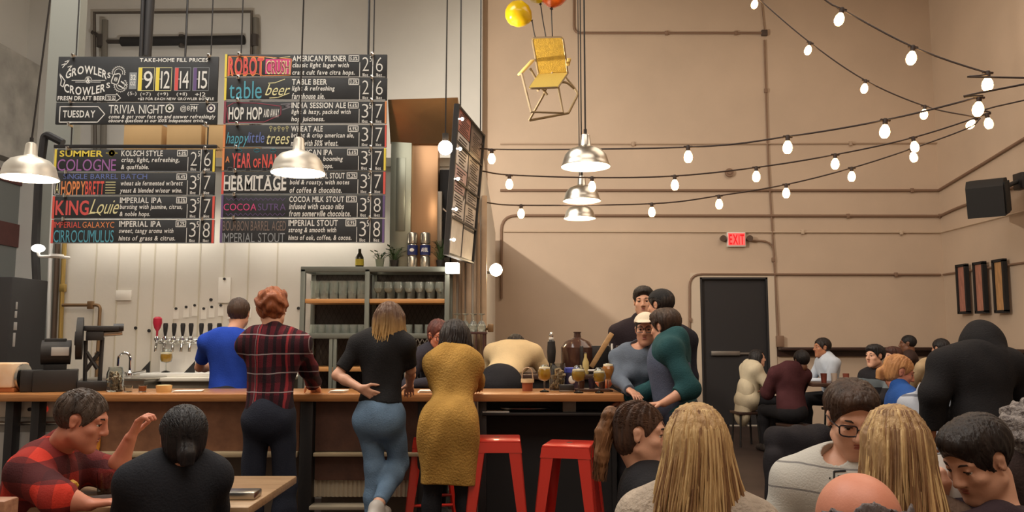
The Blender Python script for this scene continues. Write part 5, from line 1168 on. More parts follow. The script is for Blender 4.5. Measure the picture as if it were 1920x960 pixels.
def nets(F, lo, h):
    S = F < 0; n = np.array(F.shape)
    c = np.zeros(n - 1, np.int8)
    for i in (0, 1):
        for j in (0, 1):
            for k in (0, 1): c += S[i:n[0] - 1 + i, j:n[1] - 1 + j, k:n[2] - 1 + k]
    act = np.argwhere((c > 0) & (c < 8))
    if not len(act): return np.zeros((0, 3)), np.zeros((0, 4), int)
    idx = np.full(n - 1, -1, np.int32); idx[tuple(act.T)] = np.arange(len(act))
    acc = np.zeros((len(act), 3)); cnt = np.zeros(len(act)); cor = [(i, j, k) for i in (0, 1) for j in (0, 1) for k in (0, 1)]
    val = {q: F[act[:, 0] + q[0], act[:, 1] + q[1], act[:, 2] + q[2]] for q in cor}
    for a in cor:
        for ax in range(3):
            if a[ax]: continue
            b = list(a); b[ax] = 1; b = tuple(b); fa, fb = val[a], val[b]; mk = (fa < 0) != (fb < 0)
            t = np.where(mk, fa / np.where(mk, fa - fb, 1), 0)
            for d in range(3): acc[:, d] += np.where(mk, a[d] + (t if d == ax else 0), 0)
            cnt += mk
    v = lo + h * (act + acc / cnt[:, None]); quads = []
    for ax in range(3):
        o1, o2 = [(1, 2), (2, 0), (0, 1)][ax]
        sl0 = [slice(None)] * 3; sl1 = [slice(None)] * 3; sl0[ax] = slice(0, -1); sl1[ax] = slice(1, None)
        A = S[tuple(sl0)]; B = S[tuple(sl1)]; e = np.argwhere(A != B)
        e = e[(e[:, o1] > 0) & (e[:, o2] > 0) & (e[:, o1] < n[o1] - 1) & (e[:, o2] < n[o2] - 1)]
        def g(d1, d2): q = e.copy(); q[:, o1] -= d1; q[:, o2] -= d2; return idx[tuple(q.T)]
        Q = np.stack([g(1, 1), g(0, 1), g(0, 0), g(1, 0)], 1); f = A[tuple(e.T)]
        Q[~f] = Q[~f][:, ::-1]; quads.append(Q)
    return v, np.concatenate(quads)
def rotm(yaw=0, pitch=0, roll=0):
    """yaw about z, then pitch (nod down positive) about x, roll about y"""
    return np.array((Matrix.Rotation(yaw, 3, 'Z') @ Matrix.Rotation(-pitch, 3, 'X') @ Matrix.Rotation(roll, 3, 'Y')))

SKIN = {'light': (206, 152, 124), 'fair': (222, 170, 142), 'tan': (182, 124, 92), 'brown': (124, 82, 60), 'ruddy': (204, 134, 108)}
def skin_mat(k): return mat('skin_' + k, SKIN[k], .5, var=.06, scale=18, bump=.05, bscale=220)
def hair_mat(name, c, c2, rough=.52): return mat('hair_' + name, c, rough, c2=c2, scale=26, stretch=(1, 1, .12), bump=.55, bscale=70, spec=.4)
def cloth_mat(name, c, var=.08, rough=.85, bump=.25, bscale=120, c2=None, scale=10): return mat('cloth_' + name, c, rough, var=var, scale=scale, bump=bump, bscale=bscale, c2=c2, spec=.2)
def wrinkle(amp, fr=16.0, ph=0.0):
    def post(F, X, Y, Z):
        return F + amp * (np.sin(fr * Z + 5 * np.sin(7 * X + ph) + ph) * np.cos(fr * .6 * X + 3 * np.sin(6 * Y + ph)) + .5 * np.sin(fr * 2.1 * (Z * .6 + X * .5 + Y * .4) + ph))
    return post
def ik(a, t, l1, l2, pole):
    """elbow or knee between a and target t, bent towards pole"""
    a, t, pole = V3(a), V3(t), V3(pole); d = t - a; L = np.linalg.norm(d)
    if L > (l1 + l2) * .995: t = a + d / L * (l1 + l2) * .995; d = t - a; L = np.linalg.norm(d)
    u = d / L; x = (l1 * l1 - l2 * l2 + L * L) / (2 * L); hgt = math.sqrt(max(0, l1 * l1 - x * x))
    n = pole - u * (pole @ u); nn = np.linalg.norm(n); n = n / nn if nn > 1e-6 else V3(0, 0, 1)
    return a + u * x + n * hgt, t

def head_parts(B, c, Rm, s=1.0, male=True, neck=None, ears=True):
    """sculpt a head into SDF B: c centre, Rm rotation (forward = +y), s scale"""
    def W(x, y, z): return c + Rm @ (V3(x, y, z) * s)
    def e(p, r, k=.02, op=1, M=None): B.ell(W(*p), V3(r) * s, Rm if M is None else Rm @ M, k * s, op)
    def cn(a, b, ra, rb, k=.015, op=1): B.cone(W(*a), W(*b), ra * s, rb * s, k * s, op)
    e((0, -.014, .032), (.075, .094, .084)); e((0, .026, -.03), (.060, .062, .082), .03)
    cn((0, .068, -.100), (0, .054, -.085), .017 if male else .014, .024, .03)
    for x in (-1, 1):
        cn((x * .056, .0, -.058), (x * .02, .06, -.098), .0145 if male else .0105, .0155 if male else .013, .035)
        e((x * .030, .042, -.052), (.022, .028, .030), .03)
        cn((x * .012, .080, .030), (x * .044, .068, .028), .011 if male else .008, .009, .016)
        e((x * .043, .058, -.022), (.02, .02, .016), .02)
        e((x * .031, .092, .006), (.016, .014, .011), .012, -1)
        e((x * .031, .0745, .0128), (.0155, .0130, .0068), .005); e((x * .031, .073, -.0055), (.0145, .0115, .0045), .005)
        e((x * .011, .094, -.031), (.009, .010, .008), .008)
        if ears:
            e((x * .077, -.008, -.002), (.007, .016, .029), .006); e((x * .084, -.002, -.0), (.006, .008, .017), .004, -1)
            e((x * .076, -.012, .012), (.008, .016, .015), .005)
    cn((0, .086, .022), (0, .106, -.024), .0085, .0115, .012); e((0, .103, -.027), (.011, .011, .009), .008)
    cn((-.016, .080, -.052), (.016, .080, -.052), .0075, .0075, .008); cn((-.014, .079, -.063), (.014, .079, -.063), .0085, .0085, .007)
    cn((-.02, .091, -.0575), (.02, .091, -.0575), .0022, .0022, .003, -1)
    return W
def face_parts(t, W, Rm, s, brow, iris=(60, 44, 34), lips=(168, 96, 84), h=.004, lid=None, closed=False):
    me = t
    for x in (-1, 1):
        f = MB(); f.ell(W(x * .031, .0700, .0045), .0122 * s, nu=14, nv=10); eo = f.build('eye', mat('eye_white', (226, 220, 212), .25), t)
        f = MB(); d = Rm @ V3(x * .02, 1, -.12); d = d / np.linalg.norm(d); cc = W(x * .031, .0700, .0045)
        f.cyl(cc + d * .0108 * s, cc + d * .0126 * s, .0062 * s, .005 * s, 14); f.build('iris', mat('iris_%d' % iris[0], iris, .2), eo)
        f = MB(); pts = [W(x * q, y, z) for q, y, z in ((.013, .0885, .026), (.026, .088, .032), (.040, .079, .031), (.049, .068, .024))]
        f.tube(pts, .003 * s, 6, rad=[.0026 * s, .0036 * s, .003 * s, .0015 * s]); f.build('eyebrow', mat('brow_%d_%d' % brow[:2], brow, .8), t)
        f = MB(); f.tube([W(x * q, y, z) for q, y, z in ((.0175, .0800, .0055), (.024, .0850, .0085), (.033, .0862, .0090), (.0425, .079, .0055))], .0016 * s, 6); f.build('eyelid', lid or brow_mat(brow), t)
    f = MB(); f.tube([W(-.024, .0755, -.056), W(-.012, .0862, -.0525), W(0, .0885, -.0535), W(.012, .0862, -.0525), W(.024, .0755, -.056)], .004, 8, rad=[.0012 * s, .004 * s, .0038 * s, .004 * s, .0012 * s])
    f.tube([W(-.022, .0755, -.0575), W(-.010, .0862, -.0625), W(0, .0872, -.063), W(.010, .0862, -.0625), W(.022, .0755, -.0575)], .005, 8, rad=[.0012 * s, .0048 * s, .005 * s, .0048 * s, .0012 * s]); f.build('lips', mat('lips_%d' % lips[0], lips, .4), t)
def brow_mat(c): return mat('lash_%d_%d' % c[:2], tuple(v * .7 for v in c), .8)
def glasses(t, W, s, c=(40, 30, 30), rect=True):
    M_ = mat('spectacle_frame_%d' % c[0], c, .3); f = MB()
    for x in (-1, 1):
        pts = []
        for i in range(17):
            a = 2 * pi * i / 16; ca, sa = cos(a), sin(a); p = .45 if rect else 1.0
            pts.append(W(x * .034 + .027 * math.copysign(abs(ca) ** p, ca), .101 - .0 * abs(ca) - .012 * max(0, x * ca), .003 + .019 * math.copysign(abs(sa) ** p, sa)))
        f.tube(pts, .0026 * s, 6); f.tube([W(x * .061, .089, .01), W(x * .08, .04, .012), W(x * .084, -.02, .008)], .0024 * s, 6)
    f.tube([W(-.009, .103, .008), W(0, .106, .011), W(.009, .103, .008)], .0024 * s, 6)
    o = f.build('spectacles', M_, t)
    f = MB()
    for x in (-1, 1): f.ell(W(x * .034, .1, .003), .001, None); 
    return o
def hand_parts(B, w, d, n, s=1.0, curl=.35, thumb=1, spread=.16, side=1):
    """hand at wrist w, pointing along d with palm normal n; five fingers of different lengths"""
    d = d / np.linalg.norm(d); n = n - d * (n @ d); n = n / np.linalg.norm(n); b = np.cross(d, n) * side
    for q in (-.024, -.008, .009, .024): B.cone(w + d * .012 * s + b * q * .75 * s, w + d * .082 * s + b * q * s, .0125 * s, .0105 * s, .014 * s)
    for q, L, sp in ((-.027, .058, -1.2), (-.009, .072, -.4), (.010, .078, .35), (.028, .070, 1.1)):
        p = w + d * .086 * s + b * q * s; dr = d + b * spread * sp * .5; dr /= np.linalg.norm(dr); a = 0; seg = (.46, .30, .24)
        for i, g in enumerate(seg):
            a += curl * (.6, 1.0, .8)[i]; dd = dr * cos(a) + n * sin(a); r0 = (.0098, .0088, .0078)[i] * s; r1 = (.0088, .0078, .0068)[i] * s
            e = p + dd * L * g * s; B.cone(p, e, r0, r1, .004 * s); p = e
    p = w + d * .022 * s + b * .026 * s; dd = d * .65 + b * .75 + n * .25; dd /= np.linalg.norm(dd)
    e = p + dd * .040 * s; B.cone(p, e, .013 * s, .0105 * s, .014 * s); dd = d * .9 + b * .3 + n * .35; dd /= np.linalg.norm(dd); e2 = e + dd * .030 * s; B.cone(e, e2, .0105 * s, .0095 * s, .005 * s); B.cone(e2, e2 + dd * .022 * s, .0092 * s, .0075 * s, .004 * s)

def hair_shell(c, Rm, s, style, h, m, t, seed=1, length=.3, thick=.012, groove=.003, name='hair', hairline=.075, extra=None, ears=True, flare=1.0):
    B = SDF(); ph = seed * 1.7
    def W(x, y, z): return c + Rm @ (V3(x, y, z) * s)
    def e(p, r, k=.02, op=1): B.ell(W(*p), V3(r) * s, Rm, k * s, op)
    def cn(a, b, ra, rb, k=.03, op=1, fl=None): B.cone(W(*a), W(*b), ra * s, rb * s, k * s, op, None, None if fl is None else (Rm @ V3(fl[0]), fl[1]))
    tk = thick
    e((0, -.016, .034), (.076 + tk, .095 + tk, .085 + tk))
    nape = -.075
    if style == 'long' or style == 'bob':
        L = length
        e((0, -.055, -.03), (.086 + tk * .6, .062 + tk * .5, .11), .03)
        cn((0, -.06, -.02), (0, -.085, -L), .078, .080 + .022 * flare if style == 'long' else .07, .04, 1, (V3(0, 1, 0), 1.7))
        for x in (-1, 1): cn((x * .072, -.012, .03), (x * (.086 + .03 * (flare - 1)), -.02, -L * .86), .028, .034 if style == 'long' else .022, .03)
        nape = -L - .06
    if style == 'tied': e((0, -.045, -.03), (.072, .058, .07), .03); nape = -.10
    if style in ('volume', 'curly'): e((0, .02, .085), (.07, .075, .045), .03); e((0, -.05, .05), (.083, .07, .07), .03)
    # open the face
    nl = math.hypot(.16, .11)
    def post(F, X, Y, Z):
        x = X - c[0]; y = Y - c[1]; z = Z - c[2]
        lx = (Rm[0, 0] * x + Rm[1, 0] * y + Rm[2, 0] * z) / s; ly = (Rm[0, 1] * x + Rm[1, 1] * y + Rm[2, 1] * z) / s; lz = (Rm[0, 2] * x + Rm[1, 2] * y + Rm[2, 2] * z) / s
        ang = np.arctan2(lx, -ly + .02)
        if groove:
            if style == 'curly': F = F + groove * s * (np.sin(95 * lx + 30 * lz + ph) * np.sin(88 * ly - 20 * lz) + np.sin(90 * lz + 3 * np.sin(40 * lx + ph)) * .8)
            else: F = F + groove * s * (np.sin(34 * ang + 2.5 * np.sin(9 * lz + ph) + 7 * lz) * .6 + np.sin(61 * ang + 4 * np.sin(6 * lz + 2 * ph)) * .35 + .5 * np.sin(13 * ang + 8 * lz))
        # face opening: in front of a slanted plane from the forehead hairline to behind the jaw
        hl = hairline + .006 * np.sin(40 * lx + ph)
        fz = hl - .16 * (.088 - ly) / .105
        if style in ('long', 'bob'):
            op = np.maximum(np.abs(lx) - .066, np.maximum(-(ly - .012), lz - hl))   # curtain left and right of the face
            F = np.maximum(F, -(op * s))
        else:
            d1 = ((ly - .088) * .16 * -1 + (lz - hl) * .11) / nl      # > 0 kept
            F = np.maximum(F, -d1 * s)
        F = np.maximum(F, (nape - lz) * s)
        if ears and style not in ('long', 'bob'):
            q = np.sqrt(((np.abs(lx) - .082) / .022) ** 2 + ((ly + .002) / .026) ** 2 + ((lz - .0) / .036) ** 2); F = np.maximum(F, (1 - q) * .02 * s)
        if extra is not None: F = extra(F, lx, ly, lz, s)
        return F
    return B, post, W
def locks(t, m, W, n, seed, length, r=.0048, spread=1.0, name='hair_lock', front=.5, wave=.012):
    """loose strands laid over long hair, one mesh"""
    rnd = random.Random(seed); f = MB()
    for i in range(n):
        a = rnd.uniform(-2.3, 2.3) ; L = length * rnd.uniform(.8, 1.06); k = rnd.uniform(.96, 1.06)
        x0, y0 = .08 * sin(a * .6), -.10 * cos(a * .6)
        pts = []; rr = []; w0 = rnd.uniform(0, 6); 
        for j in range(9):
            u = j / 8.0
            if u < .28: q = u / .28; th = q * pi / 2; px = sin(a) * .086 * sin(th) * k; py = -.016 - cos(a) * .104 * sin(th) * k; pz = .034 + .094 * cos(th)
            else:
                q = (u - .28) / .72; px = sin(a) * (.086 + .022 * q * spread) * k; py = -.016 - cos(a) * (.104 - .0 * q) * k - (.01 * q); pz = .034 - (L + .03) * q
            px += wave * u * sin(w0 + 5 * u); py += wave * .6 * u * cos(w0 + 4 * u)
            pts.append(W(px, py, pz)); rr.append(r * (1 - .75 * u) * (.5 if j == 0 else 1) + .0008)
        f.tube(pts, r, 5, rad=rr)
    return f.build(name, m, t)

PEOPLE = []
def comb(t, m, W, n, seed, style, tk, hl, extra):
    """short strands combed over the scalp, one mesh"""
    rnd = random.Random(seed); f = MB(); rx, ry, rz = .076 + tk, .095 + tk, .085 + tk; c0 = Vector((0, -.016, .034)); k = 0; nl = math.hypot(.16, .11)
    while k < n:
        v = Vector((rnd.gauss(0, 1), rnd.gauss(0, 1), rnd.gauss(0, 1))).normalized(); k += 1
        pts = []; rr = []; N = 5; L = rnd.uniform(.02, .045) if style != 'tied' else rnd.uniform(.05, .10); a0 = rnd.gauss(0, .25)
        for j in range(N):
            p = c0 + Vector((v.x * rx, v.y * ry, v.z * rz)) * (1.0 + (.028 if style == 'volume' else .012) * j / N)
            d1 = ((p.y - .088) * -.16 + (p.z - hl) * .11) / nl
            if d1 < .001 or p.z < -.07 or (abs(p.x) > .05 and abs(p.y + .002) < .026 and abs(p.z) < .036): break
            if extra is not None and float(extra(np.float32(-1), p.x, p.y, p.z, 1.0)) > -.002: break
            pts.append(W(*p)); rr.append(.0021 * (1 - .8 * j / (N - 1)) + .0003)
            if style == 'tied': g = Vector((0, -.105, -.02)) - (p - c0)
            else: g = (Vector((v.x * .5 + .3 * sin(a0 * 3), v.y * .4 + (.9 if v.z > .45 else -.25), -.9 + (.5 if v.z > .6 else 0))))
            g = (g - v * g.dot(v)).normalized(); g = g * cos(a0) + v.cross(g) * sin(a0)
            v = (v + g * (L / (N - 1)) / .09).normalized()
        if len(pts) >= 3: f.tube(pts, .002, 4, rad=rr)
    return f.build('hair_strand', m, t) if f.v else None
def person(label, x, y, yaw, H=1.72, sit=None, lean=0.0, side=0.0, twist=0.0, head=(0, 0, 0), headpos=None, male=True, bulk=1.0, skin='light', h=.007,
           arms=(('down',), ('down',)), legs=None, top=None, bottom=None, shoes=None, hair=None, face=None, curl=(.4, .4), top_len=0.0, sleeve=(1.0, 1.0), collar=None, spectacle=None, beard=None,
           wr=.004, top_bulk=0.0, hood=None, pelvis_dy=0.0, group=None, swf=1.0, hsc=1.0, glute=.85, strands=None, top_name='shirt', palm=(None, None), pz=None, hem=None, hp=None, hem_flare=0.0, neck_open=0.0, ankles=False, cat='person'):
    """build one figure. yaw 0 faces away from the camera; positive yaw turns left. Local frame: +y forward, +x the figure's right."""
    t = thing('person', label, cat, (x, y, 0), yaw, group)
    s = H / 1.75; w = (1.0 if male else .9) * bulk
    if pz is None: pz = .93 * s if sit is None else sit + .10
    if hp is not None: headpos = loc((Vector((x, y, 0)), yaw), *hp)
    pel = V3(0, pelvis_dy, pz)
    Rl = np.array((Matrix.Rotation(-lean, 3, 'X') @ Matrix.Rotation(side, 3, 'Y')))
    Rt = Rl @ rotm(twist)
    def U(px, py, pz_): return pel + Rl @ (V3(px, py, pz_) * s)          # upper body (offset from the pelvis)
    def T(px, py, pz_): return pel + Rt @ (V3(px, py, pz_) * s)
    waist = U(0, .005, .13); chest = T(0, .005, .34); neck0 = T(0, -.012, .50); sw = .185 * w * swf
    hc = headpos if headpos is not None else neck0 + Rl @ (V3(0, .035, .165) * s)
    hc = V3(hc); Rh = rotm(*head) if not isinstance(head, np.ndarray) else head; hs = (s if s > .93 else .95) * hsc
    B = SDF(); body_cloth = SDF()
    ho = V3(hc) + Rh @ (V3(0, -.03, -.075) * hs)
    # torso
    def torso(Q, o, neck=True):
        Q.cone(T(-.075 * w, 0, .42), T(.075 * w, 0, .42), (.088 + o) * s, (.088 + o) * s, .05)
        Q.ell(T(0, .005, .34), V3(.165 * w + o, .108 * (.7 + .3 * bulk) + o, .17) * s, Rt, .06)
        Q.ell(U(0, .005, .14), V3((.142 if male else .122) * bulk + o, .10 * bulk + o, .15) * s, Rl, .07)
        Q.ell(U(0, -.01, .0), V3((.150 if male else .160) * bulk + o, .112 * bulk + o, .13) * s, Rl, .07)
        if not male:
            for q in (-1, 1): Q.ell(T(q * .07, .085, .31), V3(.06 + o, .055 + o, .06) * s, Rt, .05)
        for q in (-1, 1): Q.cone(T(q * .05, -.01, .475), T(q * (sw + .0), -.005, .425), (.048 + o) * s, (.058 + o) * s, .05)
    torso(B, -.012); 
    B.cone(neck0 + Rl @ (V3(0, 0, -.05) * s), ho, (.056 if male else .048) * s, (.054 if male else .046) * s, .03)
    # arms
    ua, fa = .285 * s, .255 * s; AR = []
    for i, q in enumerate((-1, 1)):
        sh = T(q * sw, -.005, .425); spec = arms[i]
        if spec[0] == 'down': el = sh + Rl @ V3(q * .05, -.02, -1.0) * ua / 1.0; wrp = el + V3(q * .0, .06, -1) / np.linalg.norm([0, .06, 1]) * fa
        elif spec[0] == 'to': el, wrp = ik(sh, spec[1], ua, fa, spec[2])
        elif spec[0] == 'pts': el, wrp = V3(spec[1]), V3(spec[2])
        AR.append((sh, el, wrp))
        B.cone(sh, el, .046 * s * w, .037 * s * w, .03); B.cone(el, el + (wrp - el) * .35, .037 * s * w, .039 * s * w, .02); B.cone(el + (wrp - el) * .35, wrp, .039 * s * w, .026 * s * (1 if male else .9), .02)
        d = wrp - el; pn = V3(palm[i]) if palm[i] is not None else (V3(-q, .3, -.3) if spec[0] == 'down' else V3(0, 0, -1.0))
        hd = d if len(spec) < 4 else V3(spec[3])
        hand_parts(B, wrp, hd, pn, s * (1 if male else .92), curl[i], side=(1 if np.cross(hd, pn) @ V3(0, 0, 1) >= 0 else -1) if spec[0] != 'down' else 1)
    W = head_parts(B, hc, Rh, hs, male)
    # legs
    LG = []
    th, sh_ = .44 * s, .42 * s
    for i, q in enumerate((-1, 1)):
        hip = pel + V3(q * .088 * bulk, 0, -.03) * s
        if legs is not None and legs[i] is not None: kn, an = V3(legs[i][0]), V3(legs[i][1])
        elif sit is not None: kn = hip + V3(q * .06, .98, -.02) * th; kn[2] = max(kn[2], .42); an = V3(kn[0], kn[1] - .02, .09)
        else: kn = pel + V3(q * .10, .02, -.44) * s; an = V3(q * .105, -.02, .085)
        LG.append((hip, kn, an))
    if ankles: 
        for hip, kn, an in LG: B.cone(hip, kn, .075 * s, .05 * s, .03); B.cone(kn, an, .05 * s, .036 * s, .03)
    sk = skin_mat(skin); bo = B.mesh('body', h, sk, t)
    if bottom is not None:
        Q = SDF(); o = bottom.get('o', .012)
        Q.ell(U(0, -.01, .02), V3(.152 * bulk + o, .116 * bulk + o, .12) * s, Rl, .06)
        Q.ell(pel + V3(0, -.03, -.04) * s, V3((.158 if male else .168) * bulk + o, .118 * bulk + o, .12) * s, None, .06)
        if sit is None and glute:
            for q in (-1, 1): Q.ell(pel + V3(q * .072 * bulk, -.055, -.05) * s, V3(.080, .080, .095) * s * bulk * glute, None, .03)
        for hip, kn, an in LG:
            Q.cone(hip, kn, (.086 * bulk + o * .6) * s, (.056 + o) * s, .04)
            cut = an + (kn - an) * bottom.get('crop', 0.0); dn = (an - kn) / np.linalg.norm(an - kn)
            cv = kn + (an - kn) * .3; 
            Q.cone(kn, cv, (.056 + o) * s, (.058 + o) * s, .03); Q.cone(cv, cut, (.058 + o) * s, (bottom.get('ankle', .045) + o * .5) * s, .03, 1, (dn, cut))
        Q.mesh(bottom.get('name', 'trousers'), max(h, .008), bottom['m'], t, wrinkle(bottom.get('wr', .003), 24, 1.3))
    if shoes is not None:
        for hip, kn, an in LG:
            fd = shoes.get('dir', V3(0, 1, 0)); fd = V3(fd); Q = SDF(); b0 = V3(an[0], an[1], an[2] - .045)
            Q.cone(b0 - fd * .045, b0 + fd * .08, .042, .044, .03); Q.cone(b0 + fd * .08, b0 + fd * .17 - V3(0, 0, .012), .044, .032, .03); Q.cone(an, b0, .046, .046, .03)
            zmin = an[2] - .085
            Q.mesh('shoe', .009, shoes['m'], t, lambda F, X, Y, Z, zz=zmin: np.maximum(F, zz - Z))
    if top is not None:
        Q = SDF(); o = .012 + top_bulk; torso(Q, o)
        if top_len:                                     # long hem
            L = top_len
            if sit is None: 
                for q in (-1, 1): Q.cone(pel + V3(q * .07, -.02, .05) * s, pel + V3(q * (.07 + hem_flare), -.0, -L) * s, (.10 * bulk + o) * s, (.092 * bulk + o) * s, .09)
            else: Q.ell(pel + V3(0, -.02, -.02), V3(.17 * bulk + o, .14 * bulk + o, .16) * s, None, .06)
        for i, (sh, el, wrp) in enumerate(AR):
            sl = sleeve[i]; Q.cone(sh, el, (.05 * w + o) * s, (.042 * w + o) * s, .035, 1, None if sl >= .5 else ((el - sh) / np.linalg.norm(el - sh), sh + (el - sh) * sl * 2))
            if sl > .5:
                e2 = el + (wrp - el) * min(1, (sl - .5) * 2); dn = (wrp - el) / np.linalg.norm(wrp - el); Q.cone(el, e2, (.042 * w + o) * s, (.034 + o * .8) * s, .03, 1, (dn, e2))
        if hood is not None:
            Q.cone(neck0 + Rl @ (V3(-.05, -.05, .02) * s), neck0 + Rl @ (V3(.05, -.05, .02) * s), .06 * s, .06 * s, .05); Q.ell(neck0 + Rl @ (V3(0, -.085, -.02) * s), V3(.10, .05, .09) * s, Rl, .05)
            for q in (-1, 1): Q.cone(neck0 + Rl @ (V3(q * .06, -.04, .03) * s), neck0 + Rl @ (V3(q * .05, .07, -.04) * s), .04 * s, .03 * s, .04)
        if collar: Q.cone(neck0 + Rl @ (V3(0, -.012, -.01) * s), neck0 + (ho - neck0) * collar, .066 * s, .066 * s, .02)
        nz = pel[2] - .10 * s if not top_len else (pel[2] - top_len * s if sit is None else -1)
        if hem is not None: nz = hem
        wf = wrinkle(wr, 17, x * 3 + y)
        def post(F, X, Y, Z):
            F = wf(F, X, Y, Z)
            if sit is None: F = np.maximum(F, (nz + .012 * np.sin(9 * X + 2) - Z))
            if neck_open:
                p = neck0 + Rl @ (V3(0, .05, .02) * s); F = np.maximum(F, neck_open - np.sqrt((X - p[0]) ** 2 + (Y - p[1]) ** 2 + (Z - p[2]) ** 2))
            return F
        Q.mesh(top_name, h, top, t, post)
    if hair is not None:
        hp = dict(hair); hm = hp.pop('m'); st = hp.pop('style'); add = hp.pop('add', None); hh = hp.pop('h', max(.0045, h * .8)); lk = hp.pop('locks', 0); lkm = hp.pop('lockm', None); nm = hp.pop('name', 'hair')
        Bh, post, Wh = hair_shell(hc, Rh, hs, st, hh, hm, t, **hp)
        if add: add(Bh, Wh, hs)
        ho_ = Bh.mesh(nm, hh, hm, t, post)
        if strands is None: strands = h < .0063 and st in ('short', 'volume', 'tied')
        if strands: comb(ho_, hm, Wh, 620, hp.get('seed', 1), st, hp.get('thick', .012), hp.get('hairline', .075), hp.get('extra'))
        if lk:
            for q_, mm_ in enumerate(lkm or (hm,)): locks(ho_, mm_, Wh, lk // len(lkm or (hm,)), 7 + q_, hp.get('length', .3), spread=1.0 + 2.0 * (hp.get('flare', 1.0) - 1))
    if face is not None: face_parts(t, W, Rh, hs, **face)
    if beard is not None:
        Q = SDF(); 
        for q in (-1, 1): Q.cone(W(q * .062, .012, -.04), W(q * .03, .062, -.09), .013 * hs, .02 * hs, .02); 
        Q.cone(W(-.02, .066, -.095), W(.02, .066, -.095), .022 * hs, .022 * hs, .02); Q.cone(W(-.018, .086, -.044), W(.018, .086, -.044), .006 * hs, .006 * hs, .01)
        Q.mesh('beard', .0045, beard, t)
    if spectacle: glasses(t, W, hs, spectacle)
    PEOPLE.append((t, W, AR, LG, hc)); return PEOPLE[-1]
def loc(t, px, py, Y):
    """a point of the photograph at depth Y in the local frame of thing t"""
    p = P(px, py, Y) - t[0]; a = -t[1]; return V3(p.x * cos(a) - p.y * sin(a), p.x * sin(a) + p.y * cos(a), p.z)
# ---------------------------------------------------------------- the people
def at(px, Y): return P(px, 700, Y).x
def L(x, y, yaw, *q): return tuple(loc((Vector((x, y, 0)), R(yaw)), *q))
def plaid(name, base, stripes, rough=.9):
    """woven checks: crossed bands of colour in object space; stripes = (axis, period, width, phase, colour, strength)"""
    m = mat(name, base, rough, bump=.2, bscale=150, spec=.2); nt = m.node_tree; b = nt.nodes['Principled BSDF']
    tc = nt.nodes.new('ShaderNodeTexCoord'); sx = nt.nodes.new('ShaderNodeSeparateXYZ')
    nz = nt.nodes.new('ShaderNodeTexNoise'); nz.inputs['Scale'].default_value = 5; ad = nt.nodes.new('ShaderNodeVectorMath'); ad.operation = 'MULTIPLY_ADD'
    nt.links.new(tc.outputs['Object'], nz.inputs['Vector']); nt.links.new(nz.outputs['Color'], ad.inputs[0]); ad.inputs[1].default_value = (.03, .03, .03); nt.links.new(tc.outputs['Object'], ad.inputs[2]); nt.links.new(ad.outputs[0], sx.inputs[0])
    prev = None
    for ax, per, wd, ph, col, st in stripes:
        a = nt.nodes.new('ShaderNodeMath'); a.operation = 'MULTIPLY_ADD'; nt.links.new(sx.outputs[ax], a.inputs[0]); a.inputs[1].default_value = 1 / per; a.inputs[2].default_value = ph + 50
        f = nt.nodes.new('ShaderNodeMath'); f.operation = 'FRACT'; nt.links.new(a.outputs[0], f.inputs[0])
        c = nt.nodes.new('ShaderNodeMath'); c.operation = 'LESS_THAN'; nt.links.new(f.outputs[0], c.inputs[0]); c.inputs[1].default_value = wd
        k = nt.nodes.new('ShaderNodeMath'); k.operation = 'MULTIPLY'; nt.links.new(c.outputs[0], k.inputs[0]); k.inputs[1].default_value = st
        mx = nt.nodes.new('ShaderNodeMix'); mx.data_type = 'RGBA'; nt.links.new(k.outputs[0], mx.inputs[0])
        if prev is None: mx.inputs[6].default_value = lin(base)
        else: nt.links.new(prev, mx.inputs[6])
        mx.inputs[7].default_value = lin(col); prev = mx.outputs[2]
    nt.links.new(prev, b.inputs['Base Color']); return m
def ombre(m, z0, z1, c0, c1):
    """dyed hair: colour runs from c0 at height z0 to c1 at height z1"""
    nt = m.node_tree; b = nt.nodes['Principled BSDF']; tc = nt.nodes.new('ShaderNodeTexCoord'); sx = nt.nodes.new('ShaderNodeSeparateXYZ'); nt.links.new(tc.outputs['Object'], sx.inputs[0])
    n = nt.nodes.new('ShaderNodeTexNoise'); n.inputs['Scale'].default_value = 24; mp = nt.nodes.new('ShaderNodeMapping'); mp.inputs['Scale'].default_value = (1, 1, .1); nt.links.new(tc.outputs['Object'], mp.inputs[0]); nt.links.new(mp.outputs[0], n.inputs['Vector'])
    a = nt.nodes.new('ShaderNodeMath'); a.operation = 'MULTIPLY_ADD'; nt.links.new(n.outputs['Fac'], a.inputs[0]); a.inputs[1].default_value = .16; nt.links.new(sx.outputs[2], a.inputs[2])
    r = nt.nodes.new('ShaderNodeMapRange'); nt.links.new(a.outputs[0], r.inputs[0]); r.inputs[1].default_value = z0 + .08; r.inputs[2].default_value = z1 + .08
    mx = nt.nodes.new('ShaderNodeMix'); mx.data_type = 'RGBA'; nt.links.new(r.outputs[0], mx.inputs[0]); mx.inputs[6].default_value = lin(c0); mx.inputs[7].default_value = lin(c1); nt.links.new(mx.outputs[2], b.inputs['Base Color'])
JEAN = cloth_mat('blue_denim', (106, 132, 158), .14, scale=14); BLACKP = cloth_mat('black_trousers', (36, 36, 40)); DARKP = cloth_mat('charcoal_trousers', (44, 42, 46)); NAVYJ = cloth_mat('dark_navy_jeans', (40, 44, 56), .12)
KHAKI = cloth_mat('khaki_trousers', (186, 154, 116)); SHOE = mat('dark_shoe', (40, 36, 36), .5); sho = dict(m=SHOE)
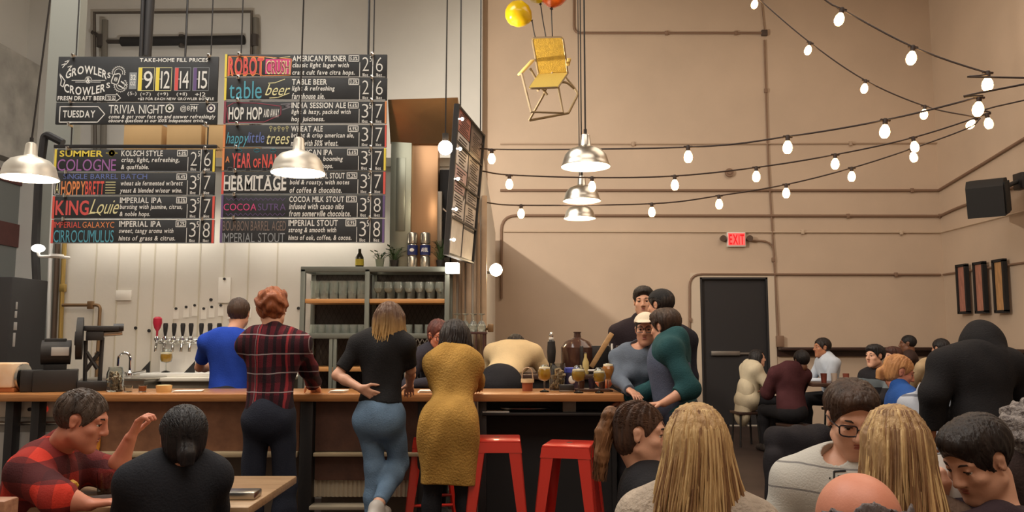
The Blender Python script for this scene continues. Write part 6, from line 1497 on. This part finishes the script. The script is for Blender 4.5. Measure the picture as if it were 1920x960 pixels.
H_BROWN = hair_mat('brown', (74, 52, 38), (46, 32, 24)); H_DARK = hair_mat('dark', (44, 34, 30), (26, 22, 22)); H_BLACK = hair_mat('black', (34, 30, 32), (22, 21, 24)); H_RED = hair_mat('ginger', (168, 96, 56), (112, 60, 36)); H_GREY = hair_mat('grey', (112, 104, 104), (72, 64, 64))
H_OMB = hair_mat('ombre', (172, 128, 82), (106, 76, 54)); ombre(H_OMB, 1.39, 1.55, (214, 174, 112), (96, 70, 54)); H_BLOND = hair_mat('blond', (206, 172, 118), (142, 106, 70)); H_BL = hair_mat('blond_light', (226, 198, 146), (196, 160, 106)); H_BD = hair_mat('blond_brown_streak', (150, 112, 74), (112, 80, 54)); H_BLOND2 = hair_mat('dark_blond', (198, 164, 112), (124, 92, 66)); H_STRAW = hair_mat('strawberry', (206, 150, 96), (160, 106, 64))  # blond locks mix darker brown streaks with lighter ones
bk = (40, 30, 26)

# --- at the bar
dn = V3(.3, -.2, -1)
x = at(511, 4.98)
person('standing person in red and black plaid shirt with curly ginger hair leaning on the bar', x, 4.95, 0, 1.74, pz=.95, lean=.08, skin='fair', bulk=.86, hp=(511, 580, 5.02), arms=(('to', V3(-.12, .54, 1.075), V3(-.5, -.2, -1)), ('to', V3(.14, .54, 1.075), V3(.5, -.2, -1))), palm=(V3(0, 0, -1), V3(0, 0, -1)),
       top=plaid('red_plaid_flannel', (96, 34, 44), ((0, .05, .42, .1, (38, 28, 34), .9), (2, .17, .55, .2, (34, 30, 36), .55), (0, .17, .07, .3, (176, 60, 66), .6), (2, .115, .06, .5, (176, 166, 168), .8), (0, .3, .015, .2, (180, 168, 170), .4))), hem=.86, bottom=dict(m=NAVYJ), shoes=sho, sleeve=(1, 1), top_bulk=.010, collar=.25, glute=0,
       hair=dict(m=H_RED, style='curly', thick=.02, seed=2, groove=.006), wr=.007)
x = at(436, 6.35)
person('bartender in bright blue T-shirt with short brown hair facing the taps', x, 6.26, R(6), 1.74, pz=.95, skin='light', bulk=.92, hp=(448, 588, 6.36), arms=(('to', V3(-.22, .42, 1.16), V3(-.6, -.3, -.8)), ('to', V3(.22, .40, 1.12), V3(.6, -.3, -.8))),
       top=cloth_mat('royal_blue_cotton', (32, 66, 168), .06), bottom=dict(m=DARKP), shoes=sho, sleeve=(.36, .36), hair=dict(m=H_BROWN, style='short', thick=.010, seed=4), wr=.004)
x = at(714, 4.9)
T3 = (x, 4.9, -10)
person('woman in black T-shirt and ripped blue jeans with ombre hair, hand on hip', x, 4.9, R(-10), 1.70, pz=.955, lean=.05, male=False, skin='fair', bulk=.90, glute=.95, hp=(731, 604, 4.94), h=.006,
       arms=(('pts', L(*T3, 632, 704, 4.88), L(*T3, 676, 728, 4.80), V3(.85, .25, -.5)), ('pts', L(*T3, 770, 694, 5.0), L(*T3, 768, 722, 5.24))), palm=(V3(.2, 1, .1), V3(0, 0, -1)),
       legs=((L(*T3, 703, 876, 4.90), L(*T3, 700, 1062, 4.88)), (L(*T3, 748, 868, 4.98), L(*T3, 706, 952, 4.70))), ankles=True,
       top=cloth_mat('black_cotton', (38, 38, 40)), hem=1.02, bottom=dict(m=JEAN, o=.004, crop=.12, name='jeans', ankle=.043), shoes=dict(m=mat('white_trainer', (190, 184, 176), .5)), sleeve=(.40, .40),
       hair=dict(m=H_OMB, style='bob', length=.150, seed=3, groove=.004, locks=90))
x = at(846, 4.85)
T4 = (x, 4.74, 0)
person('woman in long mustard sweater and black trousers leaning over the bar, dark bob', x, 4.70, 0, 1.68, pz=.885, lean=.46, side=.03, male=False, skin='fair', bulk=.84, swf=.78, glute=0, hp=(851, 636, 5.0), head=(R(26), .12, 0), h=.006,
       arms=(('to', V3(-.06, .76, 1.07), V3(-.2, -.1, -1)), ('to', V3(.14, .76, 1.07), V3(.35, -.1, -1))), top=cloth_mat('mustard_knit', (176, 136, 68), .14, bump=.5, bscale=90), hem=.575, top_len=.36, hem_flare=.0, top_bulk=.012,
       bottom=dict(m=BLACKP, o=.0), shoes=sho, hair=dict(m=H_DARK, style='bob', length=.065, seed=6, thick=.012, groove=.003, locks=80), wr=.006, collar=.2, top_name='sweater')
x = at(806, 6.3)
person('bartender with glasses and reddish tied hair leaning in to talk over the bar', x, 6.36, R(-140), 1.66, lean=.24, male=False, skin='ruddy', bulk=.9, hp=(823, 628, 6.18), head=(R(-10), .30, .1), top=cloth_mat('dark_grey_cotton', (52, 50, 58)), bottom=dict(m=BLACKP), shoes=sho,
       arms=(('to', V3(-.16, .30, 1.08), V3(-.5, -.2, -.9)), ('to', V3(.2, .30, 1.08), V3(.5, -.2, -.9))), hair=dict(m=hair_mat('auburn', (104, 54, 44), (66, 36, 32)), style='tied', seed=8, thick=.010), face=dict(brow=(70, 40, 34)), spectacle=(60, 40, 40))
x = at(938, 6.35)
person('bartender in cream shirt bending over behind the bar, seen from the back', x, 6.34, R(-16), 1.76, pz=1.06, lean=1.05, skin='tan', bulk=.92, hp=(966, 656, 6.86), head=(0, .95, 0), arms=(('to', V3(-.2, .62, .82), V3(-.4, -.3, .2)), ('to', V3(.25, .62, .84), V3(.6, -.3, .2))),
       top=cloth_mat('cream_cotton', (222, 196, 152), .05), bottom=dict(m=BLACKP, o=.024, wr=.001), shoes=sho, top_bulk=.010, hem=1.13, wr=.002, sleeve=(.72, .72), hair=dict(m=H_DARK, style='short', seed=5), glute=0)
x = at(1198, 5.72)
T7 = (x, 5.74, 176)
t, W, *_ = person('woman in grey blue henley with white cap and glasses, hand on the bar end', x, 5.74, R(176), 1.64, lean=.02, male=False, skin='light', bulk=.95, hp=(1211, 618, 5.68), head=(R(-12), .06, 0), h=.006,
       arms=(('pts', L(*T7, 1252, 715, 5.75), L(*T7, 1250, 770, 5.6)), ('pts', L(*T7, 1160, 712, 5.62), L(*T7, 1180, 732, 5.40), V3(-.45, .9, -.30))), palm=(None, V3(0, 0, -1)),
       top=cloth_mat('slate_henley', (98, 108, 122), .1), bottom=dict(m=DARKP), shoes=sho, hair=dict(m=H_DARK, style='tied', seed=9, thick=.006), face=dict(brow=(56, 40, 34)), spectacle=(44, 34, 34), collar=.1, neck_open=.055,
       wr=.006)
def cap_on(t, W, Rm, s, m, brim=True, name='cap'):
    Q = SDF(); Q.ell(W(0, -.014, .048), V3(.090, .106, .084) * s, Rm)
    if brim: Q.ell(W(0, .105, .066), V3(.066, .055, .007) * s, Rm @ rotm(0, .12), .012)
    o_ = W(0, 0, 0)
    return Q.mesh(name, .005, m, t, lambda F, X, Y, Z: np.maximum(F, .056 * s - ((X - o_[0]) * Rm[0, 2] + (Y - o_[1]) * Rm[1, 2] + (Z - o_[2]) * Rm[2, 2]) - .35 * np.maximum(0, -((X - o_[0]) * Rm[0, 1] + (Y - o_[1]) * Rm[1, 1] + (Z - o_[2]) * Rm[2, 1]))))
cap_on(t, W, rotm(R(-12), .06, 0), .95, mat('cream_cap', (226, 212, 188), .8, bump=.2, bscale=120))
for k in range(3):
    f = MB(); f.ell(L(*T7, 1224 + k * 1.5, 672 + k * 9, 5.60), .006, nu=8, nv=6); f.build('shirt_button', M_PAPER, t)
x = at(1272, 5.34)
T8 = (x, 5.34, 80)
person('person in teal hooded sweatshirt and slate vest, back turned, at the bar end', x, 5.34, R(80), 1.68, pz=.92, lean=.14, skin='light', bulk=.95, hp=(1246, 614, 5.42), head=(R(-34), .15, 0), h=.006,
       arms=(('pts', L(*T8, 1293, 728, 5.08), L(*T8, 1244, 756, 5.04), V3(-.1, 1, -.1)), ('to', V3(.18, .36, .98), V3(.3, -.2, -.9))), palm=(V3(0, 0, -1), V3(0, 0, -1)),
       top=cloth_mat('teal_fleece', (36, 74, 78), .12), bottom=dict(m=NAVYJ), shoes=sho, hood=True, sleeve=(.74, 1), top_bulk=.014, wr=.006, hem=.80, hair=dict(m=H_BROWN, style='volume', seed=11, thick=.014, groove=.004))
t8 = PEOPLE[-1]
Q = SDF(); pel = V3(0, 0, .92); Rv = np.array(Matrix.Rotation(-.14, 3, 'X')); sv = 1.68 / 1.75
def Uv(a, b, c): return pel + Rv @ (V3(a, b, c) * sv)
Q.ell(Uv(0, .02, .32), V3(.184, .142, .20), Rv, .05); Q.ell(Uv(0, .02, .12), V3(.168, .138, .20), Rv, .06); Q.mesh('vest', .007, cloth_mat('slate_vest', (84, 92, 112), .1), t8[0], lambda F, X, Y, Z: np.maximum(F, .83 - Z))
x = at(1196, 7.1)
person('tall dark haired man in black jacket facing the camera behind the henley woman', x, 7.1, R(188), 1.87, skin='fair', hp=(1207, 566, 7.05), head=(R(-22), .05, .04), top=cloth_mat('black_plum_wool', (46, 38, 44)), top_name='jacket', bottom=dict(m=BLACKP), shoes=sho, top_bulk=.010, bulk=.9,
       hair=dict(m=H_DARK, style='volume', seed=13, thick=.008), face=dict(brow=bk), collar=.3)
x = at(1258, 6.4)
t, W, *_ = person('person in black knit cap and dark jacket facing the tall man, back turned', x, 6.4, R(28), 1.80, skin='light', hp=(1238, 573, 6.4), head=(R(20), .1, 0), top=cloth_mat('dark_navy_jacket', (40, 40, 50)), top_name='jacket', bottom=dict(m=BLACKP), shoes=sho, top_bulk=.010, bulk=.9, hair=dict(m=H_DARK, style='short', seed=14), face=dict(brow=bk))
cap_on(t, W, rotm(R(20), .1, 0), 1.02, mat('black_knit', (34, 34, 36), .9, bump=.4, bscale=120), False, 'knit_cap')

# --- far tables on the right
def seated(label, px, Y, yaw, hp, sit, **k):
    x = at(px, Y); k.setdefault('h', .009); k.setdefault('shoes', sho); k.setdefault('bottom', dict(m=BLACKP)); k.setdefault('arms', (('to', V3(-.10, .42, sit + .30), V3(-.45, -.2, -1)), ('to', V3(.10, .42, sit + .30), V3(.45, -.2, -1))))
    r = person(label, x, Y, R(yaw), sit=sit, hp=hp, **k)
    xx, yy = x + .05 * sin(R(yaw)), Y - .05 * cos(R(yaw))
    tb = thing('stool', 'low dark stool under the ' + label, 'stool', (xx, yy, 0), R(yaw)); tb['label'] = ' '.join(tb['label'].split()[:14]).rstrip(',')
    zz = sit - .055
    MB().rbox((-.16, -.15, zz - .035), (.16, .15, zz), .008).build('seat', wood_mat('dark_stool_wood', (70, 48, 40), (50, 36, 32), .4), tb)
    for a in (-.12, .12):
        for b in (-.11, .11): MB().cyl((a * 1.2, b * 1.2, 0), (a, b, zz - .035), .014, n=8).build('leg', M_BLACK, tb)
    return r
seated('woman in long cream cardigan with dark hair, seated by the exit door', 1402, 10.6, -84, (1421, 672, 10.6), .50, H=1.64, male=False, lean=.14, skin='fair', top=cloth_mat('cream_cardigan', (206, 194, 168), .06), top_len=.3, top_name='cardigan', top_bulk=.02, hair=dict(m=H_BLACK, style='bob', length=.12, seed=21), face=dict(brow=bk), wr=.008)
PEOPLE_T = PEOPLE[-1]; Q = SDF(); Q.cone((0, -.03, .72), (0, -.13, .40), .17, .15, .05, 1, None, (V3(0, 1, 0), 1.6)); Q.mesh('cardigan_tail', .01, cloth_mat('cream_cardigan', (206, 194, 168)), PEOPLE_T[0], wrinkle(.003, 18))
seated('person in maroon hooded top with black hair, back turned, at the small dark table', 1482, 9.7, 14, (1502, 676, 9.75), .44, H=1.74, lean=.12, side=.05, skin='brown', top=cloth_mat('maroon_fleece', (74, 40, 44), .1), hood=True, top_bulk=.02, hair=dict(m=H_BLACK, style='short', seed=22, thick=.014), bulk=1.05)
seated('man in pale blue shirt with short dark hair facing left at the small dark table', 1562, 10.5, 96, (1541, 652, 10.5), .55, H=1.80, lean=.18, skin='tan', top=cloth_mat('pale_blue_cotton', (196, 206, 220), .06), hair=dict(m=H_DARK, style='short', seed=23), face=dict(brow=bk), collar=.3, wr=.006)
seated('man in black top with grey print and thick black hair facing left', 1652, 8.8, 112, (1640, 668, 8.75), .47, H=1.72, lean=.12, skin='fair', top=plaid('black_print_cotton', (40, 38, 42), ((2, .3, .30, .05, (120, 130, 136), .7),)), hair=dict(m=H_BLACK, style='volume', seed=24), face=dict(brow=bk))
seated('person with reddish brown hair half hidden behind the blonde in blue', 1678, 9.5, 104, (1674, 670, 9.5), .44, H=1.68, lean=.1, skin='fair', top=cloth_mat('brown_cotton', (84, 60, 54)), hair=dict(m=hair_mat('chestnut', (86, 50, 42), (56, 34, 30)), style='volume', seed=25), face=dict(brow=bk))
seated('man with close cropped black hair sitting tallest at the back wall ledge', 1706, 11.2, 62, (1702, 645, 11.2), .58, H=1.80, skin='brown', top=cloth_mat('dark_brown_cotton', (70, 54, 50)), hair=dict(m=H_BLACK, style='short', seed=26, thick=.004, groove=0), face=dict(brow=bk))
seated('person in beige top with black hair just left of the hooded black coat', 1752, 9.9, 26, (1763, 654, 9.95), .52, H=1.75, lean=.1, skin='light', top=cloth_mat('beige_cotton', (190, 166, 132)), hair=dict(m=H_BLACK, style='short', seed=27, thick=.012))
seated('blonde woman with ponytail in royal blue top looking down to the right', 1672, 5.55, -100, (1686, 698, 5.6), .49, H=1.66, lean=.18, male=False, h=.007, head=(R(0), .35, 0), skin='ruddy', top=cloth_mat('royal_fleece', (44, 86, 158), .1), collar=.35, hair=dict(m=H_STRAW, style='tied', seed=28, thick=.010, add=lambda Q, W, s: [Q.cone(W(0, -.09, .0), W(0, -.118, -.04), .020 * s, .024 * s, .02), Q.cone(W(0, -.118, -.04), W(.01, -.105, -.25), .026 * s, .016 * s, .03)]), face=dict(brow=(140, 96, 64)))
seated('person in pale striped hooded top mostly hidden by the black coat', 1754, 5.0, -52, (1800, 694, 5.05), .46, H=1.72, lean=.15, h=.008, skin='light', top=plaid('pale_striped_jersey', (186, 192, 204), ((2, .16, .10, .4, (84, 88, 104), .8),)), hood=True, top_bulk=.015, hair=dict(m=H_BROWN, style='short', seed=29))
# --- person in the hooded black coat
x = at(1830, 4.62)
T20 = (x, 4.55, 0)
t, W, AR, LG, hc = person('standing person in big black hooded coat and khaki trousers, back turned, at the right', x, 4.55, 0, 1.66, pz=.86, lean=.16, bulk=1.0, skin='tan', hp=(1838, 650, 4.72), head=(0, .40, 0), arms=(('pts', L(*T20, 1752, 735, 4.60), L(*T20, 1747, 806, 4.68), V3(.05, .3, -1)), ('pts', L(*T20, 1912, 730, 4.66), L(*T20, 1890, 790, 4.85))), palm=(V3(1, .2, 0), None),
       top=cloth_mat('black_coat_wool', (37, 36, 38)), top_name='coat', top_bulk=.028, hem=.885, glute=0, bottom=dict(m=KHAKI, o=.018), shoes=sho, wr=.005, hair=dict(m=H_BLACK, style='short', seed=30), collar=.4)
Rh = rotm(0, .40, 0); Q = SDF(); Q.ell(W(0, -.02, .02), V3(.112, .130, .128), Rh); Q.cone(W(0, -.05, -.04), W(0, -.08, -.12), .10, .10, .05)
Q.mesh('hood', .007, cloth_mat('black_coat_wool', (37, 36, 38)), t, wrinkle(.004, 20))

# --- near table on the right
x = at(1606, 2.78)
T21 = (x, 2.86, 158)
t, W, *_ = seated('man with dark glasses in pale grey striped sweatshirt, looking down', 1614, 2.86, 126, (1600, 786, 2.74), .42, H=1.74, lean=.24, h=.0055, twist=R(28), head=(R(42), .34, 0), skin='fair', top=plaid('pale_grey_striped_jersey', (192, 190, 182), ((2, .085, .07, .3, (104, 102, 104), .75),)), top_name='sweatshirt', top_bulk=.012, neck_open=.05,
       hair=dict(m=H_BROWN, style='volume', seed=31, thick=.009, hairline=.084), face=dict(brow=(52, 38, 30)), spectacle=(36, 28, 34), bottom=dict(m=NAVYJ))
from mathutils.bvhtree import BVHTree
def printed(t, shirt, strokes, wd, m):
    """printed strokes laid on the cloth: each point of a stroke is found where the line of sight of its pixel meets the shirt"""
    me = shirt.data; Mw = Matrix.Translation(t.location) @ Matrix.Rotation(t.rotation_euler.z, 4, 'Z'); Mi = Mw.inverted()
    bt = BVHTree.FromPolygons([Mw @ v.co for v in me.vertices], [tuple(p.vertices) for p in me.polygons]); o = Vector((0, 0, HC)); f = MB()
    for st in strokes:
        pts = []
        for (u0, v0), (u1, v1) in zip(st, st[1:]):
            for k in range(7):
                d = (P(u0 + (u1 - u0) * k / 6, v0 + (v1 - v0) * k / 6, 2.0) - o).normalized(); h = bt.ray_cast(o, d)
                if h[0] is not None: pts.append(Mi @ (h[0] + h[1] * .001))
        if len(pts) > 1: f.tube(pts, wd, 6)
    return f.build('print', m, t)
shirt = [c for c in t.children if c.name.startswith('sweatshirt')][0]
printed(t, shirt, (((1555, 896), (1557, 897)), ((1564, 897), (1564, 884), (1586, 883)), ((1571, 893), (1582, 892)), ((1588, 896), (1600, 893))), .0032, mat('black_print', (40, 38, 40), .8))
seated('woman with long dark blond hair, back turned, between the glasses wearer and the boy', 1682, 2.32, -8, (1676, 838, 2.38), .38, H=1.66, lean=.2, male=False, h=.007, head=(R(4), .10, 0), skin='fair', top=cloth_mat('taupe_knit', (120, 100, 88), bump=.4), hair=dict(m=H_BLOND2, style='long', length=.30, seed=32, thick=.012, groove=.004, flare=1.35, locks=420, lockm=(H_BLOND2, H_BD, H_BL)), bottom=dict(m=JEAN))
tp, Wp, *_ = seated('balding man with grey fringe of hair, seen from behind at the bottom edge', 1612, 1.48, 0, (1611, 1008, 1.56), .34, H=1.74, lean=.28, h=.006, head=(0, .42, 0), skin='ruddy', top=cloth_mat('charcoal_wool', (58, 52, 54)), bottom=dict(m=DARKP),
       hair=dict(m=H_GREY, style='short', seed=33, thick=.017, groove=.003, extra=lambda F, lx, ly, lz, s: np.maximum(F, (lz + .004 + .5 * (ly + .05) - 1.2 * np.maximum(0, np.abs(lx) - .05) + .006 * np.sin(60 * lx)) * s)))
x = at(1850, 2.42); T24 = (x, 2.42, 160)
t, W, *_ = seated('boy with short dark hair in dark maroon top looking down at a phone', 1852, 2.42, 160, (1832, 862, 2.36), .36, H=1.60, lean=.20, h=.0055, twist=R(-30), head=(R(-52), .46, 0), skin='fair', top=cloth_mat('dark_maroon_jersey', (52, 40, 46)), hair=dict(m=H_DARK, style='volume', seed=34, thick=.010, groove=.002, hairline=.062), face=dict(brow=(52, 36, 30)), bottom=dict(m=DARKP),
       arms=(('pts', L(*T24, 1880, 980, 2.28), L(*T24, 1800, 990, 2.20)), ('pts', L(*T24, 1790, 1010, 2.5), L(*T24, 1774, 950, 2.46), V3(.1, .2, .6))), palm=(None, L(0, 0, 160, 960, 630, 1)), curl=(.9, .9))
ph = thing('smartphone', 'white edged black smartphone held up in front of the boy', 'phone', P(1779, 896, 2.44), R(-62))
MB().rbox((-.037, -.004, -.072), (.037, .004, .072), .004, Matrix.Rotation(R(-14), 4, 'Y')).build('phone_body', M_BLACK, ph); MB().rbox((-.034, -.0055, -.069), (.034, -.004, .069), .001, Matrix.Rotation(R(-14), 4, 'Y')).build('phone_rim', M_WHITEM, ph)
MB().rbox((-.033, .004, -.066), (.033, .005, .066), .001, Matrix.Rotation(R(-14), 4, 'Y')).build('phone_screen', mat('phone_screen', (225, 232, 245), .2, emit=.6), ph)
seated('person with curly mottled grey hair at the right edge, seen from behind', 1948, 2.92, 6, (1932, 824, 2.95), .42, H=1.68, lean=.14, male=False, h=.008, skin='light', top=cloth_mat('dark_brown_wool', (56, 44, 42)), hair=dict(m=mat('hair_mottled_grey', (168, 160, 154), .6, c2=(74, 64, 64), scale=55, bump=.7, bscale=90), style='curly', seed=35, thick=.03, groove=.008))
seated('woman with long straight blond hair in grey fuzzy sweater, seen from behind at the bottom', 1290, 2.38, -24, (1304, 834, 2.44), .37, H=1.66, lean=.18, male=False, h=.006, head=(R(28), .06, 0), skin='fair', top=cloth_mat('grey_fuzzy_knit', (176, 162, 146), .18, bump=.6, bscale=60), hair=dict(m=H_BLOND, style='long', length=.28, seed=36, thick=.014, groove=.004, flare=1.9, locks=460, lockm=(H_BLOND, H_BL, H_BD)), bottom=dict(m=JEAN), top_bulk=.02)
seated('woman with brown ponytail in black top facing right in front of the bar end', 1190, 3.05, -94, (1201, 812, 3.05), .37, H=1.62, lean=.12, male=False, h=.0055, head=(R(-8), .12, 0), skin='fair', top=cloth_mat('black_jersey', (36, 35, 38)), face=dict(brow=bk), bottom=dict(m=BLACKP),
       hair=dict(m=hair_mat('brown_ponytail', (96, 66, 46), (52, 38, 34)), style='tied', seed=37, thick=.007))
t, W = PEOPLE[-1][:2]; Q = SDF()
for a_, b_, ra, rb in (((0, -.09, .052), (0, -.125, .056), .020, .026), ((0, -.125, .056), (.004, -.142, -.02), .028, .030), ((.004, -.142, -.02), (.01, -.140, -.11), .031, .026), ((.01, -.140, -.11), (.014, -.130, -.20), .026, .008)): Q.cone(W(*a_), W(*b_), ra, rb, .02)
PT = hair_mat('ponytail_ends', (150, 106, 70), (72, 50, 38)); po_ = Q.mesh('ponytail', .0055, PT, t, lambda F, X, Y, Z: F + .0022 * np.sin(60 * X + 9 * np.sin(20 * Z)) * np.cos(34 * Z + 30 * Y)); tag(po_, 'wavy light brown ponytail')
rnd = random.Random(5); f = MB()
for i in range(70):
    a_ = rnd.uniform(0, 6.28); q_ = rnd.uniform(.2, 1); w_ = rnd.uniform(0, 6); pts = []
    for j in range(8):
        u = j / 7.0; rr_ = (.022 + .012 * sin(u * 3.1)) * q_ + .004; pts.append(W(rr_ * cos(a_) + .008 * sin(w_ + 9 * u), -.118 - .026 * sin(min(1, u * 1.6) * 1.57) + rr_ * sin(a_) + .006 * cos(w_ + 8 * u), .068 - .275 * u ** 1.1))
    f.tube(pts, .003, 4, rad=[.0035 * (1 - .7 * k / 7) for k in range(8)])
f.build('hair_lock', PT, po_)
# --- left front table
x = at(34, 3.34); T28 = (x, 3.34, -84)
PL = plaid('red_check_flannel', (206, 62, 48), ((0, .15, .48, .3, (70, 44, 46), .72), (2, .15, .48, .1, (60, 40, 44), .72), (1, .15, .42, .2, (66, 40, 44), .45)))
seated('man in red checked shirt gesturing with a raised hand at the left front table', 34, 3.34, -84, (154, 788, 3.28), .40, H=1.70, hsc=1.0, lean=.36, h=.0055, head=(R(4), .30, 0), skin='ruddy', bulk=1.05, top=PL, top_bulk=.014, collar=.35, bottom=dict(m=NAVYJ), sleeve=(.62, .62), curl=(.85, .5),
       arms=(('pts', L(*T28, 214, 892, 3.46), L(*T28, 244, 822, 3.42), V3(.05, .42, .9)), ('pts', L(*T28, 112, 934, 3.08), L(*T28, 168, 946, 3.10), V3(0, 1, .1))), palm=(V3(0, 1, -.35), V3(0, 0, -1)),
       hair=dict(m=hair_mat('dark_cropped', (92, 78, 68), (52, 43, 38)), style='short', seed=38, thick=.009, hairline=.07), face=dict(brow=(44, 32, 28)), wr=.006)
seated('woman in black top with black hair tied low, back turned at the left front table', 334, 2.98, 24, (343, 822, 3.02), .40, H=1.62, lean=.14, male=False, bulk=.86, h=.006, head=(R(6), .1, 0), skin='light', top=cloth_mat('black_navy_knit', (36, 38, 44)), bottom=dict(m=BLACKP), top_bulk=.012,
       hair=dict(m=H_BLACK, style='tied', seed=39, thick=.012, groove=.002, add=lambda Q, W, s: [Q.cone(W(0, -.09, -.03), W(0, -.115, -.055), .026 * s, .024 * s, .02), Q.cone(W(0, -.115, -.06), W(.005, -.105, -.25), .026 * s, .020 * s, .03)]))
# --- dark jacket over a chair between the tables
t = thing('draped_chair', 'dark jacket draped over a chair in the shadow left of the glasses wearer', 'chair', (at(1492, 6.3), 6.3, 0))
Q = SDF(); Q.cone((-.17, 0, .62), (.17, 0, .64), .10, .10, .06); Q.ell((0, .02, .42), (.25, .15, .26), None, .08); Q.cone((-.2, -.05, .5), (-.24, -.08, .2), .07, .06, .05); Q.cone((.2, -.05, .5), (.25, -.08, .22), .07, .06, .05)
Q.mesh('jacket', .01, cloth_mat('dark_shell_jacket', (44, 42, 46)), t, wrinkle(.012, 15))
MB().rbox((-.2, -.22, .42), (.2, .16, .46), .008).build('seat', mat('maroon_seat', (96, 50, 48), .5), t)
for a in (-.17, .17):
    for b in (-.18, .13): MB().cyl((a, b, 0), (a, b, .42), .016, n=8).build('leg', M_BLACK, t)
